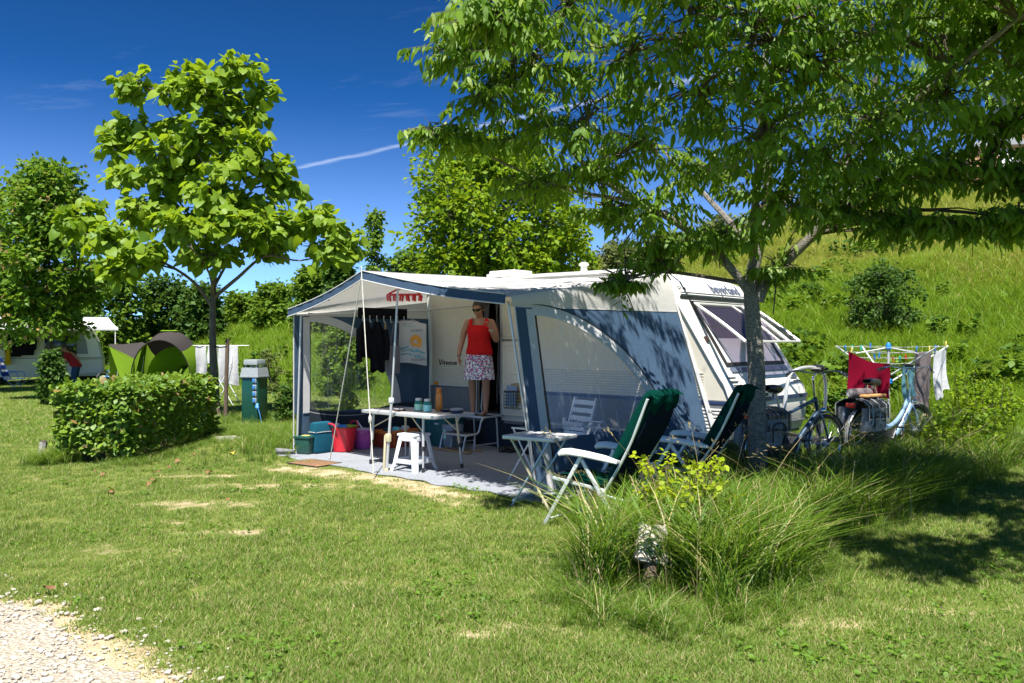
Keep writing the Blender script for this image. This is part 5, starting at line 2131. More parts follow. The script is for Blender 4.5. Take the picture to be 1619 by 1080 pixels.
def hung(name, lab, cat, a, b, z, w_, h_, mat_, th=0.05, sway=0.02, seed=0):
    t_ = camp(name, lab, cat, a, b, z)
    rg_ = random.Random(seed)
    ph = rg_.uniform(0, 6)
    mb = MB()

    def fn(u, v):
        an = u * 6.283
        ww = w_ * (0.35 + 0.65 * min(1, v * 3.2)) * (1 + 0.1 * math.sin(v * 5 + ph))
        return Vector((0.02 + th * math.sin(an) * (0.5 + 0.5 * min(1, v * 3)) + 0.012 * math.sin(an * 5 + v * 6 + ph), ww / 2 * math.cos(an), -h_ * v * (1 + 0.05 * math.sin(an * 2 + ph))))
    mb.grid(fn, 28, 12, cu=True)
    mb.build("cloth", mat_, t_)
    return t_


h1 = hung("jacket", "black jacket hanging from the left end of the hook rail", "jacket", 0.15, 1.05, 1.90, 0.26, 0.56, "black_cloth", seed=1)
MB().tube(spline([(0.06, -0.13, -0.12), (0.075, -0.15, -0.35), (0.06, -0.13, -0.6)], 4), [0.045] * 9, 8).build("sleeve", "black_cloth", h1)
h2 = hung("jacket", "long black coat hanging lowest beside the jacket on the hook rail", "coat", 0.16, 1.28, 1.90, 0.28, 0.74, "black_cloth", seed=2)
MB().tube(spline([(0.06, 0.11, -0.12), (0.085, 0.13, -0.35), (0.07, 0.12, -0.58)], 4), [0.045] * 9, 8).build("sleeve", "black_cloth", h2)
t_ = camp("carpet_beater", "brown wooden brush hanging by its handle from the hook rail", "brush", 0.19, 1.42, 1.88)
MB().tube([(0, 0, 0), (0, 0, -0.18)], [0.012, 0.016], 7).build("handle", "wood", t_)
MB().box((0, 0, -0.23), (0.03, 0.05, 0.12), bev=0.01).build("brush_head", "bark_dark", t_)
t_ = camp("shopping_bag", "plain grey bag with long handles hanging from the hook rail", "bag", 0.17, 1.60, 1.88)
MB().box((0, 0, -0.56), (0.05, 0.22, 0.44), bev=0.02).build("bag_body", "grey_cloth", t_)
for s_ in (-1, 1):
    MB().tube([(s_ * 0.02, -0.08, -0.35), (0, 0, 0.0), (s_ * 0.02, 0.08, -0.35)], 0.006, 5).build("handle", "grey_cloth", t_)
# printed white carrier bag
t_ = camp("printed_bag", "white carrier bag printed with an orange sun over blue hills on the hook rail", "bag", 0.17, 1.98, 1.88, rz=R(50))
mb = MB()


def bagp(u, v, o=0.0):
    x = (u - 0.5) * 0.42 * (1 + 0.05 * v)
    return Vector((x, -0.03 - o - 0.03 * math.sin(u * 3.14) * math.sin(v * 3.14) + 0.012 * math.sin(v * 9 + u * 4), 0.02 - 0.66 * v + 0.03 * math.sin(u * 3 + 1)))


mb.grid(bagp, 16, 16)
mb.grid(lambda u, v: Vector((bagp(1 - u, v).x, 0.03 + 0.03 * math.sin(u * 3.14) * math.sin(v * 3.14), bagp(1 - u, v).z)), 16, 16)
bg_ = mb.build("bag_body", "towel_white", t_)
M["print_orange"] = pm("print_orange", (0.78, 0.33, 0.03), 0.5)
M["print_teal"] = pm("print_teal", (0.10, 0.33, 0.42), 0.5)
M["print_navy"] = pm("print_navy", (0.02, 0.04, 0.12), 0.5)


def patch(name, pts, mat_, o=0.004):
    mb = MB()
    mb.add([bagp(x, y, o) for x, y in pts], [tuple(range(len(pts)))])
    return mb.build(name, mat_, t_, smooth=False)


c_ = (0.62, 0.40)
patch("sun_print", [(c_[0] + 0.22 * math.cos(a_ / 14 * math.pi), c_[1] + 0.10 - 0.19 * math.sin(a_ / 14 * math.pi)) for a_ in range(15)], "print_orange")
patch("sun_print", [(0.40, 0.515), (0.84, 0.515), (0.80, 0.56), (0.72, 0.60), (0.62, 0.57), (0.50, 0.60)], "print_orange")
for (x0, y0, x1, y1, th_) in ((0.05, 0.66, 0.35, 0.6, 0.03), (0.1, 0.72, 0.5, 0.64, 0.02), (0.4, 0.70, 0.75, 0.66, 0.03), (0.6, 0.64, 0.95, 0.70, 0.03), (0.3, 0.78, 0.8, 0.76, 0.025), (0.06, 0.80, 0.3, 0.77, 0.02), (0.55, 0.82, 0.93, 0.78, 0.02)):
    patch("hills_print", [(x0, y0), (x1, y1), (x1, y1 + th_), ((x0 + x1) / 2, (y0 + y1) / 2 + th_ * 1.7), (x0, y0 + th_)], "print_teal")
for (x0, y0, x1, y1) in ((0.12, 0.09, 0.5, 0.05), (0.15, 0.13, 0.6, 0.10)):
    patch("line_print", [(x0, y0), (x1, y1), (x1, y1 + 0.012), (x0, y0 + 0.012)], "print_teal")
fr_ = frame(bagp(0.42, 0.255, 0.012), (1, 0, 0.04), (0, 0, 1), (0, -1, 0))
text_mesh("lettering", "GONESSE", 0.042, 0.0006, "print_navy", t_, fr_)
fr_ = frame(bagp(0.46, 0.94, 0.012), (1, 0, 0.02), (0, 0, 1), (0, -1, 0))
text_mesh("lettering", "E.LECLERC", 0.048, 0.0006, "print_navy", t_, fr_)
MB().tube([(-0.1, 0, 0.02), (0, 0.02, 0.06), (0.1, 0, 0.02)], 0.008, 5).build("handle", "white_trim", t_)
# red peg hanger under the canopy
t_ = camp("laundry_hanger", "red plastic peg hanger hanging under the awning roof by the centre pole", "hanger", 2.08, 0.22, 2.19, rz=R(40))
mb = MB()
mb.bar((-0.2, 0, 0.0), (0.2, 0, 0.0), 0.07, 0.018, 0.006)
mb.bar((-0.2, 0.08, 0.0), (0.2, 0.08, 0.0), 0.018, 0.018, 0.005)
mb.bar((-0.2, -0.08, 0.0), (0.2, -0.08, 0.0), 0.018, 0.018, 0.005)
for x in (-0.2, -0.1, 0, 0.1, 0.2):
    mb.bar((x, -0.08, 0), (x, 0.08, 0), 0.018, 0.018, 0.005)
mb.tube(spline([(-0.2, 0, 0.01), (-0.1, 0, 0.06), (0, 0, 0.08), (0.1, 0, 0.06), (0.2, 0, 0.01)], 4), 0.012, 6)
mb.tube(spline([(0, 0, 0.08), (0, 0, 0.12), (0.02, 0, 0.15), (0.0, 0, 0.17)], 4), 0.008, 6)
mb.build("hanger_frame", "red_plastic", t_)
for q in range(12):
    x = -0.2 + 0.4 * (q % 6) / 5
    y = -0.08 if q < 6 else 0.08
    MB().box((x, y, -0.045), (0.026, 0.016, 0.075), rot("Y", 0.15 * ((q * 7) % 3 - 1)), 0.004).build("peg", "red_plastic", t_)

# folded white chair seen through the right window
t_ = camp("folded_chair", "white folding garden chair stored inside behind the clear right window", "chair", 3.62, 1.75, GZ, rz=R(-10))
for s_ in (-1, 1):
    MB().bar((s_ * 0.2, -0.12, 0.0), (s_ * 0.2, 0.16, 0.86), 0.035, 0.025, 0.006, up=(1, 0, 0)).build("rear_leg", "white_plastic", t_)
    MB().bar((s_ * 0.175, 0.16, 0.0), (s_ * 0.175, -0.06, 0.6), 0.035, 0.025, 0.006, up=(1, 0, 0)).build("front_leg", "white_plastic", t_)
for q in range(3):
    z = 0.6 + q * 0.1
    MB().bar((-0.19, -0.12 + 0.326 * z, z), (0.19, -0.12 + 0.326 * z, z), 0.02, 0.06, 0.006).build("back_slat", "white_plastic", t_)
for q in range(4):
    z = 0.36 + q * 0.06
    MB().bar((-0.19, -0.02 - q * 0.015, z), (0.19, -0.02 - q * 0.015, z), 0.02, 0.045, 0.006).build("seat_slat", "white_plastic", t_)
# low clothes airer cords behind the window
t_ = camp("clothes_airer", "low clothes airer with white cords behind the clear right window", "airer", 3.95, 1.0, GZ)
mb = MB()
for y in (-0.6, 0.6):
    mb.tube([(-0.25, y, 0.0), (0.18, y, 0.62)], 0.009, 6)
    mb.tube([(0.2, y, 0.0), (-0.18, y, 0.60)], 0.009, 6)
    mb.tube([(-0.2, y, 0.6), (0.2, y, 0.6)], 0.009, 6)
mb.build("airer_frame", "white_plastic", t_)
for q in range(5):
    x = -0.18 + q * 0.09
    MB().tube([(x, -0.6, 0.6), (x, 0, 0.59), (x, 0.6, 0.6)], 0.004, 4).build("cord", "white_trim", t_)

# ------------------------------------------------------------------ small folding side table and the two recliners outside
sx0 = Vector((0.27, 7.95, 0))
t_ = thing("side_table", "small square folding side table with blue and beige crossed legs beside the near recliner", "table", sx0, R(-32))
MB().box((0, 0, 0.685), (0.56, 0.46, 0.024), bev=0.006).build("tabletop", "side_top", t_)
mb = MB()
for (p_, q_) in (((-0.28, -0.23), (0.28, -0.23)), ((-0.28, 0.23), (0.28, 0.23)), ((-0.28, -0.23), (-0.28, 0.23)), ((0.28, -0.23), (0.28, 0.23))):
    mb.bar((*p_, 0.682), (*q_, 0.682), 0.012, 0.034, 0.004)
mb.build("edge_trim", "alu_paint", t_)
for s_ in (-1, 1):
    MB().bar((-0.2, s_ * 0.20, 0.665), (0.22, s_ * 0.20, 0.02), 0.026, 0.016, 0.004).build("leg", "beige_tube", t_)
    MB().bar((0.2, s_ * 0.175, 0.665), (-0.22, s_ * 0.175, 0.0), 0.026, 0.016, 0.004).build("leg", "blue_tube", t_)
mb = MB()
mb.bar((-0.2, -0.2, 0.655), (-0.2, 0.2, 0.655), 0.025, 0.03, 0.004)
mb.bar((0.155, -0.21, 0.10), (0.155, 0.21, 0.10), 0.02, 0.03, 0.004)
mb.build("cross_bar", "beige_tube", t_)
MB().bar((-0.185, -0.19, 0.07), (-0.185, 0.19, 0.07), 0.022, 0.04, 0.004).build("cross_bar", "blue_tube", t_)


def recliner(loc, rz, lab, lean=27):
    t_ = thing("recliner_chair", lab, "chair", loc, rz, "green recliners beside the awning")
    # local: x forward, y left
    sl = math.sin(R(lean))
    cl = math.cos(R(lean))
    base = Vector((-0.16, 0, 0.37))
    bx = Vector((-sl, 0, cl))      # up along the back
    bn = Vector((cl, 0, sl))       # towards the sitter
    Lb = 0.88

    def slab(mbx, w0, w1, s0, s1, d0, d1):
        def fn(u, v):
            an = u * 6.283
            w_ = (w0 + (w1 - w0) * v) / 2
            c_, s_ = math.cos(an), math.sin(an)
            q = abs(c_) ** 0.35 * (1 if c_ > 0 else -1)
            r = abs(s_) ** 0.8 * (1 if s_ > 0 else -1)
            e = 1 - max(0, (v - 0.93) / 0.07) ** 2 * 0.4
            return base + bx * (s0 + (s1 - s0) * v - 0.03 * (1 - abs(q)) * 0) + Vector((0, q * w_ * e, 0)) + bn * ((d0 + d1) / 2 + (d1 - d0) / 2 * r * e - 0.03 * math.sin(v * 3.14) + 0.02 * math.sin(v * 6.28))
        mbx.grid(fn, 20, 18, cu=True)
        k = len(mbx.v)
        ctr0 = fn(0, 0).lerp(fn(0.5, 0), 0.5)
        ctr1 = fn(0, 1).lerp(fn(0.5, 1), 0.5)
        mbx.v += [ctr0, ctr1]
        b_ = k - 20 * 19
        for i in range(20):
            j = (i + 1) % 20
            mbx.f.append((b_ + i * 19, k, b_ + j * 19))
            mbx.f.append((b_ + i * 19 + 18, b_ + j * 19 + 18, k + 1))
    mb = MB()
    slab(mb, 0.47, 0.45, 0.0, Lb, -0.028, 0.0)
    bk = mb.build("backrest", "chair_navy", t_)
    mb = MB()
    slab(mb, 0.475, 0.455, 0.02, Lb, 0.002, 0.05)
    mb.build("back_pad", "chair_green", bk)
    mb = MB()

    def hood(u, v):
        # a towel folded over the top of the back
        w_ = 0.50 + 0.03 * math.sin(v * 9)
        y = (u - 0.5) * w_
        path = [(-0.05, Lb - 0.10 - 0.05 * u), (-0.048, Lb - 0.04), (-0.03, Lb + 0.03), (0.02, Lb + 0.05), (0.065, Lb + 0.01), (0.075, Lb - 0.2), (0.07, Lb - 0.5 - 0.02 * math.sin(u * 8)), (0.066, Lb - 0.7)]
        f = v * (len(path) - 1)
        i = min(int(f), len(path) - 2)
        q = f - i
        d_ = path[i][0] + (path[i + 1][0] - path[i][0]) * q
        s_ = path[i][1] + (path[i + 1][1] - path[i][1]) * q
        e = abs(u - 0.5) * 2
        s_ -= 0.05 * max(0, e - 0.7) * (1 if v < 0.6 else 0)
        d_ += 0.01 * math.sin(u * 14 + v * 5)
        return base + bx * s_ + bn * d_ + Vector((0, y, 0))
    mb.grid(hood, 20, 40)
    # sides of the towel hanging over the edges
    for sg in (-1, 1):
        mb.grid(lambda u, v: hood(0.0 if sg < 0 else 1.0, 0.35 + 0.6 * v) - bn * (0.07 * u * (1 + 0.3 * math.sin(v * 11))) + Vector((0, sg * 0.012 * math.sin(u * 3), 0)), 4, 24)
    mb.build("towel_cover", "towel_green", t_, ang=60)
    # seat
    mb = MB()
    mb.grid(lambda u, v: Vector((-0.16 + 0.52 * u, 0.235 * math.copysign(abs(math.cos(v * 6.283)) ** 0.4, math.cos(v * 6.283)), 0.385 + 0.03 * math.sin(v * 6.283) + 0.05 * u - 0.03 * math.sin(u * 3.14) - 0.05 * max(0, u - 0.85))), 14, 20, cv=True)
    st_ = mb.build("seat", "chair_navy", t_)
    mb = MB()
    mb.grid(lambda u, v: Vector((-0.15 + 0.50 * u, -0.24 + 0.48 * v, 0.42 + 0.05 * u - 0.03 * math.sin(u * 3.14) - 0.09 * max(0, u - 0.85) * 2 + 0.006 * math.sin(v * 12 + u * 5))), 16, 12)
    mb.build("seat_towel", "towel_green", st_, thick=0.012)
    # frame
    for sg in (-1, 1):
        y = 0.255 * sg
        mb = MB()
        p0 = base + Vector((0, y, 0))
        mb.tube(spline([p0 - bx * 0.05, p0 + bx * 0.4 - bn * 0.03, p0 + bx * Lb * 0.98], 5), 0.0125, 7)
        mb.build("back_tube", "chair_frame", t_)
        mb = MB()
        for q in range(17):
            s_ = 0.04 + q * 0.048
            pb = p0 + bx * s_ - bn * (0.03 * math.sin(s_ / Lb * 3.14))
            mb.tube([pb, pb + Vector((0, -sg * 0.03, 0.012)), pb + Vector((0, -sg * 0.045, 0))], 0.004, 4)
        mb.build("lacing", "black_plastic", t_, kind="stuff")
        mb = MB()
        pts = [(-0.30, 0.615), (-0.18, 0.635), (0.0, 0.655), (0.16, 0.665), (0.24, 0.655), (0.27, 0.635)]
        mb.tube([(x, 0.30 * sg, z) for x, z in pts], [0.014, 0.022, 0.024, 0.026, 0.026, 0.016], 10, flat=1.35)
        mb.build("armrest", "white_plastic", t_)
        yl = 0.285 * sg
        MB().bar((0.06, yl, 0.63), (0.44, yl, 0.0), 0.018, 0.034, 0.005).build("front_leg", "chair_frame", t_)
        MB().bar((0.08, yl * 0.96, 0.63), (-0.36, yl * 0.96, 0.0), 0.018, 0.034, 0.005).build("rear_leg", "chair_frame", t_)
        mb = MB()
        mb.bar((-0.16, y, 0.36), (0.36, y, 0.42), 0.016, 0.028, 0.004)
        mb.build("seat_rail", "chair_frame", t_)
        MB().tube([(-0.30, 0.285 * sg, 0.615), p0 + bx * 0.28], 0.010, 6).build("arm_link", "chair_frame", t_)
        MB().lathe([(0.03, -0.02), (0.034, 0), (0.03, 0.02)], 10, (-0.13, 0.27 * sg, 0.34), rot("X", R(90))).build("pivot", "chair_frame", t_)
    mb = MB()
    mb.tube(spline([(-0.13, 0.27, 0.33), (-0.33, 0.26, 0.30), (-0.36, 0.2, 0.30), (-0.36, -0.2, 0.30), (-0.33, -0.26, 0.30), (-0.13, -0.27, 0.33)], 4), 0.0125, 7)
    mb.tube([(0.40, -0.285, 0.06), (0.40, 0.285, 0.06)], 0.011, 6)
    mb.tube([(-0.32, -0.27, 0.06), (-0.32, 0.27, 0.06)], 0.011, 6)
    mb.tube([(0.36, -0.255, 0.42), (0.36, 0.255, 0.42)], 0.0125, 7)
    mb.build("cross_tube", "chair_frame", t_)
    return t_


recliner((0.80, 7.12, 0), R(143), "green and navy recliner with towel covered back, nearer of the two outside the awning", 27)
recliner((1.72, 8.10, 0), R(150), "green and navy recliner behind the near one, beside the awning's blue side wall", 29)

# ------------------------------------------------------------------ people
def fuse(mb, name, mat_, parent, voxel=0.009, smooth=6):
    "one continuous skin over the overlapping shapes"
    me = mb.mesh(name, smooth=False)
    ob = bpy.data.objects.new(name, me)
    COL.objects.link(ob)
    md = ob.modifiers.new("r", "REMESH")
    md.mode = "VOXEL"
    md.voxel_size = voxel
    ms_ = ob.modifiers.new("s", "SMOOTH")
    ms_.factor = 0.5
    ms_.iterations = smooth
    dg = bpy.context.evaluated_depsgraph_get()
    m2 = bpy.data.meshes.new_from_object(ob.evaluated_get(dg))
    bpy.data.objects.remove(ob)
    m2.name = name
    m2.materials.clear()
    m2.polygons.foreach_set("use_smooth", [True] * len(m2.polygons))
    return link(name, m2, mat_, parent)


def hand(mb, wrist, dirv, palmn, side, curl=0.35, sc=1.0):
    "palm and five fingers; side=+1 puts the thumb towards palmn x dir"
    d_ = Vector(dirv).normalized()
    n_ = Vector(palmn)
    n_ = (n_ - d_ * n_.dot(d_)).normalized()
    s_ = d_.cross(n_) * side
    wrist = Vector(wrist)
    pc = wrist + d_ * 0.045 * sc
    Rm = Matrix((s_, d_, n_)).transposed()
    mb.ell(pc, (0.040 * sc, 0.052 * sc, 0.017 * sc), 12, 8, Rm)
    for i, (off, ln) in enumerate(((0.030, 0.068), (0.010, 0.078), (-0.011, 0.073), (-0.031, 0.058))):
        p0 = wrist + d_ * 0.082 * sc + s_ * off * sc
        p1 = p0 + (d_ * math.cos(curl) + n_ * math.sin(curl) + s_ * off * 2.0) * ln * 0.5 * sc
        p2 = p1 + (d_ * math.cos(curl * 2.2) + n_ * math.sin(curl * 2.2) + s_ * off) * ln * 0.5 * sc
        mb.tube([p0 - d_ * 0.02 * sc, p0, p1, p2], [0.0095 * sc, 0.0095 * sc, 0.0088 * sc, 0.0072 * sc], 8)
    t0 = wrist + d_ * 0.03 * sc + s_ * 0.03 * sc
    t1 = t0 + (d_ * 0.6 + s_ * 0.7 + n_ * 0.3).normalized() * 0.04 * sc
    t2 = t1 + (d_ * 0.9 + s_ * 0.25 + n_ * 0.35).normalized() * 0.034 * sc
    mb.tube([t0, t1, t2], [0.0125 * sc, 0.011 * sc, 0.008 * sc], 8)


def limb(mb, pts, rs):
    sp_ = spline(pts, 5)
    m = len(sp_)
    k = len(pts) - 1
    rr = []
    for i in range(m):
        f = i / 5
        j = min(int(f), k - 1)
        q = f - j
        rr.append(rs[j] + (rs[j + 1] - rs[j]) * q)
    mb.tube(sp_, rr, 12)
    mb.ell(sp_[0], (rs[0],) * 3, 10, 8)
    mb.ell(sp_[-1], (rs[-1],) * 3, 10, 8)


def head(mb, c, Rm, s=1.0):
    c = Vector(c)

    def q(x, y, z):
        return c + Rm @ Vector((x, y, z)) * s
    mb.ell(q(0, 0.012, 0.03), (0.074 * s, 0.094 * s, 0.095 * s), 18, 14, Rm)
    mb.ell(q(0, -0.018, -0.04), (0.058 * s, 0.068 * s, 0.078 * s), 16, 12, Rm)
    mb.ell(q(0, -0.055, -0.088), (0.028 * s, 0.026 * s, 0.026 * s), 12, 8, Rm)
    mb.tube([q(0, -0.083, 0.012), q(0, -0.104, -0.028), q(0, -0.088, -0.042)], [0.010 * s, 0.015 * s, 0.010 * s], 8)
    for sg in (-1, 1):
        mb.ell(q(0.014 * sg, -0.092, -0.038), (0.009 * s, 0.011 * s, 0.008 * s), 8, 6, Rm)
        mb.ell(q(0.030 * sg, -0.078, 0.022), (0.020 * s, 0.012 * s, 0.010 * s), 8, 6, Rm)
        mb.ell(q(0.040 * sg, -0.064, -0.03), (0.022 * s, 0.02 * s, 0.022 * s), 8, 6, Rm)
        mb.ell(q(0.076 * sg, 0.012, -0.012), (0.010 * s, 0.020 * s, 0.032 * s), 8, 6, Rm)
    mb.ell(q(0, -0.084, -0.062), (0.024 * s, 0.010 * s, 0.006 * s), 10, 6, Rm)
    mb.ell(q(0, -0.082, -0.072), (0.020 * s, 0.010 * s, 0.006 * s), 10, 6, Rm)
    return q


def ring_shell(mb, rings, n=36, fold=0.0, nf=9):
    "closed rings (centre, rx, ry) joined to a garment"
    k = len(mb.v)
    m = len(rings)
    for i, (c, rx, ry) in enumerate(rings):
        f = fold * (i / (m - 1))
        for j in range(n):
            an = 6.2832 * j / n
            q = 1 + f * math.sin(an * nf + 0.5 * i) + 0.4 * f * math.sin(an * (nf + 4) + 1)
            mb.v.append(Vector(c) + Vector((rx * q * math.cos(an), ry * q * math.sin(an), 0)))
    for i in range(m - 1):
        for j in range(n):
            j2 = (j + 1) % n
            mb.f.append((k + i * n + j, k + (i + 1) * n + j, k + (i + 1) * n + j2, k + i * n + j2))


wz = GZ + 0.02 + 0.467
wo_ = camp("person", "woman in red sleeveless top, flowered skirt and dark glasses stepping out of the caravan door", "person", 1.435, 2.20, wz, rz=R(34))
mb = MB()
hd = rot("X", R(20)) @ rot("Z", R(-18))
hd = rot("Z", R(-18)) @ rot("X", R(20))
hc = (-0.005, -0.055, 1.575)
limb(mb, [(0, 0.0, 0.95), (0, 0.005, 1.08), (0, -0.005, 1.22), (0, 0.01, 1.36)], [0.135, 0.125, 0.135, 0.10])
mb.ell((0, 0, 0.92), (0.175, 0.125, 0.13), 18, 12)
mb.ell((0, -0.01, 1.05), (0.15, 0.115, 0.12), 18, 12)
mb.ell((0, 0, 1.27), (0.165, 0.11, 0.14), 18, 12)
for sg in (-1, 1):
    mb.ell((0.072 * sg, -0.085, 1.235), (0.068, 0.062, 0.066), 14, 10)
    limb(mb, [(0.03 * sg, 0.01, 1.405), (0.165 * sg, 0.01, 1.375)], [0.05, 0.056])
limb(mb, [(0, 0.01, 1.38), (0, -0.012, 1.45), (0, -0.035, 1.53)], [0.062, 0.053, 0.052])
hq = head(mb, hc, hd)
# legs: her right foot further back, her left foot forward on the tread
limb(mb, [(-0.09, 0.0, 0.88), (-0.105, 0.0, 0.66), (-0.115, 0.02, 0.47), (-0.118, 0.075, 0.30), (-0.118, 0.085, 0.09)], [0.098, 0.082, 0.058, 0.056, 0.037])
limb(mb, [(0.09, 0.0, 0.88), (0.098, -0.02, 0.66), (0.098, -0.015, 0.47), (0.092, 0.025, 0.30), (0.088, 0.02, 0.09)], [0.098, 0.082, 0.058, 0.056, 0.037])
for (x, y, an) in ((-0.120, 0.08, R(8)), (0.088, 0.015, R(-12))):
    Rf = rot("Z", an)

    def fq(a_, b_, c__):
        return Vector((x, y, 0)) + Rf @ Vector((a_, b_, c__))
    mb.tube([fq(0, 0.05, 0.028), fq(0, 0.01, 0.042), fq(0, -0.07, 0.036), fq(0.004, -0.14, 0.022)], [0.03, 0.036, 0.036, 0.030], 12, flat=0.8)
    mb.ell(fq(0, 0.0, 0.06), (0.035, 0.042, 0.05), 10, 8)
    for i in range(5):
        mb.ell(fq(-0.034 + i * 0.0165 if an > 0 else 0.034 - i * 0.0165, -0.168 - (0.012 * (4 - abs(i - 3)) * 0.5), 0.012), (0.009 if i < 4 else 0.013, 0.02, 0.010), 8, 6)
# arms: hers right hangs a little forward, her left is bent with the hand raised
limb(mb, [(-0.178, 0.01, 1.375), (-0.235, 0.02, 1.24), (-0.268, 0.03, 1.11), (-0.293, -0.01, 0.99), (-0.30, -0.06, 0.875)], [0.055, 0.050, 0.042, 0.041, 0.026])
hand(mb, (-0.30, -0.065, 0.865), (0.10, -0.28, -1), (0.9, -0.2, 0.1), -1, 0.3)
limb(mb, [(0.178, 0.01, 1.375), (0.235, 0.0, 1.24), (0.255, -0.02, 1.115), (0.235, -0.13, 1.19), (0.205, -0.20, 1.275)], [0.055, 0.050, 0.043, 0.041, 0.027])
hand(mb, (0.203, -0.205, 1.285), (-0.25, -0.2, 1), (-0.7, -0.6, 0.0), -1, 0.75)
body = fuse(mb, "body", M["skin"], wo_)
# hair: short, dark
mb = MB()


def hairp(u, v):
    az = u * 6.2832
    el = -0.95 + v * (1.5708 + 0.95)
    fr = math.cos(az + math.pi / 2)
    front_ = max(0, fr)
    el = el if front_ < 0.35 else max(el, 0.50 * min(1, (front_ - 0.35) * 2.2) - 0.02)
    bump_ = 1 + 0.035 * mnoise.noise(Vector((math.cos(az) * 4, math.sin(az) * 4, el * 4)))
    p_ = Vector((0.085 * math.cos(el) * math.cos(az), 0.014 + 0.108 * math.cos(el) * math.sin(az), 0.034 + 0.108 * math.sin(el))) * bump_
    return Vector(hc) + hd @ p_


mb.grid(hairp, 40, 16, cu=True)
mb.build("hair", "hair", body, thick=0.012)
# dark glasses
mb = MB()
for sg in (-1, 1):
    mb.grid(lambda u, v: hq(0, 0, 0) + hd @ Vector((sg * (0.006 + 0.054 * u), -0.100 + 0.026 * u * u + 0.002 * math.sin(v * 3), 0.030 - 0.042 * v * (1 - 0.25 * u))), 8, 6)
    mb.bar(hq(0.060 * sg, -0.074, 0.018), hq(0.078 * sg, 0.02, 0.012), 0.006, 0.012)
mb.bar(hq(-0.01, -0.100, 0.026), hq(0.01, -0.100, 0.026), 0.008, 0.006)
mb.build("sunglasses", "lens_black", wo_, thick=0.003)
# sleeveless top
mb = MB()
rings = []
for (z, rx, ry, cy) in ((0.895, 0.192, 0.142, 0.0), (0.91, 0.200, 0.150, -0.002), (0.95, 0.198, 0.152, -0.005), (1.02, 0.180, 0.145, -0.01), (1.09, 0.170, 0.146, -0.015), (1.16, 0.172, 0.155, -0.025), (1.23, 0.178, 0.160, -0.028), (1.29, 0.178, 0.140, -0.012), (1.335, 0.172, 0.118, 0.004)):
    rings.append(((0, cy, z), rx, ry))
rings = rings[::-1]
ring_shell(mb, rings, 44, 0.022, 7)
k = len(mb.v)
for sg in (-1, 1):
    mb.grid(lambda u, v: Vector((sg * (0.088 + 0.055 * v + 0.012 * math.sin(u * 3.14)), -0.118 + 0.235 * u, 1.31 + 0.135 * math.sin(max(0.0, min(1, u)) * 3.14) ** 0.65 - 0.03 * v)), 14, 4)
tp = mb.build("top", "red_cotton", wo_, thick=0.004)
# flowered skirt
m, t, n, l = nodes_of("flower_print")
p = n["Principled BSDF"]
p.inputs["Roughness"].default_value = 0.8
tcn = n.new("ShaderNodeTexCoord")


def vor(scale, off):
    mp = n.new("ShaderNodeMapping")
    mp.inputs["Location"].default_value = (off, off, off)
    l.new(tcn.outputs["Object"], mp.inputs[0])
    nz = n.new("ShaderNodeTexNoise")
    nz.inputs["Scale"].default_value = 30
    l.new(mp.outputs[0], nz.inputs[0])
    ad = n.new("ShaderNodeVectorMath")
    ad.operation = "MULTIPLY_ADD"
    l.new(nz.outputs["Color"], ad.inputs[0])
    ad.inputs[1].default_value = (0.03, 0.03, 0.03)
    l.new(mp.outputs[0], ad.inputs[2])
    v = n.new("ShaderNodeTexVoronoi")
    v.inputs["Scale"].default_value = scale
    l.new(ad.outputs[0], v.inputs[0])
    return v


def lt(v, th):
    x = n.new("ShaderNodeMath")
    x.operation = "LESS_THAN"
    l.new(v.outputs["Distance"], x.inputs[0])
    x.inputs[1].default_value = th
    return x.outputs[0]


c = (0.74, 0.72, 0.72)
col = gmix(lt(vor(28, 0), 0.42), c, (0.50, 0.05, 0.20))
col = gmix(lt(vor(32, 3.1), 0.36), col, (0.12, 0.06, 0.24))
col = gmix(lt(vor(28, 7.7), 0.24), col, (0.10, 0.35, 0.38))
col = gmix(lt(vor(44, 5.7), 0.24), col, (0.03, 0.03, 0.09))
l.new(col, p.inputs["Base Color"])
mb = MB()
rings = []
for (z, rx, ry) in ((0.96, 0.178, 0.132), (0.90, 0.190, 0.142), (0.82, 0.203, 0.158), (0.72, 0.214, 0.168), (0.62, 0.226, 0.176), (0.545, 0.236, 0.184), (0.53, 0.238, 0.186)):
    rings.append(((-0.01, 0.005, z), rx, ry))
ring_shell(mb, rings, 64, 0.035, 6)
mb.build("skirt", m, wo_, thick=0.004)
mb = MB()
mb.lathe([(0.031, -0.007), (0.034, 0), (0.031, 0.007)], 14, (-0.30, -0.055, 0.885), rot("X", R(15)))
mb.build("bracelet", "steel_dark", wo_)
mb = MB()
mb.lathe([(0.032, -0.007), (0.035, 0), (0.032, 0.007)], 14, (0.208, -0.195, 1.262), rot("X", R(40)))
mb.build("wrist_watch", "alu", wo_)
mb = MB()
for (x, y) in ((-0.120, 0.08), (0.088, 0.015)):
    pass

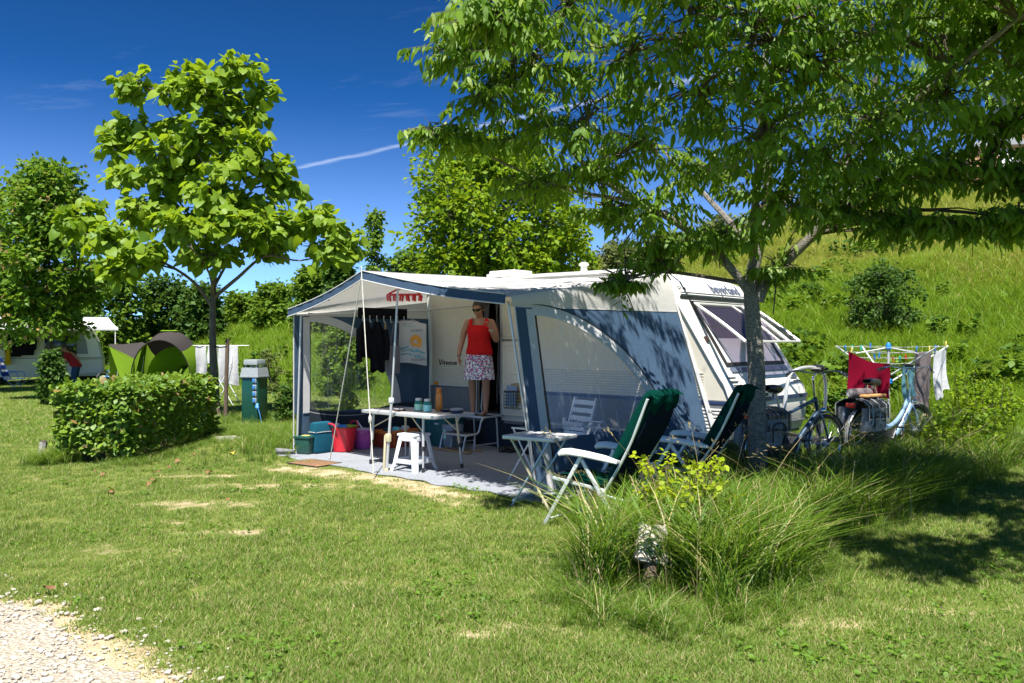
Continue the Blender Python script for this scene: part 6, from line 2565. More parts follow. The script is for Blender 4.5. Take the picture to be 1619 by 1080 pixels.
# the neighbour by the far caravan: bending forward, seen from her right
fp_ = thing("person", "person in a dusty red shirt and jeans bending forward beside the far caravan", "person", (-15.95, 30.0, -0.15), R(-80))
mb = MB()
hd2 = rot("X", R(45))
limb(mb, [(0, 0.05, 0.92), (0, -0.03, 1.08), (0, -0.14, 1.22), (0, -0.24, 1.32)], [0.16, 0.16, 0.165, 0.10])
for sg in (-1, 1):
    limb(mb, [(0.09 * sg, 0.05, 0.88), (0.10 * sg, 0.0, 0.48), (0.10 * sg, 0.04, 0.08)], [0.10, 0.065, 0.045])
    mb.ell((0.10 * sg, -0.02, 0.035), (0.045, 0.12, 0.04), 10, 8)
    limb(mb, [(0.17 * sg, -0.20, 1.31), (0.23 * sg, -0.27, 1.05), (0.15 * sg, -0.46, 0.95)], [0.06, 0.05, 0.032])
    hand(mb, (0.15 * sg, -0.47, 0.945), (0, -1, -0.2), (0, 0, -1), sg, 0.4)
limb(mb, [(0, -0.24, 1.33), (0, -0.32, 1.43)], [0.065, 0.058])
head(mb, (0, -0.38, 1.50), hd2, 1.05)
b2 = fuse(mb, "body", M["skin"], fp_, 0.014, 4)
mb = MB()
mb.grid(lambda u, v: Vector((0, -0.38, 1.50)) + hd2 @ Vector((0.093 * math.cos(-0.6 + v * 2.17) * math.cos(u * 6.2832), 0.02 + 0.115 * math.cos(-0.6 + v * 2.17) * math.sin(u * 6.2832) + (0.035 if math.sin(u * 6.2832) < -0.3 else 0) * (1 - v), 0.04 + 0.115 * math.sin(-0.6 + v * 2.17))), 28, 12, cu=True)
mb.build("hair", "hair_grey", b2, thick=0.012)
mb = MB()
ring_shell(mb, [((0, -0.25, 1.36), 0.12, 0.11), ((0, -0.21, 1.31), 0.21, 0.15), ((0, -0.13, 1.2), 0.21, 0.18), ((0, -0.04, 1.06), 0.20, 0.19), ((0, 0.03, 0.9), 0.215, 0.19), ((0, 0.04, 0.84), 0.22, 0.19)], 32, 0.02, 6)
for sg in (-1, 1):
    mb.tube([(0.15 * sg, -0.19, 1.33), (0.20 * sg, -0.24, 1.2), (0.225 * sg, -0.265, 1.12)], [0.075, 0.075, 0.078], 12, caps=False)
mb.build("shirt", "dusty_red", fp_, thick=0.004)
mb = MB()
ring_shell(mb, [((0, 0.05, 0.9), 0.185, 0.155), ((0, 0.05, 0.8), 0.19, 0.15)], 24)
for sg in (-1, 1):
    mb.tube(spline([(0.09 * sg, 0.05, 0.86), (0.10 * sg, 0.0, 0.48), (0.10 * sg, 0.04, 0.1)], 4), [0.115, 0.112, 0.105, 0.1, 0.09, 0.085, 0.08, 0.078, 0.078], 12, caps=False)
mb.build("jeans", "denim", fp_, thick=0.004)

# ------------------------------------------------------------------ bicycles
def bicycle(loc, rz, lab, paint, low_step, mats):
    t_ = thing("bicycle", lab, "bicycle", loc, rz, "bicycles parked by the caravan's drawbar")
    r_ = 0.345
    xr, xf = -0.53, 0.60
    for nm, x in (("rear", xr), ("front", xf)):
        c = Vector((x, 0, r_))

        def circ(rad, k, y=0.0, a0=0, a1=360):
            return [c + Vector((rad * math.cos(R(a0 + (a1 - a0) * i / k)), y, rad * math.sin(R(a0 + (a1 - a0) * i / k)))) for i in range(k + (0 if a1 - a0 == 360 else 1))]
        wh_ = MB().tube(circ(r_ - 0.02, 40), 0.021, 8, closed=True).build("wheel", "rubber", t_)
        MB().tube(circ(r_ - 0.052, 40), 0.013, 6, closed=True).build("rim", "chrome", wh_)
        mb = MB()
        for q in range(28):
            an = R(360 / 28 * q)
            y0 = 0.03 if q % 2 else -0.03
            an0 = an + (0.5 if q % 4 < 2 else -0.5)
            mb.tube([c + Vector((0.025 * math.cos(an0), y0, 0.025 * math.sin(an0))), c + Vector(((r_ - 0.06) * math.cos(an), 0, (r_ - 0.06) * math.sin(an)))], 0.0016, 3, caps=False)
        mb.build("spokes", "chrome", wh_, kind="stuff")
        MB().lathe([(0.012, -0.06), (0.02, -0.05), (0.045 if nm == "front" else 0.03, -0.03), (0.045 if nm == "front" else 0.03, 0.03), (0.02, 0.05), (0.012, 0.06)], 14, c, rot("X", R(90))).build("hub", "alu", wh_)
        a0, a1 = (20, 185) if nm == "front" else (-5, 190)
        mb = MB()
        mb.grid(lambda u, v: c + Vector(((r_ + 0.02 + 0.012 * math.sin(v * 3.14)) * math.cos(R(a0 + (a1 - a0) * u)), -0.03 + 0.06 * v, (r_ + 0.02 + 0.012 * math.sin(v * 3.14)) * math.sin(R(a0 + (a1 - a0) * u)))), 24, 4)
        mb.build("mudguard", mats[1], t_, thick=0.002)
        mb = MB()
        for an in ((30, 150) if nm == "front" else (160, 60)):
            for y in (-0.035, 0.035):
                mb.tube([c + Vector((0, y * 1.4, 0)), c + Vector(((r_ + 0.02) * math.cos(R(an)), y, (r_ + 0.02) * math.sin(R(an))))], 0.0025, 4)
        mb.build("mudguard_stay", "alu", t_)
    bbk = Vector((-0.06, 0, 0.29))
    seat_top = Vector((-0.245, 0, 0.80))
    head_b = Vector((0.455, 0, 0.72))
    head_t = Vector((0.405, 0, 0.90))
    mb = MB()
    mb.tube([bbk, seat_top], 0.019, 9)
    if low_step:
        mb.tube(spline([head_b + Vector((0.01, 0, -0.02)), Vector((0.30, 0, 0.48)), Vector((0.12, 0, 0.32)), bbk], 5), 0.040, 10)
        mb.tube(spline([head_b.lerp(head_t, 0.4), Vector((0.25, 0, 0.56)), Vector((0.04, 0, 0.44)), bbk.lerp(seat_top, 0.3)], 5), 0.030, 9)
    else:
        mb.tube([head_b, bbk], 0.034, 10)
        mb.tube([head_t - Vector((-0.01, 0, 0.03)), bbk.lerp(seat_top, 0.80)], 0.021, 9)
    mb.tube([head_b - Vector((-0.008, 0, 0.02)), head_t], 0.024, 10)
    for y in (-0.055, 0.055):
        mb.tube([bbk + Vector((0, y * 0.5, 0)), Vector((xr, y, r_))], 0.010, 7)
        mb.tube([seat_top + Vector((0.02, y * 0.5, -0.06)), Vector((xr, y, r_))], 0.009, 7)
        mb.tube(spline([head_b + Vector((0.012, y * 0.5, -0.03)), Vector((0.50, y, 0.60)), Vector((xf, y * 0.95, r_))], 4), 0.0125, 7)
    mb.build("frame", paint, t_)
    mb = MB()
    mb.tube([seat_top, seat_top + Vector((-0.075, 0, 0.20))], 0.014, 8)
    mb.build("seat_post", "alu", t_)
    mb = MB()

    def sad(u, v):
        x = -0.15 + 0.29 * u
        w_ = 0.095 * (1 - u) ** 0.8 + 0.024
        e = math.sin(max(0.04, min(0.98, u)) * math.pi) ** 0.35
        an = v * 6.2832
        return Vector((-0.325 + x, w_ * math.cos(an) * e, 1.01 + 0.035 * math.sin(an) * e + 0.02 * (1 - u) + (0.012 if math.sin(an) > 0 else -0.02 * math.sin(u * 3.14))))
    mb.grid(sad, 14, 16, cv=True)
    mb.build("saddle", "black_plastic", t_)
    mb = MB()
    for y in (-0.04, 0.04):
        mb.lathe([(0.015, 0), (0.019, 0.008), (0.015, 0.016), (0.019, 0.024), (0.015, 0.032), (0.019, 0.04)], 8, (-0.41, y, 0.94))
    mb.build("saddle_spring", "chrome", t_)
    # handlebar with stem, grips, levers, display
    stt = head_t + Vector((-0.035, 0, 0.22))
    mb = MB()
    mb.tube(spline([head_t, head_t + Vector((-0.02, 0, 0.15)), stt, stt + Vector((0.05, 0, 0.05))], 4), 0.016, 9)
    mb.build("stem", "chrome", t_)
    hb = stt + Vector((0.05, 0, 0.05))
    turn = rot("Z", R(mats[2]))

    def hp(x, y, z):
        return hb + turn @ Vector((x, y, z))
    mb = MB()
    bar = spline([hp(-0.20, 0.32, 0.0), hp(-0.06, 0.29, 0.02), hp(0.0, 0.2, 0.035), hp(0.04, 0.06, 0.01), hp(0.04, -0.06, 0.01), hp(0.0, -0.2, 0.035), hp(-0.06, -0.29, 0.02), hp(-0.20, -0.32, 0.0)], 5)
    mb.tube(bar, 0.011, 8)
    hbn = mb.build("handlebar", "chrome", t_)
    for sg in (-1, 1):
        MB().tube([hp(-0.22, 0.325 * sg, -0.003), hp(-0.14, 0.312 * sg, 0.006), hp(-0.08, 0.295 * sg, 0.016)], [0.017, 0.015, 0.016], 8).build("grip", "black_plastic", hbn)
        MB().tube(spline([hp(-0.04, 0.27 * sg, 0.02), hp(-0.05, 0.30 * sg, -0.01), hp(-0.15, 0.34 * sg, -0.035)], 4), 0.006, 6).build("brake_lever", "steel_dark", hbn)
        mb = MB()
        mb.tube(spline([hp(-0.03, 0.26 * sg, 0.02), hp(0.10, 0.16 * sg, 0.02), hp(0.12, 0.05 * sg, -0.12), head_t + Vector((0.05, 0.02 * sg, -0.02)), head_b + Vector((0.02, 0.03 * sg, -0.1))], 5), 0.004, 5)
        mb.build("cable", "black_plastic", t_)
    MB().box(hp(0.045, 0.0, 0.05), (0.06, 0.11, 0.025), turn @ rot("Y", R(25)), 0.006).build("display", "black_plastic", hbn)
    MB().lathe([(0.02, 0), (0.026, 0.008), (0.024, 0.02), (0.01, 0.03)], 10, hp(0.01, -0.12, 0.045)).build("bell", "black_plastic", hbn)
    # head lamp, chain guard, cranks, pedals, stand
    mb = MB()
    mb.lathe([(0.012, -0.035), (0.03, -0.02), (0.036, 0.02), (0.034, 0.035)], 12, (0.535, 0, 0.735), rot("Y", R(90)))
    mb.build("headlamp", "chrome", t_)
    mb = MB()
    ol = []
    for i in range(9):
        an = R(-90 + 180 * i / 8)
        ol.append((-0.06 + 0.105 * math.cos(an), 0.055 * -1, 0.29 + 0.105 * math.sin(an)))
    for i in range(7):
        an = R(90 + 180 * i / 6)
        ol.append((xr + 0.065 * math.cos(an), -0.055, r_ + 0.065 * math.sin(an)))
    mb.prism(ol, (0, -0.028, 0))
    mb.build("chain_case", "black_plastic", t_, bev=0.008)
    for sg, an in ((-1, R(60)), (1, R(240))):
        e_ = bbk + Vector((0.165 * math.cos(an), 0.10 * sg, 0.165 * math.sin(an)))
        cr = MB().tube([bbk + Vector((0, 0.09 * sg, 0)), e_], 0.011, 7).build("crank", "alu", t_)
        MB().box(e_ + Vector((0, 0.055 * sg, 0)), (0.09, 0.09, 0.022), bev=0.006).build("pedal", "black_plastic", cr)
    MB().tube([(-0.14, 0.05, 0.24), (-0.20, 0.19, 0.01)], 0.010, 6).build("stand", "alu", t_)
    # carrier, battery, rear lamp
    mb = MB()
    zc_ = 0.765
    for y in (-0.07, 0.07):
        mb.tube(spline([(-0.26, y * 0.6, 0.74), (-0.36, y, zc_), (-0.78, y, zc_)], 4), 0.006, 6)
        mb.tube([(-0.70, y, zc_), (xr, y * 0.95, r_)], 0.006, 6)
    for x in (-0.4, -0.52, -0.64, -0.78):
        mb.tube([(x, -0.07, zc_), (x, 0.07, zc_)], 0.006, 6)
    cr_ = mb.build("luggage_carrier", "steel_dark", t_)
    MB().box((-0.56, 0, zc_ - 0.05), (0.40, 0.11, 0.07), bev=0.012).build("battery", "black_plastic", cr_)
    MB().box((-0.80, 0, zc_ - 0.03), (0.03, 0.12, 0.06), bev=0.008).build("rear_lamp", "reflector", cr_)
    return t_


def panniers(loc, rz, lab, trim):
    t_ = thing("pannier_bag", lab, "pannier", loc, rz, "panniers over the bicycles' carriers")
    for sg in (-1, 1):
        mb = MB()

        def bag(u, v):
            an = u * 6.2832
            q = 0.5 + 0.5 * v
            cx = 0.19 * math.copysign(abs(math.cos(an)) ** 0.35, math.cos(an)) * (0.9 + 0.12 * v)
            cy = 0.065 * math.copysign(abs(math.sin(an)) ** 0.5, math.sin(an)) * (0.9 + 0.25 * v + 0.12 * math.sin(an * 3 + v * 6))
            return Vector((cx - 0.56 + 0.05 * (v - 1), sg * (0.155 + 0.02 * v) + cy, 0.42 + 0.33 * v - 0.04 * v * v))
        mb.grid(bag, 24, 10, cu=True)
        k = len(mb.v)
        b_ = k - 24 * 11
        mb.f.append(tuple(b_ + i * 11 for i in range(24)))
        mb.f.append(tuple(b_ + i * 11 + 10 for i in reversed(range(24))))
        bd = mb.build("bag", "pannier_grey", t_, ang=60)
        mb = MB()
        mb.grid(lambda u, v: Vector((-0.56 + (u - 0.5) * 0.43, sg * (0.06 + 0.17 * min(1, v * 2)), 0.815 - 0.075 * min(1, v * 2) ** 2 - 0.17 * max(0, v - 0.5) * 2 + 0.008 * math.sin(u * 9))), 10, 12)
        fl_ = mb.build("flap", "pannier_black", t_, thick=0.006)
        mb = MB()
        for x in (-0.70, -0.56, -0.42):
            mb.tube([(x, sg * 0.07, 0.826), (x, sg * 0.15, 0.808), (x, sg * 0.238, 0.752), (x, sg * 0.25, 0.56), (x, sg * 0.235, 0.50)], 0.006, 4)
        mb.tube([(-0.77, sg * 0.06, 0.822), (-0.77, sg * 0.15, 0.806), (-0.77, sg * 0.24, 0.745), (-0.77, sg * 0.246, 0.575), (-0.35, sg * 0.246, 0.575), (-0.35, sg * 0.24, 0.745), (-0.35, sg * 0.15, 0.806), (-0.35, sg * 0.06, 0.822)], 0.005, 4)
        mb.build("strap", trim, fl_)
        mb = MB()
        mb.tube(spline([(-0.66, sg * 0.246, 0.46), (-0.66, sg * 0.252, 0.60), (-0.62, sg * 0.254, 0.66), (-0.50, sg * 0.254, 0.66), (-0.46, sg * 0.252, 0.60), (-0.46, sg * 0.246, 0.46)], 3), 0.010, 5)
        mb.build("pocket_edge", "pannier_black", bd)
    MB().box((-0.56, 0, 0.822), (0.40, 0.13, 0.012), bev=0.004).build("yoke", "pannier_black", t_)
    return t_


b1 = Vector((3.22, 9.42, 0.05))
bicycle(b1, R(34), "dark navy bicycle with a straight sloping frame, nearest the tree trunk", "bike_navy", False, ("bike_navy", "bike_navy", 38))
panniers(b1, R(34), "black and grey double pannier on the dark navy bicycle beside the trunk", "pannier_grey")
b2_ = Vector((4.93, 10.75, 0.06))
bicycle(b2_, R(32), "ice blue step-through bicycle farther right, in front of the rotary dryer", "bike_ice", True, ("bike_ice", "alu", 20))
M["trim_white"] = pm("trim_white", (0.42, 0.44, 0.47), 0.5)
panniers(b2_, R(32), "black double pannier with white piping on the ice blue bicycle", "trim_white")
t_ = thing("rolled_mat", "rolled grey mat strapped across the ice blue bicycle's carrier", "mat", b2_ + rot("Z", R(32)) @ Vector((-0.62, 0, 0.89)), R(32))
MB().lathe([(0.0, -0.2), (0.055, -0.2), (0.058, -0.18), (0.058, 0.18), (0.055, 0.2), (0.0, 0.2)], 18, (0, 0, 0), rot("Y", R(90)) @ rot("Z", R(0))).build("roll", "towel_grey", t_)
mb = MB()
for k_ in range(3):
    mb.tube([Vector((-0.203, (0.015 + 0.014 * k_) * math.cos(R(a_)), (0.015 + 0.014 * k_) * math.sin(R(a_)))) for a_ in range(0, 360, 24)], 0.004, 4, closed=True)
mb.build("spiral_edge", "towel_white", t_)
t_ = thing("wooden_board", "pale orange wooden board lying along the ice blue bicycle's carrier", "board", b2_ + rot("Z", R(32)) @ Vector((-0.47, -0.08, 0.855)), R(32))
MB().box((0, 0, 0.0), (0.44, 0.10, 0.03), bev=0.008).build("plank", pm("warm_wood", (0.62, 0.33, 0.12), 0.6), t_)
MB().tube([(-0.1, -0.052, 0), (-0.1, 0, 0.02), (-0.1, 0.052, 0)], 0.007, 5).build("strap", "black_plastic", t_)

# ------------------------------------------------------------------ rotary clothes dryer with washing
dr_p = Vector((5.70, 12.45, terr(5.70, 12.45) - 0.22))
dr_ = thing("rotary_dryer", "rotary clothes dryer with blue hubs and white arms on the grass beyond the bicycles", "clothes dryer", dr_p)
MB().tube([(0, 0, 0), (0, 0, 1.58)], 0.02, 10).build("post", "alu_paint", dr_)
MB().lathe([(0.03, 0.95), (0.06, 0.97), (0.06, 1.02), (0.03, 1.04)], 12).build("slide_hub", "blue_plastic", dr_)
MB().lathe([(0.026, 1.48), (0.042, 1.49), (0.042, 1.53), (0.026, 1.57), (0.018, 1.585)], 12).build("top_hub", "blue_plastic", dr_)
arm_t = []
for q, (an, L_) in enumerate(((177, 0.78), (-60, 0.80), (-3, 0.88), (95, 0.8))):
    d_ = Vector((math.cos(R(an)), math.sin(R(an)), 0))
    tip = d_ * L_ + Vector((0, 0, 1.53))
    MB().tube([d_ * 0.05 + Vector((0, 0, 1.00 if q != 1 else 1.10)), tip], 0.013, 7).build("arm", "white_plastic", dr_)
    MB().tube([d_ * 0.05 + Vector((0, 0, 1.50)), tip * 0.62 + Vector((0, 0, 0.47))], 0.008, 6).build("arm_strut", "alu_paint", dr_)
    arm_t.append((d_, L_))
for ring_ in range(4):
    f = 1.0 - ring_ * 0.2
    P_ = [d_ * L_ * f + Vector((0, 0, 1.53 - (1 - f) * 0.42)) for d_, L_ in arm_t]
    for i in range(4):
        j = (i + 1) % 4
        mid = P_[i].lerp(P_[j], 0.5) - Vector((0, 0, 0.02))
        MB().tube([P_[i], mid, P_[j]], 0.0035, 4).build("line", "white_trim", dr_)


def washing(name, lab, cat, p0, p1, h_, mat_, seed, uneven=0.05, sag=0.03, fold=0.02, nf=9):
    rg_ = random.Random(seed)
    ph = rg_.uniform(0, 6)
    p0, p1 = Vector(p0), Vector(p1)
    dx = (p1 - p0).normalized()
    nrm = Vector((-dx.y, dx.x, 0))
    base = p0.lerp(p1, 0.5)
    t_ = thing(name, lab, cat, base)
    mb = MB()

    def fn(u, v):
        t = p0.lerp(p1, u) - base
        s_ = math.sin(u * 3.1416)
        return t - Vector((0, 0, sag * s_ * (1 - v) + h_ * v * (1 + uneven * math.sin(u * 4 + ph)))) + nrm * (fold * math.sin(u * nf + ph + v * 1.5) * (0.4 + v) + 0.03 * v * math.sin(v * 3 + ph)) + dx * (0.02 * math.sin(v * 5 + ph) * v)
    mb.grid(fn, 28, 18)
    mb.build("cloth", mat_, t_, thick=0.004, ang=60)
    mb = MB()
    mb.tube([fn(i / 14, 1.0) for i in range(15)], 0.006, 4)
    mb.build("hem", mat_, t_)
    return t_


D = dr_p
washing("hanging_cloth", "dark red cloth hanging on the left side of the rotary dryer", "cloth", D + Vector((-0.62, -0.03, 1.46)), D + Vector((-0.09, -0.25, 1.27)), 0.62, "maroon", 1, 0.16, 0.06, 0.035, 7)
washing("hanging_towel", "grey brown towel hanging right of the dryer's post", "towel", D + Vector((0.22, -0.35, 1.46)), D + Vector((0.56, -0.18, 1.47)), 0.95, "towel_grey", 2, 0.02, 0.02, 0.02, 8)
M["towel_print"] = pm("towel_print", (0.5, 0.51, 0.55), 0.85, var=0.03, scale=26, dirt=(0.27, 0.29, 0.36), bump=0.4)
washing("hanging_towel", "white patterned towel hanging at the right end of the rotary dryer", "towel", D + Vector((0.62, -0.16, 1.48)), D + Vector((0.86, -0.05, 1.54)), 0.70, "towel_print", 3, 0.08, 0.05, 0.03, 7)
washing("hanging_cloth", "small teal cloth hanging behind the ice blue bicycle's handlebar", "cloth", D + Vector((0.02, -0.42, 1.25)), D + Vector((0.2, -0.38, 1.28)), 0.50, "towel_blue", 4, 0.05, 0.02, 0.02, 8)
pegs = [(-0.66, -0.02, 1.50, "blue_plastic", "blue"), (-0.58, -0.06, 1.47, "yellow_paper", "yellow"), (-0.50, 0.10, 1.50, "peg_teal", "teal"), (-0.36, 0.12, 1.50, "peg_teal", "teal"), (-0.28, -0.16, 1.37, "blue_plastic", "blue"), (-0.22, 0.12, 1.53, "blue_plastic", "blue"), (-0.18, -0.1, 1.40, "blue_plastic", "blue"), (-0.12, 0.05, 1.4, "peg_teal", "teal"), (0.03, -0.30, 1.34, "peg_teal", "teal"),
        (0.12, -0.3, 1.36, "reflector", "red"), (0.26, -0.34, 1.49, "blue_plastic", "blue"), (0.52, -0.2, 1.49, "yellow_paper", "yellow"), (0.63, -0.16, 1.50, "blue_plastic", "blue"), (0.84, -0.06, 1.56, "yellow_paper", "yellow"), (-0.06, -0.28, 1.33, "orange_plastic", "orange")]
PEGL = ["blue clothes peg at the tip of the dryer's left arm", "yellow clothes peg at the dark red cloth's upper left corner", "left of two teal clothes pegs on the line above the dark red cloth", "right of two teal clothes pegs on the line above the dark red cloth", "blue clothes peg in the middle of the dark red cloth's top edge", "blue clothes peg on the line just left of the dryer's blue top hub",
        "blue clothes peg on an inner line left of the dryer's post", "teal clothes peg on an inner line close to the dryer's post", "teal clothes peg at the small teal cloth's left corner", "red clothes peg on the small teal cloth", "blue clothes peg at the grey brown towel's left corner", "yellow clothes peg at the grey brown towel's right corner", "blue clothes peg at the white patterned towel's left corner", "yellow clothes peg at the tip of the dryer's right arm", "orange clothes peg at the dark red cloth's right corner"]
M["peg_teal"] = pm("peg_teal", (0.02, 0.42, 0.33), 0.4)
for (x, y, z, mm, cn) in pegs:
    t_ = thing("clothes_peg", PEGL[len(PEGL) - len(pegs) + pegs.index((x, y, z, mm, cn))], "clothes peg", D + Vector((x, y, z)), 0.4, "pegs on the rotary dryer")
    t_.rotation_euler = (0, 0.35 * math.sin(x * 30), 0.6)
    for s_ in (-1, 1):
        MB().bar((0.004 * s_, 0, -0.04), (0.012 * s_, 0, 0.045), 0.016, 0.008, 0.002, up=(0, 1, 0)).build("jaw", mm, t_)

# ------------------------------------------------------------------ utility pillar, stake, marker stone
up_ = thing("service_pillar", "dark green electricity pillar with a pale grey cap and blue sockets near the left tree", "service pillar", (-4.93, 15.75, 0), R(-20))
MB().box((0, 0, 0.46), (0.37, 0.30, 0.92), bev=0.012, taper=1.0).build("cabinet", "pillar_green", up_)
mb = MB()
mb.prism([(-0.21, -0.18, 0.92), (0.21, -0.18, 0.92), (0.21, 0.18, 0.92), (-0.21, 0.18, 0.92)], (0, 0, 0.02))
mb.box((0, 0, 1.02), (0.36, 0.30, 0.16), taper=1.13)
mb.build("cap_base", "pillar_grey", up_)
mb = MB()
mb.box((0, 0, 1.205), (0.30, 0.26, 0.10), bev=0.01, taper=1.05)
for x in (-0.12, 0.0, 0.12):
    mb.box((x, -0.10, 1.12), (0.02, 0.02, 0.1))
    mb.box((x, 0.10, 1.12), (0.02, 0.02, 0.1))
mb.build("lamp_hood", "pillar_grey", up_)
for q in range(4):
    s_ = MB().box((0.12, -0.158, 0.86 - q * 0.125), (0.085, 0.02, 0.095), bev=0.006).build("socket", "pillar_grey", up_)
    MB().box((0.115, -0.174, 0.86 - q * 0.125), (0.06, 0.02, 0.065), bev=0.006).build("socket_cover", "socket_blue", s_)
t_ = thing("mains_plug", "blue mains plug hanging from the lowest socket of the green pillar", "plug", (-4.80, 15.50, 0.42), R(-20))
MB().tube([(0, 0, 0.0), (0.03, -0.05, -0.06), (0.07, -0.07, -0.08)], [0.03, 0.035, 0.022], 8).build("plug_body", "socket_blue", t_)
MB().tube(spline([(0.07, -0.07, -0.08), (0.12, -0.08, -0.2), (0.16, -0.08, -0.41)], 4), 0.008, 5).build("cable", "socket_blue", t_)

stk = thing("wooden_stake", "dark wooden stake standing beside the left tree's trunk", "stake", (-5.66, 16.25, 0))
MB().tube([(0, 0, -0.1), (0.01, 0, 0.7), (0.04, 0, 1.66)], [0.042, 0.042, 0.040], 8).build("post", "stake_wood", stk)
MB().tube([(0.03, -0.042, 1.5), (-0.12, 0.06, 1.48), (-0.28, 0.1, 1.5)], 0.012, 6).build("tie", "rubber", stk)

ms = thing("marker_stone", "pale stone with green lettering half hidden in the long grass, front of the bed", "marker stone", (0.88, 5.25, 0.02), R(12))
mb = MB()
rgs = random.Random(4)


def stn(u, v):
    an = u * 6.2832
    q = 0.105 * math.copysign(abs(math.cos(an)) ** 0.5, math.cos(an)) * (1 + 0.08 * mnoise.noise(Vector((u * 5, v * 3, 0))))
    r = 0.045 * math.copysign(abs(math.sin(an)) ** 0.6, math.sin(an)) * (1 + 0.15 * mnoise.noise(Vector((u * 5, v * 3, 4))))
    return Vector((q * (1.1 - 0.25 * v), r, 0.17 + 0.23 * v + 0.012 * math.cos(an * 2)))


mb.grid(stn, 24, 10, cu=True)
k = len(mb.v)
mb.f.append(tuple(k - 24 * 11 + i * 11 + 10 for i in reversed(range(24))))
mb.f.append(tuple(k - 24 * 11 + i * 11 for i in range(24)))
MB().tube([(0, 0.0, -0.05), (0, 0, 0.2)], 0.05, 8).build("foot_post", "stake_wood", ms)
sto = mb.build("stone_block", pm("limestone", (0.50, 0.45, 0.42), 0.9, var=0.15, scale=14, bump=0.5, bscale=50), ms, ang=30)
ms.rotation_euler = (R(-18), R(10), R(12))
text_mesh("painted_number", "24", 0.13, 0.002, "pillar_green", ms, frame((-0.07, -0.056, 0.22), (1, 0, 0), (0, 0, 1), (0, -1, 0)))

# white marker post by the hedge's left foot and edging stone
t_ = thing("stump", "short weathered grey stump beside the left end of the hedge", "stump", (-6.27, 10.95, 0), 0.3)
MB().tube([(0, 0, -0.05), (0.01, 0, 0.12), (0.03, 0.0, 0.26)], [0.05, 0.045, 0.05], 8).build("wood", "stone_grey", t_)
MB().ell((0.03, 0, 0.265), (0.045, 0.045, 0.02), 10, 6).build("cut_top", "bark_dark", t_)
t_ = thing("edging_stone", "flat grey edging stone in the grass left of the green pillar's foot", "stone", (-4.62, 13.25, 0), 0.4)
MB().box((0, 0, 0.03), (0.36, 0.16, 0.09), bev=0.02).build("slab", "stone_grey", t_)
MB().box((0.22, 0.02, 0.02), (0.07, 0.12, 0.06), bev=0.015).build("chip", "stone_grey", t_)

# ------------------------------------------------------------------ neighbours: drying rack, dome tent, far caravan
rk = thing("drying_rack", "small white clothes rack on the meadow edge behind the left tree", "clothes rack", (-7.2, 20.6, 0), R(5))
for s_ in (-1, 1):
    MB().tube([(-0.3, 0.35 * s_, 0), (0.25, 0.35 * s_, 1.05)], 0.012, 6).build("leg", "white_plastic", rk)
    MB().tube([(0.3, 0.35 * s_, 0), (-0.25, 0.35 * s_, 1.05)], 0.012, 6).build("leg", "white_plastic", rk)
RL_ = 1.30
for q in range(5):
    x0 = -0.24 + q * 0.12
    MB().tube([(-0.70, x0, 1.05 if False else 1.50), (0.55, x0, 1.50)], 0.008, 5).build("rail", "white_plastic", rk)
for s_ in (-1, 1):
    MB().tube([(-0.25 * 1, 0.35 * s_, 1.05), (-0.25, 0.24 * s_, 1.5)], 0.01, 5).build("upright", "white_plastic", rk)
    MB().tube([(0.25 * 1, 0.35 * s_, 1.05), (0.25, 0.24 * s_, 1.5)], 0.01, 5).build("upright", "white_plastic", rk)
rkp = Vector((-7.2, 20.6, 0))
washing("hanging_towel", "white towel on the small rack's right half, longest of the three", "towel", rkp + Vector((-0.05, -0.27, 1.50)), rkp + Vector((0.42, -0.25, 1.50)), 0.95, "towel_white", 5, 0.04, 0.01, 0.03, 8)
washing("hanging_towel", "white towel at the small rack's left end, behind the trunk", "towel", rkp + Vector((-0.62, -0.27, 1.50)), rkp + Vector((-0.36, -0.27, 1.50)), 0.68, "towel_white", 6, 0.03, 0.01, 0.02, 7)
washing("hanging_cloth", "short white printed cloth between the two towels on the small rack", "cloth", rkp + Vector((-0.32, -0.29, 1.50)), rkp + Vector((-0.10, -0.29, 1.50)), 0.42, "towel_print", 7, 0.05, 0.03, 0.02, 7)

# dome tent: lime walls, charcoal roof, arched porch towards us
tn = thing("dome_tent", "lime green and charcoal dome tent with its big arched porch open", "tent", (-11.75, 26.9, 0), R(8))
tn.scale = (1.02, 1.02, 1.1)


def arc(x0, x1, y0, y1, h, k=16, lean=0.0):
    return [Vector((x0 + (x1 - x0) * (0.5 - 0.5 * math.cos(math.pi * i / k)), y0 + (y1 - y0) * (0.5 - 0.5 * math.cos(math.pi * i / k)) - lean * math.sin(math.pi * i / k), h * math.sin(math.pi * i / k) ** 0.75)) for i in range(k + 1)]


a_front = arc(-0.45, 1.32, -0.75, -0.55, 1.50, lean=0.25)
a_mid = arc(-0.62, 1.40, 0.5, 0.6, 1.78)
a_back = arc(-0.75, 1.30, 1.9, 1.7, 1.30)
a_left = arc(-0.50, -1.15, -0.75, 1.5, 1.40)
mb = MB()


def loft(A, B, n_, i0=0, i1=16, bulge=0.05):
    k = len(mb.v)
    for s in range(n_ + 1):
        for i in range(i0, i1 + 1):
            p_ = A[i].lerp(B[i], s / n_)
            p_.z += bulge * math.sin(s / n_ * math.pi) * math.sin(i / 16 * math.pi) * -1
            mb.v.append(p_)
    m_ = i1 - i0 + 1
    for s in range(n_):
        for i in range(m_ - 1):
            mb.f.append((k + s * m_ + i, k + (s + 1) * m_ + i, k + (s + 1) * m_ + i + 1, k + s * m_ + i + 1))


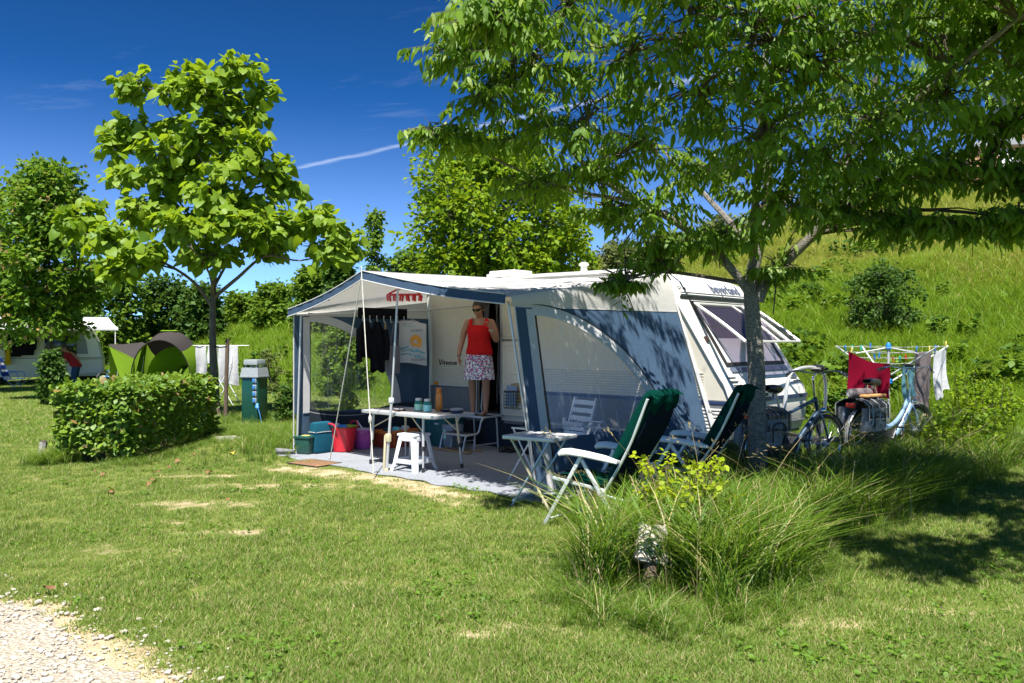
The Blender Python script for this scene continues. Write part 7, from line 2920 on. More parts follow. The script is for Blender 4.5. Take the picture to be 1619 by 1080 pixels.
loft(a_front, a_mid, 6, 5, 12)
loft(a_mid, a_back, 6, 4, 12)
mb.build("roof_fly", "charcoal_fabric", tn, ang=60)
mb = MB()
loft(a_front, a_mid, 6, 0, 5)
loft(a_front, a_mid, 6, 12, 16)
loft(a_mid, a_back, 6, 0, 4)
loft(a_mid, a_back, 6, 12, 16)
k = len(mb.v)
mb.v += a_back
mb.f.append(tuple(range(k, k + 17)))
mb.build("wall", "lime_fabric", tn, ang=60)
# left porch wing: charcoal hood and a lime flap that meets the front pole low down
tip, tip2 = Vector((-1.36, 0.0, 1.36)), Vector((-1.15, 1.3, 1.15))
c1 = [tip, tip.lerp(a_front[3], 0.33) - Vector((0, 0, 0.03)), tip.lerp(a_front[3], 0.66) - Vector((0, 0, 0.05)), a_front[3], a_front[4], a_front[5]]
c2 = [tip2, tip2.lerp(a_mid[4], 0.4) + Vector((0, 0, 0.15)), tip2.lerp(a_mid[4], 0.75) + Vector((0, 0, 0.12)), a_mid[4], a_mid[4].lerp(a_mid[5], 0.5), a_mid[5]]
mb = MB()
mb.grid(lambda u, v: c1[round(u * 5)].lerp(c2[round(u * 5)], v) + Vector((0, 0, 0.10 * math.sin(v * 3.14) * (1 - u))), 5, 8)
mb.build("porch_hood", "charcoal_fabric", tn, ang=60)
mb = MB()
mb.grid(lambda u, v: (tip + Vector((0.03, -0.01, -0.03))).lerp(a_front[3], u).lerp(Vector((-0.64, -0.68, 0.02)).lerp(a_front[0] + Vector((-0.02, 0, 0.02)), u), v), 8, 8)
mb.build("porch_flap", "lime_fabric", tn, ang=60)
mb = MB()
mb.grid(lambda u, v: tip.lerp(tip2, u).lerp(Vector((-1.34, 0.25, 0.02)).lerp(Vector((-1.18, 1.5, 0.02)), u), v), 8, 8)
mb.build("porch_side", "lime_fabric", tn, ang=60)
mb = MB()
mb.grid(lambda u, v: a_front[5].lerp(a_front[3], u).lerp(a_front[0].lerp(Vector((-0.30, -0.72, 0.02)), u), v), 6, 8)
mb.build("porch_curtain", "lime_fabric", tn, ang=60)
mb = MB()
mb.grid(lambda u, v: a_front[16].lerp(Vector((0.70, -0.80, 0.02)), u).lerp(a_front[14], v), 4, 6)
mb.build("porch_curtain", "lime_fabric", tn, ang=60)
mb = MB()
mb.tube(a_front, 0.014, 6)
mb.tube(a_mid, 0.012, 6)
mb.build("hoop_pole", "charcoal_fabric", tn)
mb = MB()
mb.tube([(-1.05, -0.05, 0.0), (-1.06, -0.05, 0.98)], 0.013, 6)
mb.build("prop_pole", "alu", tn)
mb = MB()
mb.tube([(-0.22, -0.55, 0.0), (-0.12, -0.55, 1.02)], 0.013, 6)
mb.build("prop_pole", "alu", tn)
mb = MB()
mb.grid(lambda u, v: Vector((0.1 + 0.5 * u, 0.45 + 0.5 * v, 1.80 - 0.04 * abs(v - 0.5))), 6, 6)
mb.build("roof_vent", "lime_fabric", tn, thick=0.01)
t_ = thing("camp_bed", "dark camp bed with pale bedding inside the dome tent's porch", "camp bed", (-11.3, 27.0, 0), R(8))
MB().box((0, 0, 0.36), (1.2, 0.6, 0.16), bev=0.04).build("mattress", "black_cloth", t_)
for x in (-0.5, 0.5):
    MB().bar((x, -0.25, 0.0), (x, -0.25, 0.3), 0.03, 0.03, up=(0, 1, 0)).build("leg", "steel_dark", t_)
mb = MB()
mb.grid(lambda u, v: Vector((0.05 + 0.5 * u, -0.26 + 0.5 * v, 0.45 + 0.10 * math.sin(u * 3.1) * math.sin(v * 3.1) + 0.03 * math.sin(u * 14 + v * 8))), 14, 10)
mb.build("bedding", "grey_cloth", t_)

fc = thing("far_caravan", "cream and white caravan with a long white roll-out awning at the left edge", "caravan", (-17.48, 30.03, -0.15), R(25))
# local: x along the side, y away from us; side length -3.4..2.35
prof = [(-3.6, 0.45), (2.05, 0.45), (2.30, 0.62), (2.28, 1.1), (2.12, 1.75), (1.86, 2.28), (1.6, 2.42), (-3.6, 2.42)]
mb = MB()
mb.prism([(x, 0, z) for x, z in prof], (0, 2.1, 0))
mb.build("body", "far_cream", fc, smooth=False, bev=0.03)
MB().prism([(1.15, -0.012, 1.12), (2.23, -0.012, 1.12), (2.06, -0.012, 1.78), (1.83, -0.012, 2.22), (1.75, -0.012, 2.3), (1.15, -0.012, 2.3)], (0, 0.02, 0)).build("front_panel", "far_white", fc, smooth=False)
MB().prism([(1.15, -0.012, 0.5), (2.24, -0.012, 0.62), (2.24, -0.012, 1.06), (1.15, -0.012, 1.06)], (0, 0.02, 0)).build("front_panel", "far_white", fc, smooth=False)
wi = MB().box((0.88, -0.02, 1.62), (1.05, 0.05, 0.95), bev=0.02).build("window", "far_glass", fc)
MB().prism([(1.40, -0.035, 1.30), (1.78, -0.035, 1.28), (1.72, -0.035, 1.75), (1.55, -0.035, 2.15), (1.42, -0.035, 2.2)], (0, 0.02, 0)).build("quarter_pane", "far_grey", wi, smooth=False)
MB().box((-2.9, -0.015, 1.35), (0.8, 0.04, 1.75)).build("doorway", "far_glass", fc)
dr2 = MB().box((-1.95, -0.03, 1.33), (0.98, 0.05, 1.72), bev=0.03).build("door", "far_cream", fc)
MB().box((-1.95, -0.065, 0.86), (0.6, 0.02, 0.55), bev=0.03).build("door_bin", "far_grey", dr2)
MB().box((-1.98, -0.065, 1.34), (0.5, 0.03, 0.05), bev=0.01).build("handle", "black_plastic", dr2)
mb = MB()
mb.tube(spline([(-2.4, -0.06, 1.45), (-2.1, -0.06, 1.62), (-1.5, -0.06, 1.66)], 5), 0.016, 5)
mb.tube(spline([(-2.4, -0.06, 1.25), (-2.1, -0.06, 1.42), (-1.5, -0.06, 1.46)], 5), 0.012, 5)
mb.build("door_moulding", "far_white", dr2)
mb = MB()
mb.bar((-1.4, -0.01, 1.14), (2.24, -0.01, 1.14), 0.02, 0.03)
mb.build("side_moulding", "far_grey", fc)
MB().box((-1.0, -0.02, 0.95), (0.28, 0.03, 0.18), bev=0.01).build("service_hatch", "far_grey", fc)
for y in (0.05, 2.0):
    wh_ = MB().lathe([(0.2, -0.09), (0.30, -0.09), (0.32, 0), (0.30, 0.09), (0.2, 0.09)], 20, (-1.35, y, 0.32), rot("X", R(90))).build("wheel", "rubber", fc)
    MB().lathe([(0.02, -0.06), (0.2, -0.092), (0.2, 0.08), (0.02, 0.05)], 14, (-1.35, y, 0.32), rot("X", R(90))).build("rim", "alu_paint", wh_)
mb = MB()
pts = [(-1.35 + 0.5 * math.cos(R(a_)), -0.03, 0.36 + 0.5 * math.sin(R(a_))) for a_ in range(0, 181, 20)]
mb.tube(pts, 0.035, 6)
mb.build("wheel_arch", "far_cream", fc)
aw = MB().grid(lambda u, v: Vector((-3.8 + 6.6 * u - 0.35 * (u - 0) * (1 - v), 0.05 - 1.9 * v, 2.66 - 0.42 * v - 0.03 * math.sin(v * 3.14))), 20, 8).build("canopy", "far_white", fc, thick=0.01)
mb = MB()
mb.bar((-3.8, -1.9, 2.20), (2.82, -1.9, 2.20), 0.07, 0.12, 0.02)
mb.build("front_rail", "far_white", aw)
for x in (2.72, -3.7):
    MB().tube([(x, -1.9, 0.0), (x, -1.9, 2.15)], 0.018, 6).build("support_leg", "far_white", aw)
MB().bar((-3.7, 0.0, 2.5), (2.2, 0.0, 2.5), 0.12, 0.12, 0.02).build("awning_case", "far_white", fc)
for k_, (x, h, mm, lab) in enumerate(((-0.62, 0.85, "black_cloth", "dark jacket hanging on the far caravan's wall, left of two"), (-0.22, 0.8, "black_cloth", "dark jacket hanging on the far caravan's wall, right of two"))):
    p_ = Vector((-17.48, 30.03, 1.90)) + rot("Z", R(25)) @ Vector((x, -0.12, 0))
    t_ = thing("jacket", lab, "jacket", p_, R(25))
    mb = MB()
    mb.grid(lambda u, v: Vector((0.24 * math.cos(u * 6.28) * (0.6 + 0.5 * math.sin(v * 2.2)), 0.08 * math.sin(u * 6.28), -h * v)), 18, 8, cu=True)
    mb.build("cloth", mm, t_)
    MB().tube([(0.2, -0.02, -0.05), (0.3, -0.03, -0.3), (0.26, -0.03, -0.6)], 0.06, 7).build("sleeve", mm, t_)
p_ = Vector((-17.48, 30.03, 1.55)) + rot("Z", R(25)) @ Vector((-0.78, -0.2, 0))
t_ = thing("yellow_cloth", "narrow yellow cloth hanging beside the dark jackets on the far caravan", "cloth", p_)
mb = MB()
mb.grid(lambda u, v: Vector(((0.05 + 0.07 * v) * math.cos(u * 6.28), 0.03 * math.sin(u * 6.28), -0.78 * v)), 14, 6, cu=True)
mb.build("cloth", fabric("yellow_cotton", (0.5, 0.34, 0.02), 0.2), t_)
MB().tube([(0, 0, 0), (0, 0.02, 0.06)], 0.012, 5).build("loop", "black_plastic", t_)


def deck_chair(loc, rz, lab):
    t_ = thing("deck_chair", lab, "chair", loc, rz, "blue striped chairs by the far caravan")
    for q in range(12):
        f0, f1 = q / 12, (q + 1) / 12

        def pt(f, y):
            if f < 0.5:
                return Vector((-0.28 - 0.3 * (1 - 2 * f), y, 0.42 + 0.72 * (1 - 2 * f)))
            return Vector((-0.28 + 0.6 * (2 * f - 1), y, 0.42 + 0.05 * (2 * f - 1)))
        mb = MB()
        mb.add([pt(f0, -0.26), pt(f1, -0.26), pt(f1, 0.26), pt(f0, 0.26)], [(0, 1, 2, 3)])
        mb.build("stripe", "stripe_white" if q % 2 else "stripe_blue", t_, thick=0.012)
    for y in (-0.28, 0.28):
        MB().tube([(-0.62, y, 1.18), (-0.28, y, 0.42), (0.36, y, 0.46)], 0.014, 6).build("frame_tube", "blue_plastic", t_)
        MB().tube([(0.3, y, 0.45), (-0.2, y, 0.0)], 0.012, 6).build("leg", "alu_paint", t_)
        MB().tube([(-0.25, y, 0.45), (0.22, y, 0.0)], 0.012, 6).build("leg", "alu_paint", t_)
        MB().tube([(-0.4, y, 0.70), (0.12, y, 0.66), (0.16, y, 0.45)], 0.014, 6).build("arm", "blue_plastic", t_)


deck_chair((-16.75, 27.8, -0.1), R(10), "blue and white striped folding chair at the photo's left edge before the far caravan")
deck_chair((-14.35, 29.5, -0.1), R(200), "blue striped folding chair between the far caravan and the dome tent")
t_ = thing("parked_bicycle", "bicycle wheel and frame half hidden between striped chair and dome tent", "bicycle", (-13.9, 28.8, -0.1), R(70))
for x in (-0.5, 0.5):
    wh_ = MB().tube([(x + 0.32 * math.cos(R(a_)), 0, 0.34 + 0.32 * math.sin(R(a_))) for a_ in range(0, 360, 15)], 0.022, 6, closed=True).build("wheel", "rubber", t_)
    MB().tube([(x + 0.29 * math.cos(R(a_)), 0, 0.34 + 0.29 * math.sin(R(a_))) for a_ in range(0, 360, 15)], 0.012, 5, closed=True).build("rim", "chrome", wh_)
mb = MB()
for p_, q_ in (((-0.5, 0, 0.34), (-0.02, 0, 0.32)), ((-0.02, 0, 0.32), (-0.2, 0, 0.85)), ((-0.02, 0, 0.32), (0.38, 0, 0.8)), ((-0.16, 0, 0.75), (0.36, 0, 0.85)), ((0.36, 0, 0.95), (0.5, 0, 0.34)), ((-0.5, 0, 0.34), (-0.18, 0, 0.8))):
    mb.tube([p_, q_], 0.018, 6)
mb.build("frame", "chrome", t_)
MB().tube([(0.3, -0.28, 1.02), (0.36, 0, 0.98), (0.3, 0.28, 1.02)], 0.014, 6).build("handlebar", "black_plastic", t_)
MB().ell((-0.22, 0, 0.93), (0.12, 0.06, 0.03), 10, 6).build("saddle", "black_plastic", t_)

# ------------------------------------------------------------------ houses high on the bank
def onhill(px, py, d):
    "a point of the terrain under a direction, at about distance d"
    x = (px - 809.5) / 1300 * d
    return Vector((x, d, terr(x, d)))


h = onhill(1705, 258, 40)
hs = thing("hill_house", "house with a grey roof at the top of the bank, right edge behind the branches", "house", h, R(-20))
MB().box((0, 0, 1.2), (6, 5, 2.6)).build("wall", "wall_tan", hs, smooth=False)
MB().prism([(-3.4, -2.9, 2.4), (-3.4, 2.9, 2.4), (-3.4, 0, 4.3)], (6.8, 0, 0)).build("roof", "roof_grey", hs, smooth=False)
w_ = MB().box((-1.5, -2.51, 1.4), (0.9, 0.04, 1.1)).build("window", "far_glass", hs, smooth=False)
MB().box((-1.5, -2.53, 0.83), (1.0, 0.06, 0.06)).build("sill", "far_white", w_)
h = onhill(1567, 275, 37)
hs = thing("hill_shed", "small tan hut with a white door frame on the bank among the branches", "hut", h, R(-15))
MB().box((0, 0, 0.8), (2.2, 2.0, 1.7)).build("wall", "wall_tan", hs, smooth=False)
MB().prism([(-1.3, -1.2, 1.6), (1.3, -1.2, 1.6), (0, -1.2, 2.3)], (0, 2.4, 0)).build("roof", "roof_grey", hs, smooth=False)
MB().box((0.2, -1.02, 0.75), (0.35, 0.05, 1.45)).build("door", "far_white", hs)
h = onhill(1594, 284, 36)
hs = thing("hill_tent", "small white tent on the bank beside the tan hut", "tent", h, R(-25))
MB().prism([(-0.95, -0.8, 0.0), (0.95, -0.8, 0.0), (0.15, -0.8, 1.25)], (0, 1.7, 0)).build("canvas", "far_white", hs, smooth=False)
MB().tube([(0.15, -0.82, 0), (0.15, -0.82, 1.28)], 0.02, 5).build("pole", "alu_paint", hs)

# ------------------------------------------------------------------ the big tree on the right
TB = Vector((2.63, 8.85, 0))


def T(px, py, Y, base=TB):
    v = at(px, py, Y) - base
    return (v.x, v.y, v.z)


limbs = [
    ([(0.02, 0, -0.1), (0.01, 0, 0.5), (0.0, 0, 1.3), (-0.05, 0, 2.0), T(1188, 440, 8.86), T(1203, 370, 8.9), T(1214, 300, 9.0), T(1205, 190, 9.1), T(1212, 60, 9.2), T(1218, -90, 9.2)], 0.118, 0.03),
    ([T(1197, 475, 8.85), T(1215, 440, 8.82), T(1248, 408, 8.75), T(1292, 362, 8.6), T(1330, 285, 8.5), T(1400, 205, 8.3), T(1490, 120, 8.2), T(1600, 45, 8.0)], 0.075, 0.022),
    ([T(1325, 295, 8.5), T(1352, 215, 8.45), T(1388, 110, 8.3), T(1394, -20, 8.1), T(1400, -160, 8.0)], 0.04, 0.015),
    ([T(1186, 465, 8.82), T(1162, 432, 8.75), T(1120, 388, 8.6), T(1060, 346, 8.4), T(990, 308, 8.2), T(925, 262, 8.0), T(870, 195, 7.8), T(800, 130, 7.7), T(745, 70, 7.7)], 0.055, 0.012),
    ([T(1300, 350, 8.6), T(1380, 305, 8.3), T(1480, 285, 8.1), T(1590, 290, 7.9)], 0.035, 0.012),
    ([(-0.05, -0.05, 2.5), (-0.2, -0.7, 3.2), (-0.4, -1.8, 3.9), (-0.5, -3.2, 4.4), (-0.4, -4.2, 4.5)], 0.05, 0.012),
    ([(0.05, -0.05, 2.7), (0.6, -1.0, 3.4), (1.2, -2.2, 4.0), (1.5, -3.6, 4.4)], 0.045, 0.012),
    ([(0.0, 0.05, 2.6), (-0.4, 0.9, 3.4), (-0.8, 1.8, 4.2)], 0.045, 0.012),
    ([(0.1, 0.05, 2.8), (0.9, 0.9, 3.6), (1.8, 1.6, 4.3)], 0.045, 0.012),
    ([T(1100, 370, 8.5), T(1060, 425, 8.75), T(1000, 440, 8.9), T(948, 440, 8.95)], 0.016, 0.006),
    ([T(1010, 318, 8.2), T(900, 300, 8.4), T(800, 260, 8.4), T(700, 205, 8.3), T(645, 205, 8.3)], 0.022, 0.006),
    ([T(925, 262, 8.0), T(850, 300, 8.3), T(800, 330, 8.4)], 0.016, 0.006),
]
blobs = []
for (px, py, Y, rx, ry, rz) in (
        (725, 70, 7.7, 0.55, 0.6, 0.22), (690, 205, 8.3, 0.42, 0.45, 0.12), (775, 45, 7.5, 0.7, 0.7, 0.3), (770, 145, 7.7, 0.6, 0.7, 0.28), (760, 225, 8.3, 0.6, 0.6, 0.22), (840, 110, 7.3, 0.7, 0.8, 0.38),
        (845, 215, 7.9, 0.7, 0.8, 0.36), (850, 290, 8.4, 0.6, 0.6, 0.22), (900, 20, 7.0, 0.7, 0.9, 0.4), (930, 180, 7.4, 0.8, 0.9, 0.42), (940, 285, 8.1, 0.6, 0.6, 0.2), (960, 345, 8.6, 0.45, 0.4, 0.08),
        (980, 440, 8.95, 0.36, 0.3, 0.05, ), (1035, 425, 8.85, 0.35, 0.3, 0.07), (1000, 90, 6.8, 0.8, 0.9, 0.45), (1020, 230, 7.5, 0.8, 0.9, 0.42), (1030, 330, 8.3, 0.7, 0.7, 0.26), (1060, 385, 8.7, 0.6, 0.5, 0.13),
        (1090, 20, 6.4, 0.7, 0.9, 0.45), (1110, 160, 6.9, 0.8, 0.9, 0.45), (1120, 280, 7.8, 0.8, 0.9, 0.35), (1140, 370, 8.5, 0.6, 0.6, 0.16), (1190, 60, 6.4, 0.7, 0.9, 0.45), (1210, 200, 6.9, 0.8, 0.9, 0.36),
        (1230, 310, 7.8, 0.7, 0.7, 0.26), (1230, 425, 8.7, 0.4, 0.4, 0.07), (1290, 110, 6.7, 0.8, 0.9, 0.42), (1300, 250, 7.3, 0.8, 0.9, 0.34), (1290, 20, 6.6, 0.7, 0.8, 0.4), (1340, 330, 8.1, 0.7, 0.6, 0.2),
        (1380, 60, 6.8, 0.8, 0.9, 0.42), (1390, 190, 7.2, 0.8, 0.9, 0.36), (1400, 290, 7.8, 0.8, 0.8, 0.26), (1440, 350, 8.1, 0.7, 0.6, 0.15), (1480, 40, 7.1, 0.8, 0.9, 0.42), (1490, 160, 7.3, 0.8, 0.9, 0.36),
        (1500, 260, 7.8, 0.7, 0.7, 0.24), (1540, 350, 7.8, 0.7, 0.6, 0.17), (1575, 60, 7.1, 0.7, 0.8, 0.36), (1590, 190, 7.5, 0.6, 0.7, 0.26), (1610, 290, 7.7, 0.6, 0.6, 0.22), (1610, 345, 7.6, 0.5, 0.6, 0.15), (1660, 110, 7.4, 0.7, 0.8, 0.36), (1690, 250, 7.4, 0.7, 0.8, 0.34), (1690, 340, 7.5, 0.6, 0.7, 0.2),
        (1330, 160, 10.2, 0.9, 0.8, 0.45), (1420, 270, 10.0, 0.9, 0.8, 0.35), (1530, 130, 10.0, 0.9, 0.8, 0.4)):
    k_ = math.sin(px * 1.7 + py)
    blobs.append((*T(px, py + 10 * k_, Y), rx, ry, rz * (1.1 + 0.25 * k_), 1.2 if px > 1130 else 0.95))
for (x, y, z, rx, ry, rz) in ((1.6, -1.0, 5.4, 1.0, 1.0, 0.5), (-1.6, -0.8, 5.4, 1.1, 1.0, 0.45), (3.2, 0.0, 5.2, 1.0, 1.0, 0.5), (0.9, -2.6, 4.4, 0.7, 0.7, 0.3), (1.6, -2.0, 4.2, 0.8, 0.6, 0.3), (0.5, -3.0, 4.45, 0.7, 0.6, 0.3), (1.3, -3.05, 4.45, 0.7, 0.6, 0.3), (2.4, -2.01, 4.3, 0.7, 0.6, 0.3), (1.9, -2.3, 4.5, 0.7, 0.7, 0.3), (2.8, -3.4, 4.6, 0.7, 0.7, 0.3), (3.4, -2.6, 4.6, 0.7, 0.7, 0.3), (-2.6, -1.5, 4.9, 0.8, 0.8, 0.35), 
                            (0.2, -3.3, 4.55, 0.9, 0.8, 0.4), (1.5, -3.2, 4.5, 0.9, 0.8, 0.4), (-1.3, -2.8, 4.4, 0.8, 0.8, 0.35), (2.5, -2.6, 4.4, 0.8, 0.8, 0.4), (0.0, -4.6, 4.7, 0.8, 0.6, 0.35), (0.9, -4.7, 4.7, 0.8, 0.6, 0.35), (1.7, -4.2, 4.6, 0.8, 0.6, 0.35), (1.1, -5.5, 4.9, 0.8, 0.6, 0.3), (0.1, -5.3, 4.9, 0.7, 0.6, 0.3), (2.1, -3.3, 4.5, 0.7, 0.6, 0.3), (-1.95, -3.2, 4.3, 0.7, 0.6, 0.3), (-2.8, -2.6, 4.05, 0.55, 0.5, 0.25), (3.2, -1.6, 4.3, 0.8, 0.8, 0.4)):
    blobs.append((x, y, z, rx, ry, rz, 1.8 if y < -1.95 else 1.1))
tree("shade_tree", "large spreading tree with drooping pointed leaves and grey trunk before the caravan", "tree", TB, limbs, blobs, "lance", 0.108, "leaf_zelkova", "bark_pale", "twig", ntw=50, perleaf=11, hang=1.0, rnd=0.45, seed=3, single=300, twlen=0.42, shell=0.35, tw_r=0.004, droop=0.12)

# ------------------------------------------------------------------ the large-leaved tree on the left
LB = Vector((-5.97, 16.6, 0))


def T2(px, py, Y=16.6):
    return T(px, py, Y, LB)


limbs = [
    ([(0, 0, -0.1), (-0.03, 0, 0.6), T2(337, 560), T2(336, 490), T2(340, 420), T2(350, 330), T2(352, 240), T2(350, 150)], 0.105, 0.02),
    ([T2(338, 490), T2(310, 450, 16.4), T2(268, 420, 16.1), T2(200, 390, 15.8), T2(120, 365, 15.6)], 0.045, 0.01),
    ([T2(339, 470), T2(375, 440, 16.5), T2(420, 405, 16.2), T2(475, 412, 16.0), T2(535, 395, 15.8)], 0.045, 0.01),
    ([T2(344, 400), T2(300, 340, 16.8), T2(250, 280, 17.0), T2(205, 220, 17.0)], 0.035, 0.01),
    ([T2(346, 380), T2(385, 320, 16.9), T2(420, 270, 17.0)], 0.035, 0.01),
    ([T2(350, 300), T2(310, 240, 16.4), T2(265, 170, 16.4)], 0.028, 0.008),
    ([T2(338, 470), T2(330, 430, 16.0), T2(300, 390, 15.2)], 0.04, 0.01),
    ([T2(340, 450), T2(370, 400, 17.4), T2(400, 370, 17.9)], 0.04, 0.01),
]
blobs = []
for (px, py, Y, rp, rzp, wq) in ((375, 110, 16.6, 46, 30, 0.9), (330, 150, 16.5, 60, 36, 1.2), (275, 145, 16.4, 40, 24, 0.7), (215, 135, 16.4, 36, 22, 0.7), (385, 180, 16.7, 38, 36, 0.9), (320, 220, 16.4, 60, 38, 1.2), (205, 205, 17.0, 44, 28, 0.8), (180, 235, 17.0, 28, 22, 0.5), (415, 150, 16.8, 22, 30, 0.4),
                                 (265, 210, 16.8, 36, 30, 0.6), (370, 260, 16.3, 60, 34, 1.2), (265, 285, 16.6, 60, 30, 1.0), (200, 280, 16.6, 36, 20, 0.6), (430, 270, 16.9, 38, 32, 0.9), (335, 310, 16.2, 55, 30, 1.1), (455, 300, 16.9, 28, 22, 0.5),
                                 (220, 330, 16.2, 40, 24, 0.8), (285, 360, 15.6, 60, 32, 1.2), (375, 355, 16.0, 60, 32, 1.2), (165, 372, 15.7, 46, 28, 0.8), (115, 352, 15.6, 30, 20, 0.5), (225, 400, 15.7, 55, 30, 1.1), (190, 425, 15.6, 30, 20, 0.5),
                                 (450, 355, 16.2, 48, 26, 1.0), (500, 345, 15.9, 40, 24, 0.8), (540, 370, 15.8, 28, 24, 0.7), (515, 395, 15.8, 40, 20, 0.7), (330, 405, 15.8, 50, 22, 0.8), (415, 395, 16.3, 45, 20, 0.6), (150, 330, 16, 26, 16, 0.4), (550, 400, 15.8, 16, 14, 0.3), (350, 195, 16.9, 46, 34, 0.8), (300, 255, 17.0, 46, 30, 0.8), (400, 225, 16.4, 36, 28, 0.6), (250, 240, 16.2, 40, 26, 0.6), (330, 350, 16.8, 60, 34, 0.9), (400, 320, 16.6, 50, 30, 0.8), (245, 335, 17.0, 46, 30, 0.7), (300, 120, 16.7, 40, 22, 0.5), (420, 370, 16.0, 50, 26, 0.7)):
    s_ = 1300 / Y
    blobs.append((*T2(px, py, Y), rp / s_, rp / s_ * 0.9, rzp / s_, wq))
tree("broadleaf_tree", "young tree with large heart shaped bright green leaves left of the awning", "tree", LB, limbs, blobs, "heart", 0.165, "leaf_catalpa", "bark_brown", "twig", ntw=26, perleaf=9, hang=0.75, rnd=0.6, seed=8, single=300, shell=0.35, tw_r=0.008, droop=0.1, lvar=0.38)

# ------------------------------------------------------------------ hedge
HB = Vector((-5.48, 10.72, 0))
hg = thing("clipped_hedge", "low clipped leafy hedge on the lawn in front of the left tree", "hedge", HB)
rgh = np.random.default_rng(21)
HW, HL, HH = 1.0, 2.75, 1.02
P, D, U = [], [], []
while len(P) < 8200:
    u, v, w_ = rgh.random(3)
    f = rgh.random()
    dep = 0.17 * rgh.random() ** 1.6
    if f < 0.36:
        q = np.array((HW / 2 - dep, HL * v, HH * w_))
        n_ = np.array((1, 0, 0.35))
    elif f < 0.50:
        q = np.array((-HW / 2 + dep, HL * v, HH * w_))
        n_ = np.array((-1, 0, 0.35))
    elif f < 0.72:
        q = np.array((HW * (u - 0.5), dep, HH * w_))
        n_ = np.array((0, -1, 0.35))
    elif f < 0.77:
        q = np.array((HW * (u - 0.5), HL - dep, HH * w_))
        n_ = np.array((0, 1, 0.35))
    else:
        q = np.array((HW * (u - 0.5), HL * v, HH - dep))
        n_ = np.array((0, 0, 1.0))
    bul = 0.07 * mnoise.noise(Vector(q * 2.2)) + 0.05 * mnoise.noise(Vector(q * 6))
    q = q + n_ * (bul + 0.05 * (rgh.random() ** 6))
    if q[2] < 0.12 + 0.1 * rgh.random():
        continue
    # rounded shoulders
    sx_ = max(0, abs(q[0]) - 0.36)
    q[2] -= 1.6 * sx_ * sx_ * (q[2] > 0.7)
    q[0] += 0.05 * q[1]
    P.append(q)
    D.append(n_ * 0.55 + rgh.normal(size=3) * 0.55 + (0, 0, -0.2))
    U.append(n_ * 0.8 + rgh.normal(size=3) * 0.45 + (0, -0.15, 0.75))
P, D, U = np.array(P), unit(np.array(D)), np.array(U)
mbs = MB()
for i in range(26):
    x, y = rgh.uniform(-0.25, 0.3), rgh.uniform(0.15, HL - 0.15)
    for q in range(3):
        an = rgh.uniform(0, 6.28)
        mbs.tube(spline([(x, y, -0.05), (x + 0.08 * math.cos(an), y + 0.08 * math.sin(an), 0.4), (x + 0.24 * math.cos(an), y + 0.24 * math.sin(an), 0.95)], 3), [0.014, 0.012, 0.011, 0.010, 0.008, 0.007, 0.006], 4)
mbs.build("branches", "bark_dark", hg, kind="stuff")
X, D, Z = leaf_frames(D, U)
leaves("oval", P, X, D, Z, 0.078 * (1 + 0.25 * rgh.normal(size=len(P))).clip(0.5, 1.6), M["leaf_hedge"], hg, HB, single=300, minpx=6)


# ------------------------------------------------------------------ trees and bushes behind
def bg(name, label, cat, px, Y, top, wpx, lmat, ls, n, seed, group=None, base_py=None, shape="round", low=0.12, leaf="quad", trunk=0.012, single=0, pl=10, bark="bark_dark", depth=0.8, hang=0.25, lean=0.0):
    x = (px - 809.5) / 1300 * Y
    b = Vector((x, Y, terr(x, Y) - 0.05))
    s_ = 1300 / Y
    Wd = wpx / s_
    H = 1.6 - (top - 540) / s_ - b.z
    rg_ = np.random.default_rng(seed)
    limbs_ = [([(0, 0, -0.2), (0.02 * H, 0, 0.25 * H), (lean * H * 0.5, 0, 0.55 * H), (lean * H, 0, 0.9 * H)], max(0.02, trunk * H), max(0.008, 0.002 * H))]
    for k_ in range(4):
        an = rg_.random() * 6.28
        limbs_.append(([(0.01 * H, 0, (0.12 + 0.12 * k_) * H), (Wd * 0.18 * math.cos(an), Wd * 0.18 * math.sin(an), (0.3 + 0.13 * k_) * H), (Wd * 0.34 * math.cos(an), Wd * 0.34 * math.sin(an), (0.42 + 0.13 * k_) * H)], max(0.015, trunk * H * 0.5), max(0.006, 0.0015 * H)))
    bl = []
    for i in range(n):
        t_ = (i + 0.5) / n
        z = low + (0.97 - low) * t_
        u = (z - low) / (1 - low)
        if shape == "round":
            w_ = math.sqrt(max(0.02, 1 - (2 * u - 0.85) ** 2 / 1.35))
        elif shape == "cone":
            w_ = (1 - u) ** 0.7 * 0.95 + 0.08
        else:
            w_ = 0.9 - 0.25 * u ** 3
        an = i * 2.4 + rg_.random() * 0.8
        br = Wd * (0.20 if n > 12 else 0.26) * (0.8 + 0.4 * rg_.random())
        rr = max(0, Wd / 2 * w_ - br * 0.75) * (0.55 + 0.45 * rg_.random())
        zz = min(z * H, H - br * 0.45)
        bl.append((lean * H * u + rr * math.cos(an), rr * math.sin(an) * depth, zz, br, br, br * 0.72))
    return tree(name, label, cat, b, limbs_, bl, leaf, ls, lmat, bark, "bark_dark", ntw=pl, perleaf=12, hang=hang, rnd=0.9, seed=seed, group=group, single=single, shell=0.6, tw_r=0.004 * Y / 20, lvar=0.25)


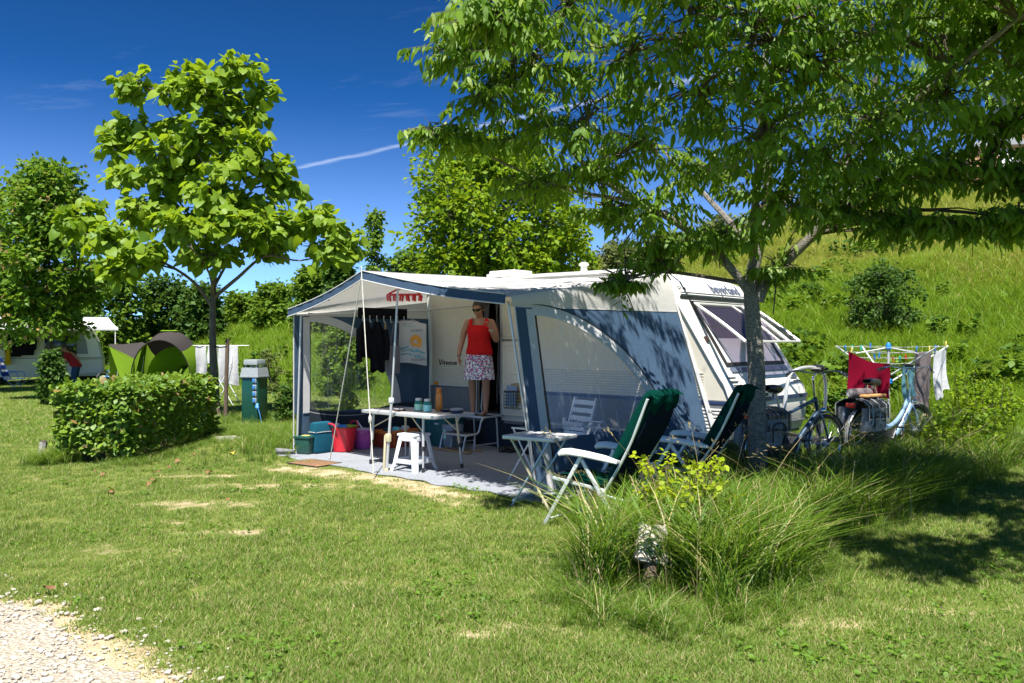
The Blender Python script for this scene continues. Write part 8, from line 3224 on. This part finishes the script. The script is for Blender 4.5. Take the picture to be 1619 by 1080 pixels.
bg("golden_tree", "broad tree with yellow green leaves rising behind the awning roof", "tree", 778, 27, 222, 350, "leaf_golden", 0.19, 46, 101, pl=46, low=0.1)
bg("slim_tree", "slim dark green tree between the left tree and the golden tree", "tree", 592, 30, 328, 72, "leaf_mid", 0.16, 14, 102, shape="cone", pl=12, low=0.05)
bg("maple_tree", "dense tree with reddish shoot tips at the photo's left edge, before the far caravan", "tree", 72, 22, 256, 215, "leaf_maple", 0.155, 36, 103, pl=34, low=0.30, trunk=0.014)
bg("maple_tree", "taller part hidden leafy tree cut off by the photo's left edge", "tree", -40, 25, 275, 190, "leaf_maple", 0.16, 24, 104, pl=28, low=0.25)
G = "trees of the wood behind the neighbours' pitches"
for i, (px, top, wd, Y, mt_, lab) in enumerate((
        (185, 425, 130, 36, "leaf_mid", "bushy tree directly behind the dome tent's left half"), (262, 440, 110, 38, "leaf_dark", "dark leafy tree directly behind the dome tent's right half"), (318, 452, 90, 37, "leaf_dark", "dark tree behind the left tree's trunk"),
        (385, 468, 100, 40, "leaf_mid", "low tree right of the left tree's trunk, before the sky gap"), (432, 452, 80, 37, "leaf_mid", "light leafy tree left of the awning's front corner"), (492, 425, 70, 34, "leaf_mid", "young light green tree standing out against the sky left of the awning"), (535, 405, 62, 33, "leaf_dark", "narrow dark tree just left of the awning's peak"),
        (560, 440, 90, 38, "leaf_dark", "dark tree behind the awning's left roof slope"), (650, 400, 110, 36, "leaf_dark", "dark tree behind the awning peak, under the golden tree"), (110, 440, 120, 38, "leaf_dark", "dark tree behind the far caravan's right end"), (30, 430, 130, 39, "leaf_mid", "leafy tree behind the far caravan's left end"))):
    bg("wood_tree", lab, "tree", px, Y, top, wd, mt_, 0.21, 22, 120 + i, G, shape="col", low=0.05, pl=20)
G = "olive green trees on the bank behind the caravan"
for i, (px, top, wd, Y, mt_, lab) in enumerate((
        (905, 372, 110, 31, "leaf_golden", "yellow green tree behind the caravan's flue"), (985, 385, 110, 33, "leaf_olive", "loose olive tree above the middle of the caravan roof"), (1060, 372, 110, 34, "leaf_olive", "olive tree behind the caravan roof's right half"), (1140, 345, 130, 33, "leaf_olive", "taller olive tree behind the shade tree's fork"), (1205, 392, 80, 36, "leaf_olive", "low olive bush on the bank right of the shade tree's trunk"))):
    bg("bank_tree", lab, "tree", px, Y, top, wd, mt_, 0.17, 16, 150 + i, G, shape="col", low=0.05, pl=12)
bg("bank_tree", "tree against the sky at the top of the bank, right edge", "tree", 1612, 62, 140, 120, "leaf_mid", 0.30, 16, 160, G, pl=12)
bg("hill_bush", "dark rounded bush on the grassy bank above the rotary dryer", "bush", 1398, 17.8, 418, 150, "leaf_dark", 0.075, 30, 161, shape="round", low=0.0, pl=16, trunk=0.01)
bg("hill_bush", "tiny dark bush on the bank right of the big rounded one", "bush", 1538, 19.5, 472, 46, "leaf_dark", 0.06, 10, 162, low=0.0, pl=8)
bg("hill_bush", "dark bush cut off by the photo's right edge on the bank", "bush", 1628, 20, 485, 50, "leaf_dark", 0.07, 10, 163, low=0.0, pl=10)
bg("hill_bush", "greyish weedy bush between the caravan's front and the rotary dryer", "bush", 1292, 17.5, 545, 50, "leaf_olive", 0.06, 10, 164, low=0.0, pl=8)
bg("meadow_bush", "leafy bush seen through the awning's left window", "bush", 545, 21.5, 508, 100, "leaf_mid", 0.10, 24, 165, low=0.02, pl=16)
bg("meadow_bush", "small yellow green plant low in the awning's left window", "bush", 552, 17.2, 585, 34, "leaf_lime", 0.09, 8, 166, low=0.05, pl=8)
bg("meadow_bush", "dark shrub between the green pillar and the awning's left corner", "bush", 450, 15.2, 615, 44, "leaf_dark", 0.07, 12, 167, low=0.0, pl=10)
bg("meadow_bush", "pale silvery bush behind the small clothes rack", "bush", 425, 23, 555, 50, "leaf_olive", 0.07, 10, 168, low=0.0, pl=10)
bg("meadow_bush", "dark shrub at the foot of the maple before the far caravan", "bush", 80, 20.5, 556, 48, "leaf_dark", 0.10, 16, 169, low=0.0, pl=14)
bg("meadow_bush", "yellow leaved shoots beside the white towels of the small rack", "bush", 398, 17.6, 572, 28, "leaf_lime", 0.08, 7, 170, low=0.1, pl=6)

# lime green plant in the bed, behind the marker stone
LP = Vector((1.26, 6.05, 0))
blobs = []
limbs = []
for i in range(16):
    an = i * 2.4
    r_ = 0.05 + 0.34 * math.sqrt((i + 0.5) / 16)
    h_ = 0.70 - 0.7 * r_ * r_ - 0.11 * math.sin(i * 3)
    limbs.append(([(0.3 * r_ * math.cos(an), 0.3 * r_ * math.sin(an), 0), (0.7 * r_ * math.cos(an), 0.7 * r_ * math.sin(an), h_ * 0.6), (r_ * math.cos(an), r_ * math.sin(an), h_)], 0.006, 0.003))
    blobs.append((r_ * math.cos(an), r_ * math.sin(an), h_ - 0.03, 0.09, 0.09, 0.08))
    blobs.append((r_ * 0.8 * math.cos(an), r_ * 0.8 * math.sin(an), h_ - 0.2, 0.10, 0.10, 0.09))
tree("lime_plant", "bright lime green leafy plant in the grass bed in front of the second recliner", "plant", LP, limbs, blobs, "oval", 0.043, "leaf_lime", "twig_red", "twig_red", ntw=4, perleaf=5, hang=0.15, rnd=0.6, seed=31, single=150, shell=0.4, tw_r=0.002)
# goldenrod at the right end of the bed
for k_, (cx, cy, hh, lab) in enumerate(((5.9, 10.6, 0.66, "tall yellow tipped weeds at the bed's right end, nearer clump"), (6.85, 12.0, 0.85, "tall yellow tipped weeds beyond the nearer clump, below the patterned towel"))):
    limbs, blobs = [], []
    for i in range(26):
        an = i * 2.4
        r_ = 0.08 + 0.36 * math.sqrt((i + 0.5) / 26)
        h_ = hh * (0.75 + 0.25 * math.sin(i * 5.1))
        x, y = r_ * math.cos(an), r_ * math.sin(an)
        limbs.append(([(x * 0.8, y * 0.8, 0), (x, y, h_ * 0.6), (x * 1.15, y * 1.15, h_)], 0.005, 0.002))
        for q in range(4):
            f = 0.45 + 0.18 * q
            blobs.append((x * (0.9 + 0.25 * f), y * (0.9 + 0.25 * f), h_ * f, 0.07, 0.07, 0.06))
    tree("goldenrod", lab, "plant", (cx, cy, terr(cx, cy)), limbs, blobs, "oval", 0.042, "leaf_golden", "twig", "twig", ntw=4, perleaf=5, hang=0.1, rnd=0.7, seed=41 + k_, shell=0.3, tw_r=0.002, group="tall weeds at the bed's right end")

# ------------------------------------------------------------------ long grass of the bed and at the feet of things
tall = [blade_clump("tall_tuft_source", 26, 0.10, 0.72, 0.0115, (0.5, 0.75, 1.05, 0.7)[i], M["tall_blade"], 60 + i, 5, curve=1.0) for i in range(4)]
pts, yaw, sc = [], [], []
rgb = np.random.default_rng(77)
while len(pts) < 2000:
    x = rgb.uniform(0, 6.8)
    y = rgb.uniform(4.3, 12.2)
    if not inside(BED, x, y):
        continue
    if (x - 2.63) ** 2 + (y - 8.85) ** 2 < 0.02:
        continue
    if y < 6.6 and rgb.random() < 0.1:
        continue
    f = 0.50 + 0.45 * rgb.random() + 0.32 * mnoise.noise(Vector((x * 1.2, y * 1.2, 3)))
    if y > 7.6:
        f *= 1.0
    if y > 8.4 and x < 3.4:
        f *= 0.85
    if y < 6.6:
        f *= 1.12
    if 7.3 < y < 8.9 and 0.255 < x / y < 0.345:
        f *= 0.42
    if y > 8.9 and 2.8 < x < 5.6:
        f *= 0.68
    if ((x - 0.84) / 0.30) ** 2 + ((y - 4.92) / 0.45) ** 2 < 1:
        f *= 0.33
    pts.append((x, y, terr(x, y) - 0.01))
    yaw.append(rgb.random() * 6.28)
    sc.append((f * 1.05, f * 1.05, f))
scatter("tall_grass", pts, np.array(yaw), np.array(sc), tall)
# seed heads on thin bent stalks
SV, SF = [], []
mbs = MB()
mbh = MB()
for i in range(120):
    while True:
        x = rgb.uniform(0, 6.6)
        y = rgb.uniform(4.4, 11.5)
        if inside(BED, x, y):
            break
    h_ = rgb.uniform(0.55, 1.05) if y < 8 else rgb.uniform(0.5, 0.9)
    an = rgb.uniform(0, 6.28)
    le = rgb.uniform(0.15, 0.55)
    sp_ = spline([(x, y, 0), (x + 0.2 * le * math.cos(an), y + 0.2 * le * math.sin(an), h_ * 0.6), (x + le * math.cos(an), y + le * math.sin(an), h_ * (1 - 0.25 * le))], 4)
    mbs.tube(sp_, 0.0018, 3, caps=False)
    d_ = (sp_[-1] - sp_[-2]).normalized()
    for q in range(7):
        p_ = sp_[-1] + d_ * (0.018 * q) - Vector((0, 0, 0.0012 * q * q))
        o_ = Vector(rgb.normal(size=3)) * 0.006
        mbh.add([p_ + o_, p_ + d_ * 0.02 + o_ * 2.2 + Vector((0.003, 0, 0.003)), p_ + d_ * 0.034 + o_ * 2.6, p_ + d_ * 0.02 + o_ * 2.2 - Vector((0.003, 0, 0.003))], [(0, 1, 2, 3)])
mbs.v += mbh.v[:0]
k = len(mbs.v)
mbs.add(mbh.v, mbh.f)
mbs.build("seeding_grass", "seed_head", None, kind="stuff")
# short rough grass under hedge, by pillar, tree foot, fence lines
pts, yaw, sc = [], [], []
for k in range(2600):
    r = rgb.random()
    if r < 0.22:
        t_ = rgb.random()
        x = -4.95 + 0.12 * t_ + rgb.normal() * 0.14
        y = 10.45 + 3.1 * t_ + rgb.normal() * 0.1
        f = 0.2
    elif r < 0.27:
        x = -5.98 + rgb.normal() * 0.13
        y = 10.75 + rgb.normal() * 0.16
        f = 0.36
    elif r < 0.75:
        t_ = rgb.random()
        x = -5.3 + 1.7 * t_ + rgb.normal() * 0.25
        y = 13.6 + 0.2 * t_ + rgb.normal() * 0.45 + 0.6 * rgb.random()
        f = 0.30
    elif r < 0.88:
        x = -5.2 + rgb.normal() * 0.9
        y = 16.2 + rgb.normal() * 0.5
        f = 0.36
    else:
        x = -3.6 + rgb.normal() * 0.35
        y = 13.2 + rgb.normal() * 0.9
        f = 0.42
    if inside(CARPET, x, y):
        continue
    f *= 0.6 + 0.7 * rgb.random()
    pts.append((x, y, terr(x, y) - 0.01))
    yaw.append(rgb.random() * 6.28)
    sc.append((f, f, f))
scatter("rough_grass", pts, np.array(yaw), np.array(sc), tall)

# ragged shorter grass round the bed's edge
pts, yaw, sc = [], [], []
while len(pts) < 520:
    k = int(rgb.integers(len(BED)))
    p_, q_ = BED[k], BED[(k + 1) % len(BED)]
    t_ = rgb.random()
    x = p_[0] + (q_[0] - p_[0]) * t_ + rgb.normal() * 0.16
    y = p_[1] + (q_[1] - p_[1]) * t_ + rgb.normal() * 0.14
    if inside(BED, x, y):
        continue
    f = 0.16 + 0.22 * rgb.random() ** 2
    pts.append((x, y, terr(x, y) - 0.005))
    yaw.append(rgb.random() * 6.28)
    sc.append((f * 1.3, f * 1.3, f))
scatter("ragged_grass", pts, np.array(yaw), np.array(sc), tall)

# fallen leaves on the lawn
fl_me = []
for i in range(3):
    V, F = leaf_template("heart")
    V = V.copy()
    V[:, 2] += 0.25 * np.sin(V[:, 1] * 3 + i) + 0.2 * np.abs(V[:, 0])
    me = np_mesh("dry_leaf", V, F)
    me.materials.append(M["dry_leaf"])
    fl_me.append(me)
fpx = [(175, 783), (250, 752), (283, 733), (322, 716), (345, 724), (366, 712), (352, 694), (240, 770), (265, 742), (160, 756), (298, 746), (110, 768), (332, 750), (305, 722), (230, 728), (360, 795), (418, 706), (395, 700), (146, 748), (240, 765), (565, 762)]
for i, (px, py) in enumerate(fpx):
    x, y = gp(px, py)
    o = bpy.data.objects.new("fallen_leaf", fl_me[i % 3])
    COL.objects.link(o)
    s_ = 0.045 + 0.04 * ((i * 7) % 5) / 5
    o.location = (x, y, 0.03)
    o.rotation_euler = (0.2 * math.sin(i), 0.25 * math.cos(i * 2), i * 1.3)
    o.scale = (s_, s_, s_)
    tag(o, "dry brown leaf lying on the mown lawn before the hedge", "leaf", "brown leaves fallen on the lawn")
for (px, py, s_, lab) in ((178, 781, 0.11, "large yellow leaf lying on the lawn in front of the hedge"), (368, 722, 0.09, "big yellow brown leaf on the lawn near the green pillar"), (1352, 1030, 0.0, "")):
    if not s_:
        continue
    x, y = gp(px, py)
    o = bpy.data.objects.new("fallen_leaf", fl_me[0].copy())
    o.data.materials[0] = M["yellow_leaf"]
    COL.objects.link(o)
    o.location = (x, y, 0.035)
    o.rotation_euler = (0.2, 0.15, px)
    o.scale = (s_, s_, s_)
    tag(o, lab, "leaf")
x, y = gp(77, 943)
o = bpy.data.objects.new("fallen_leaf", fl_me[1])
COL.objects.link(o)
o.location = (x, y, 0.035)
o.rotation_euler = (0.4, 0.3, 1)
o.scale = (0.07, 0.07, 0.07)
tag(o, "single brown leaf at the edge of the gravel track", "leaf")
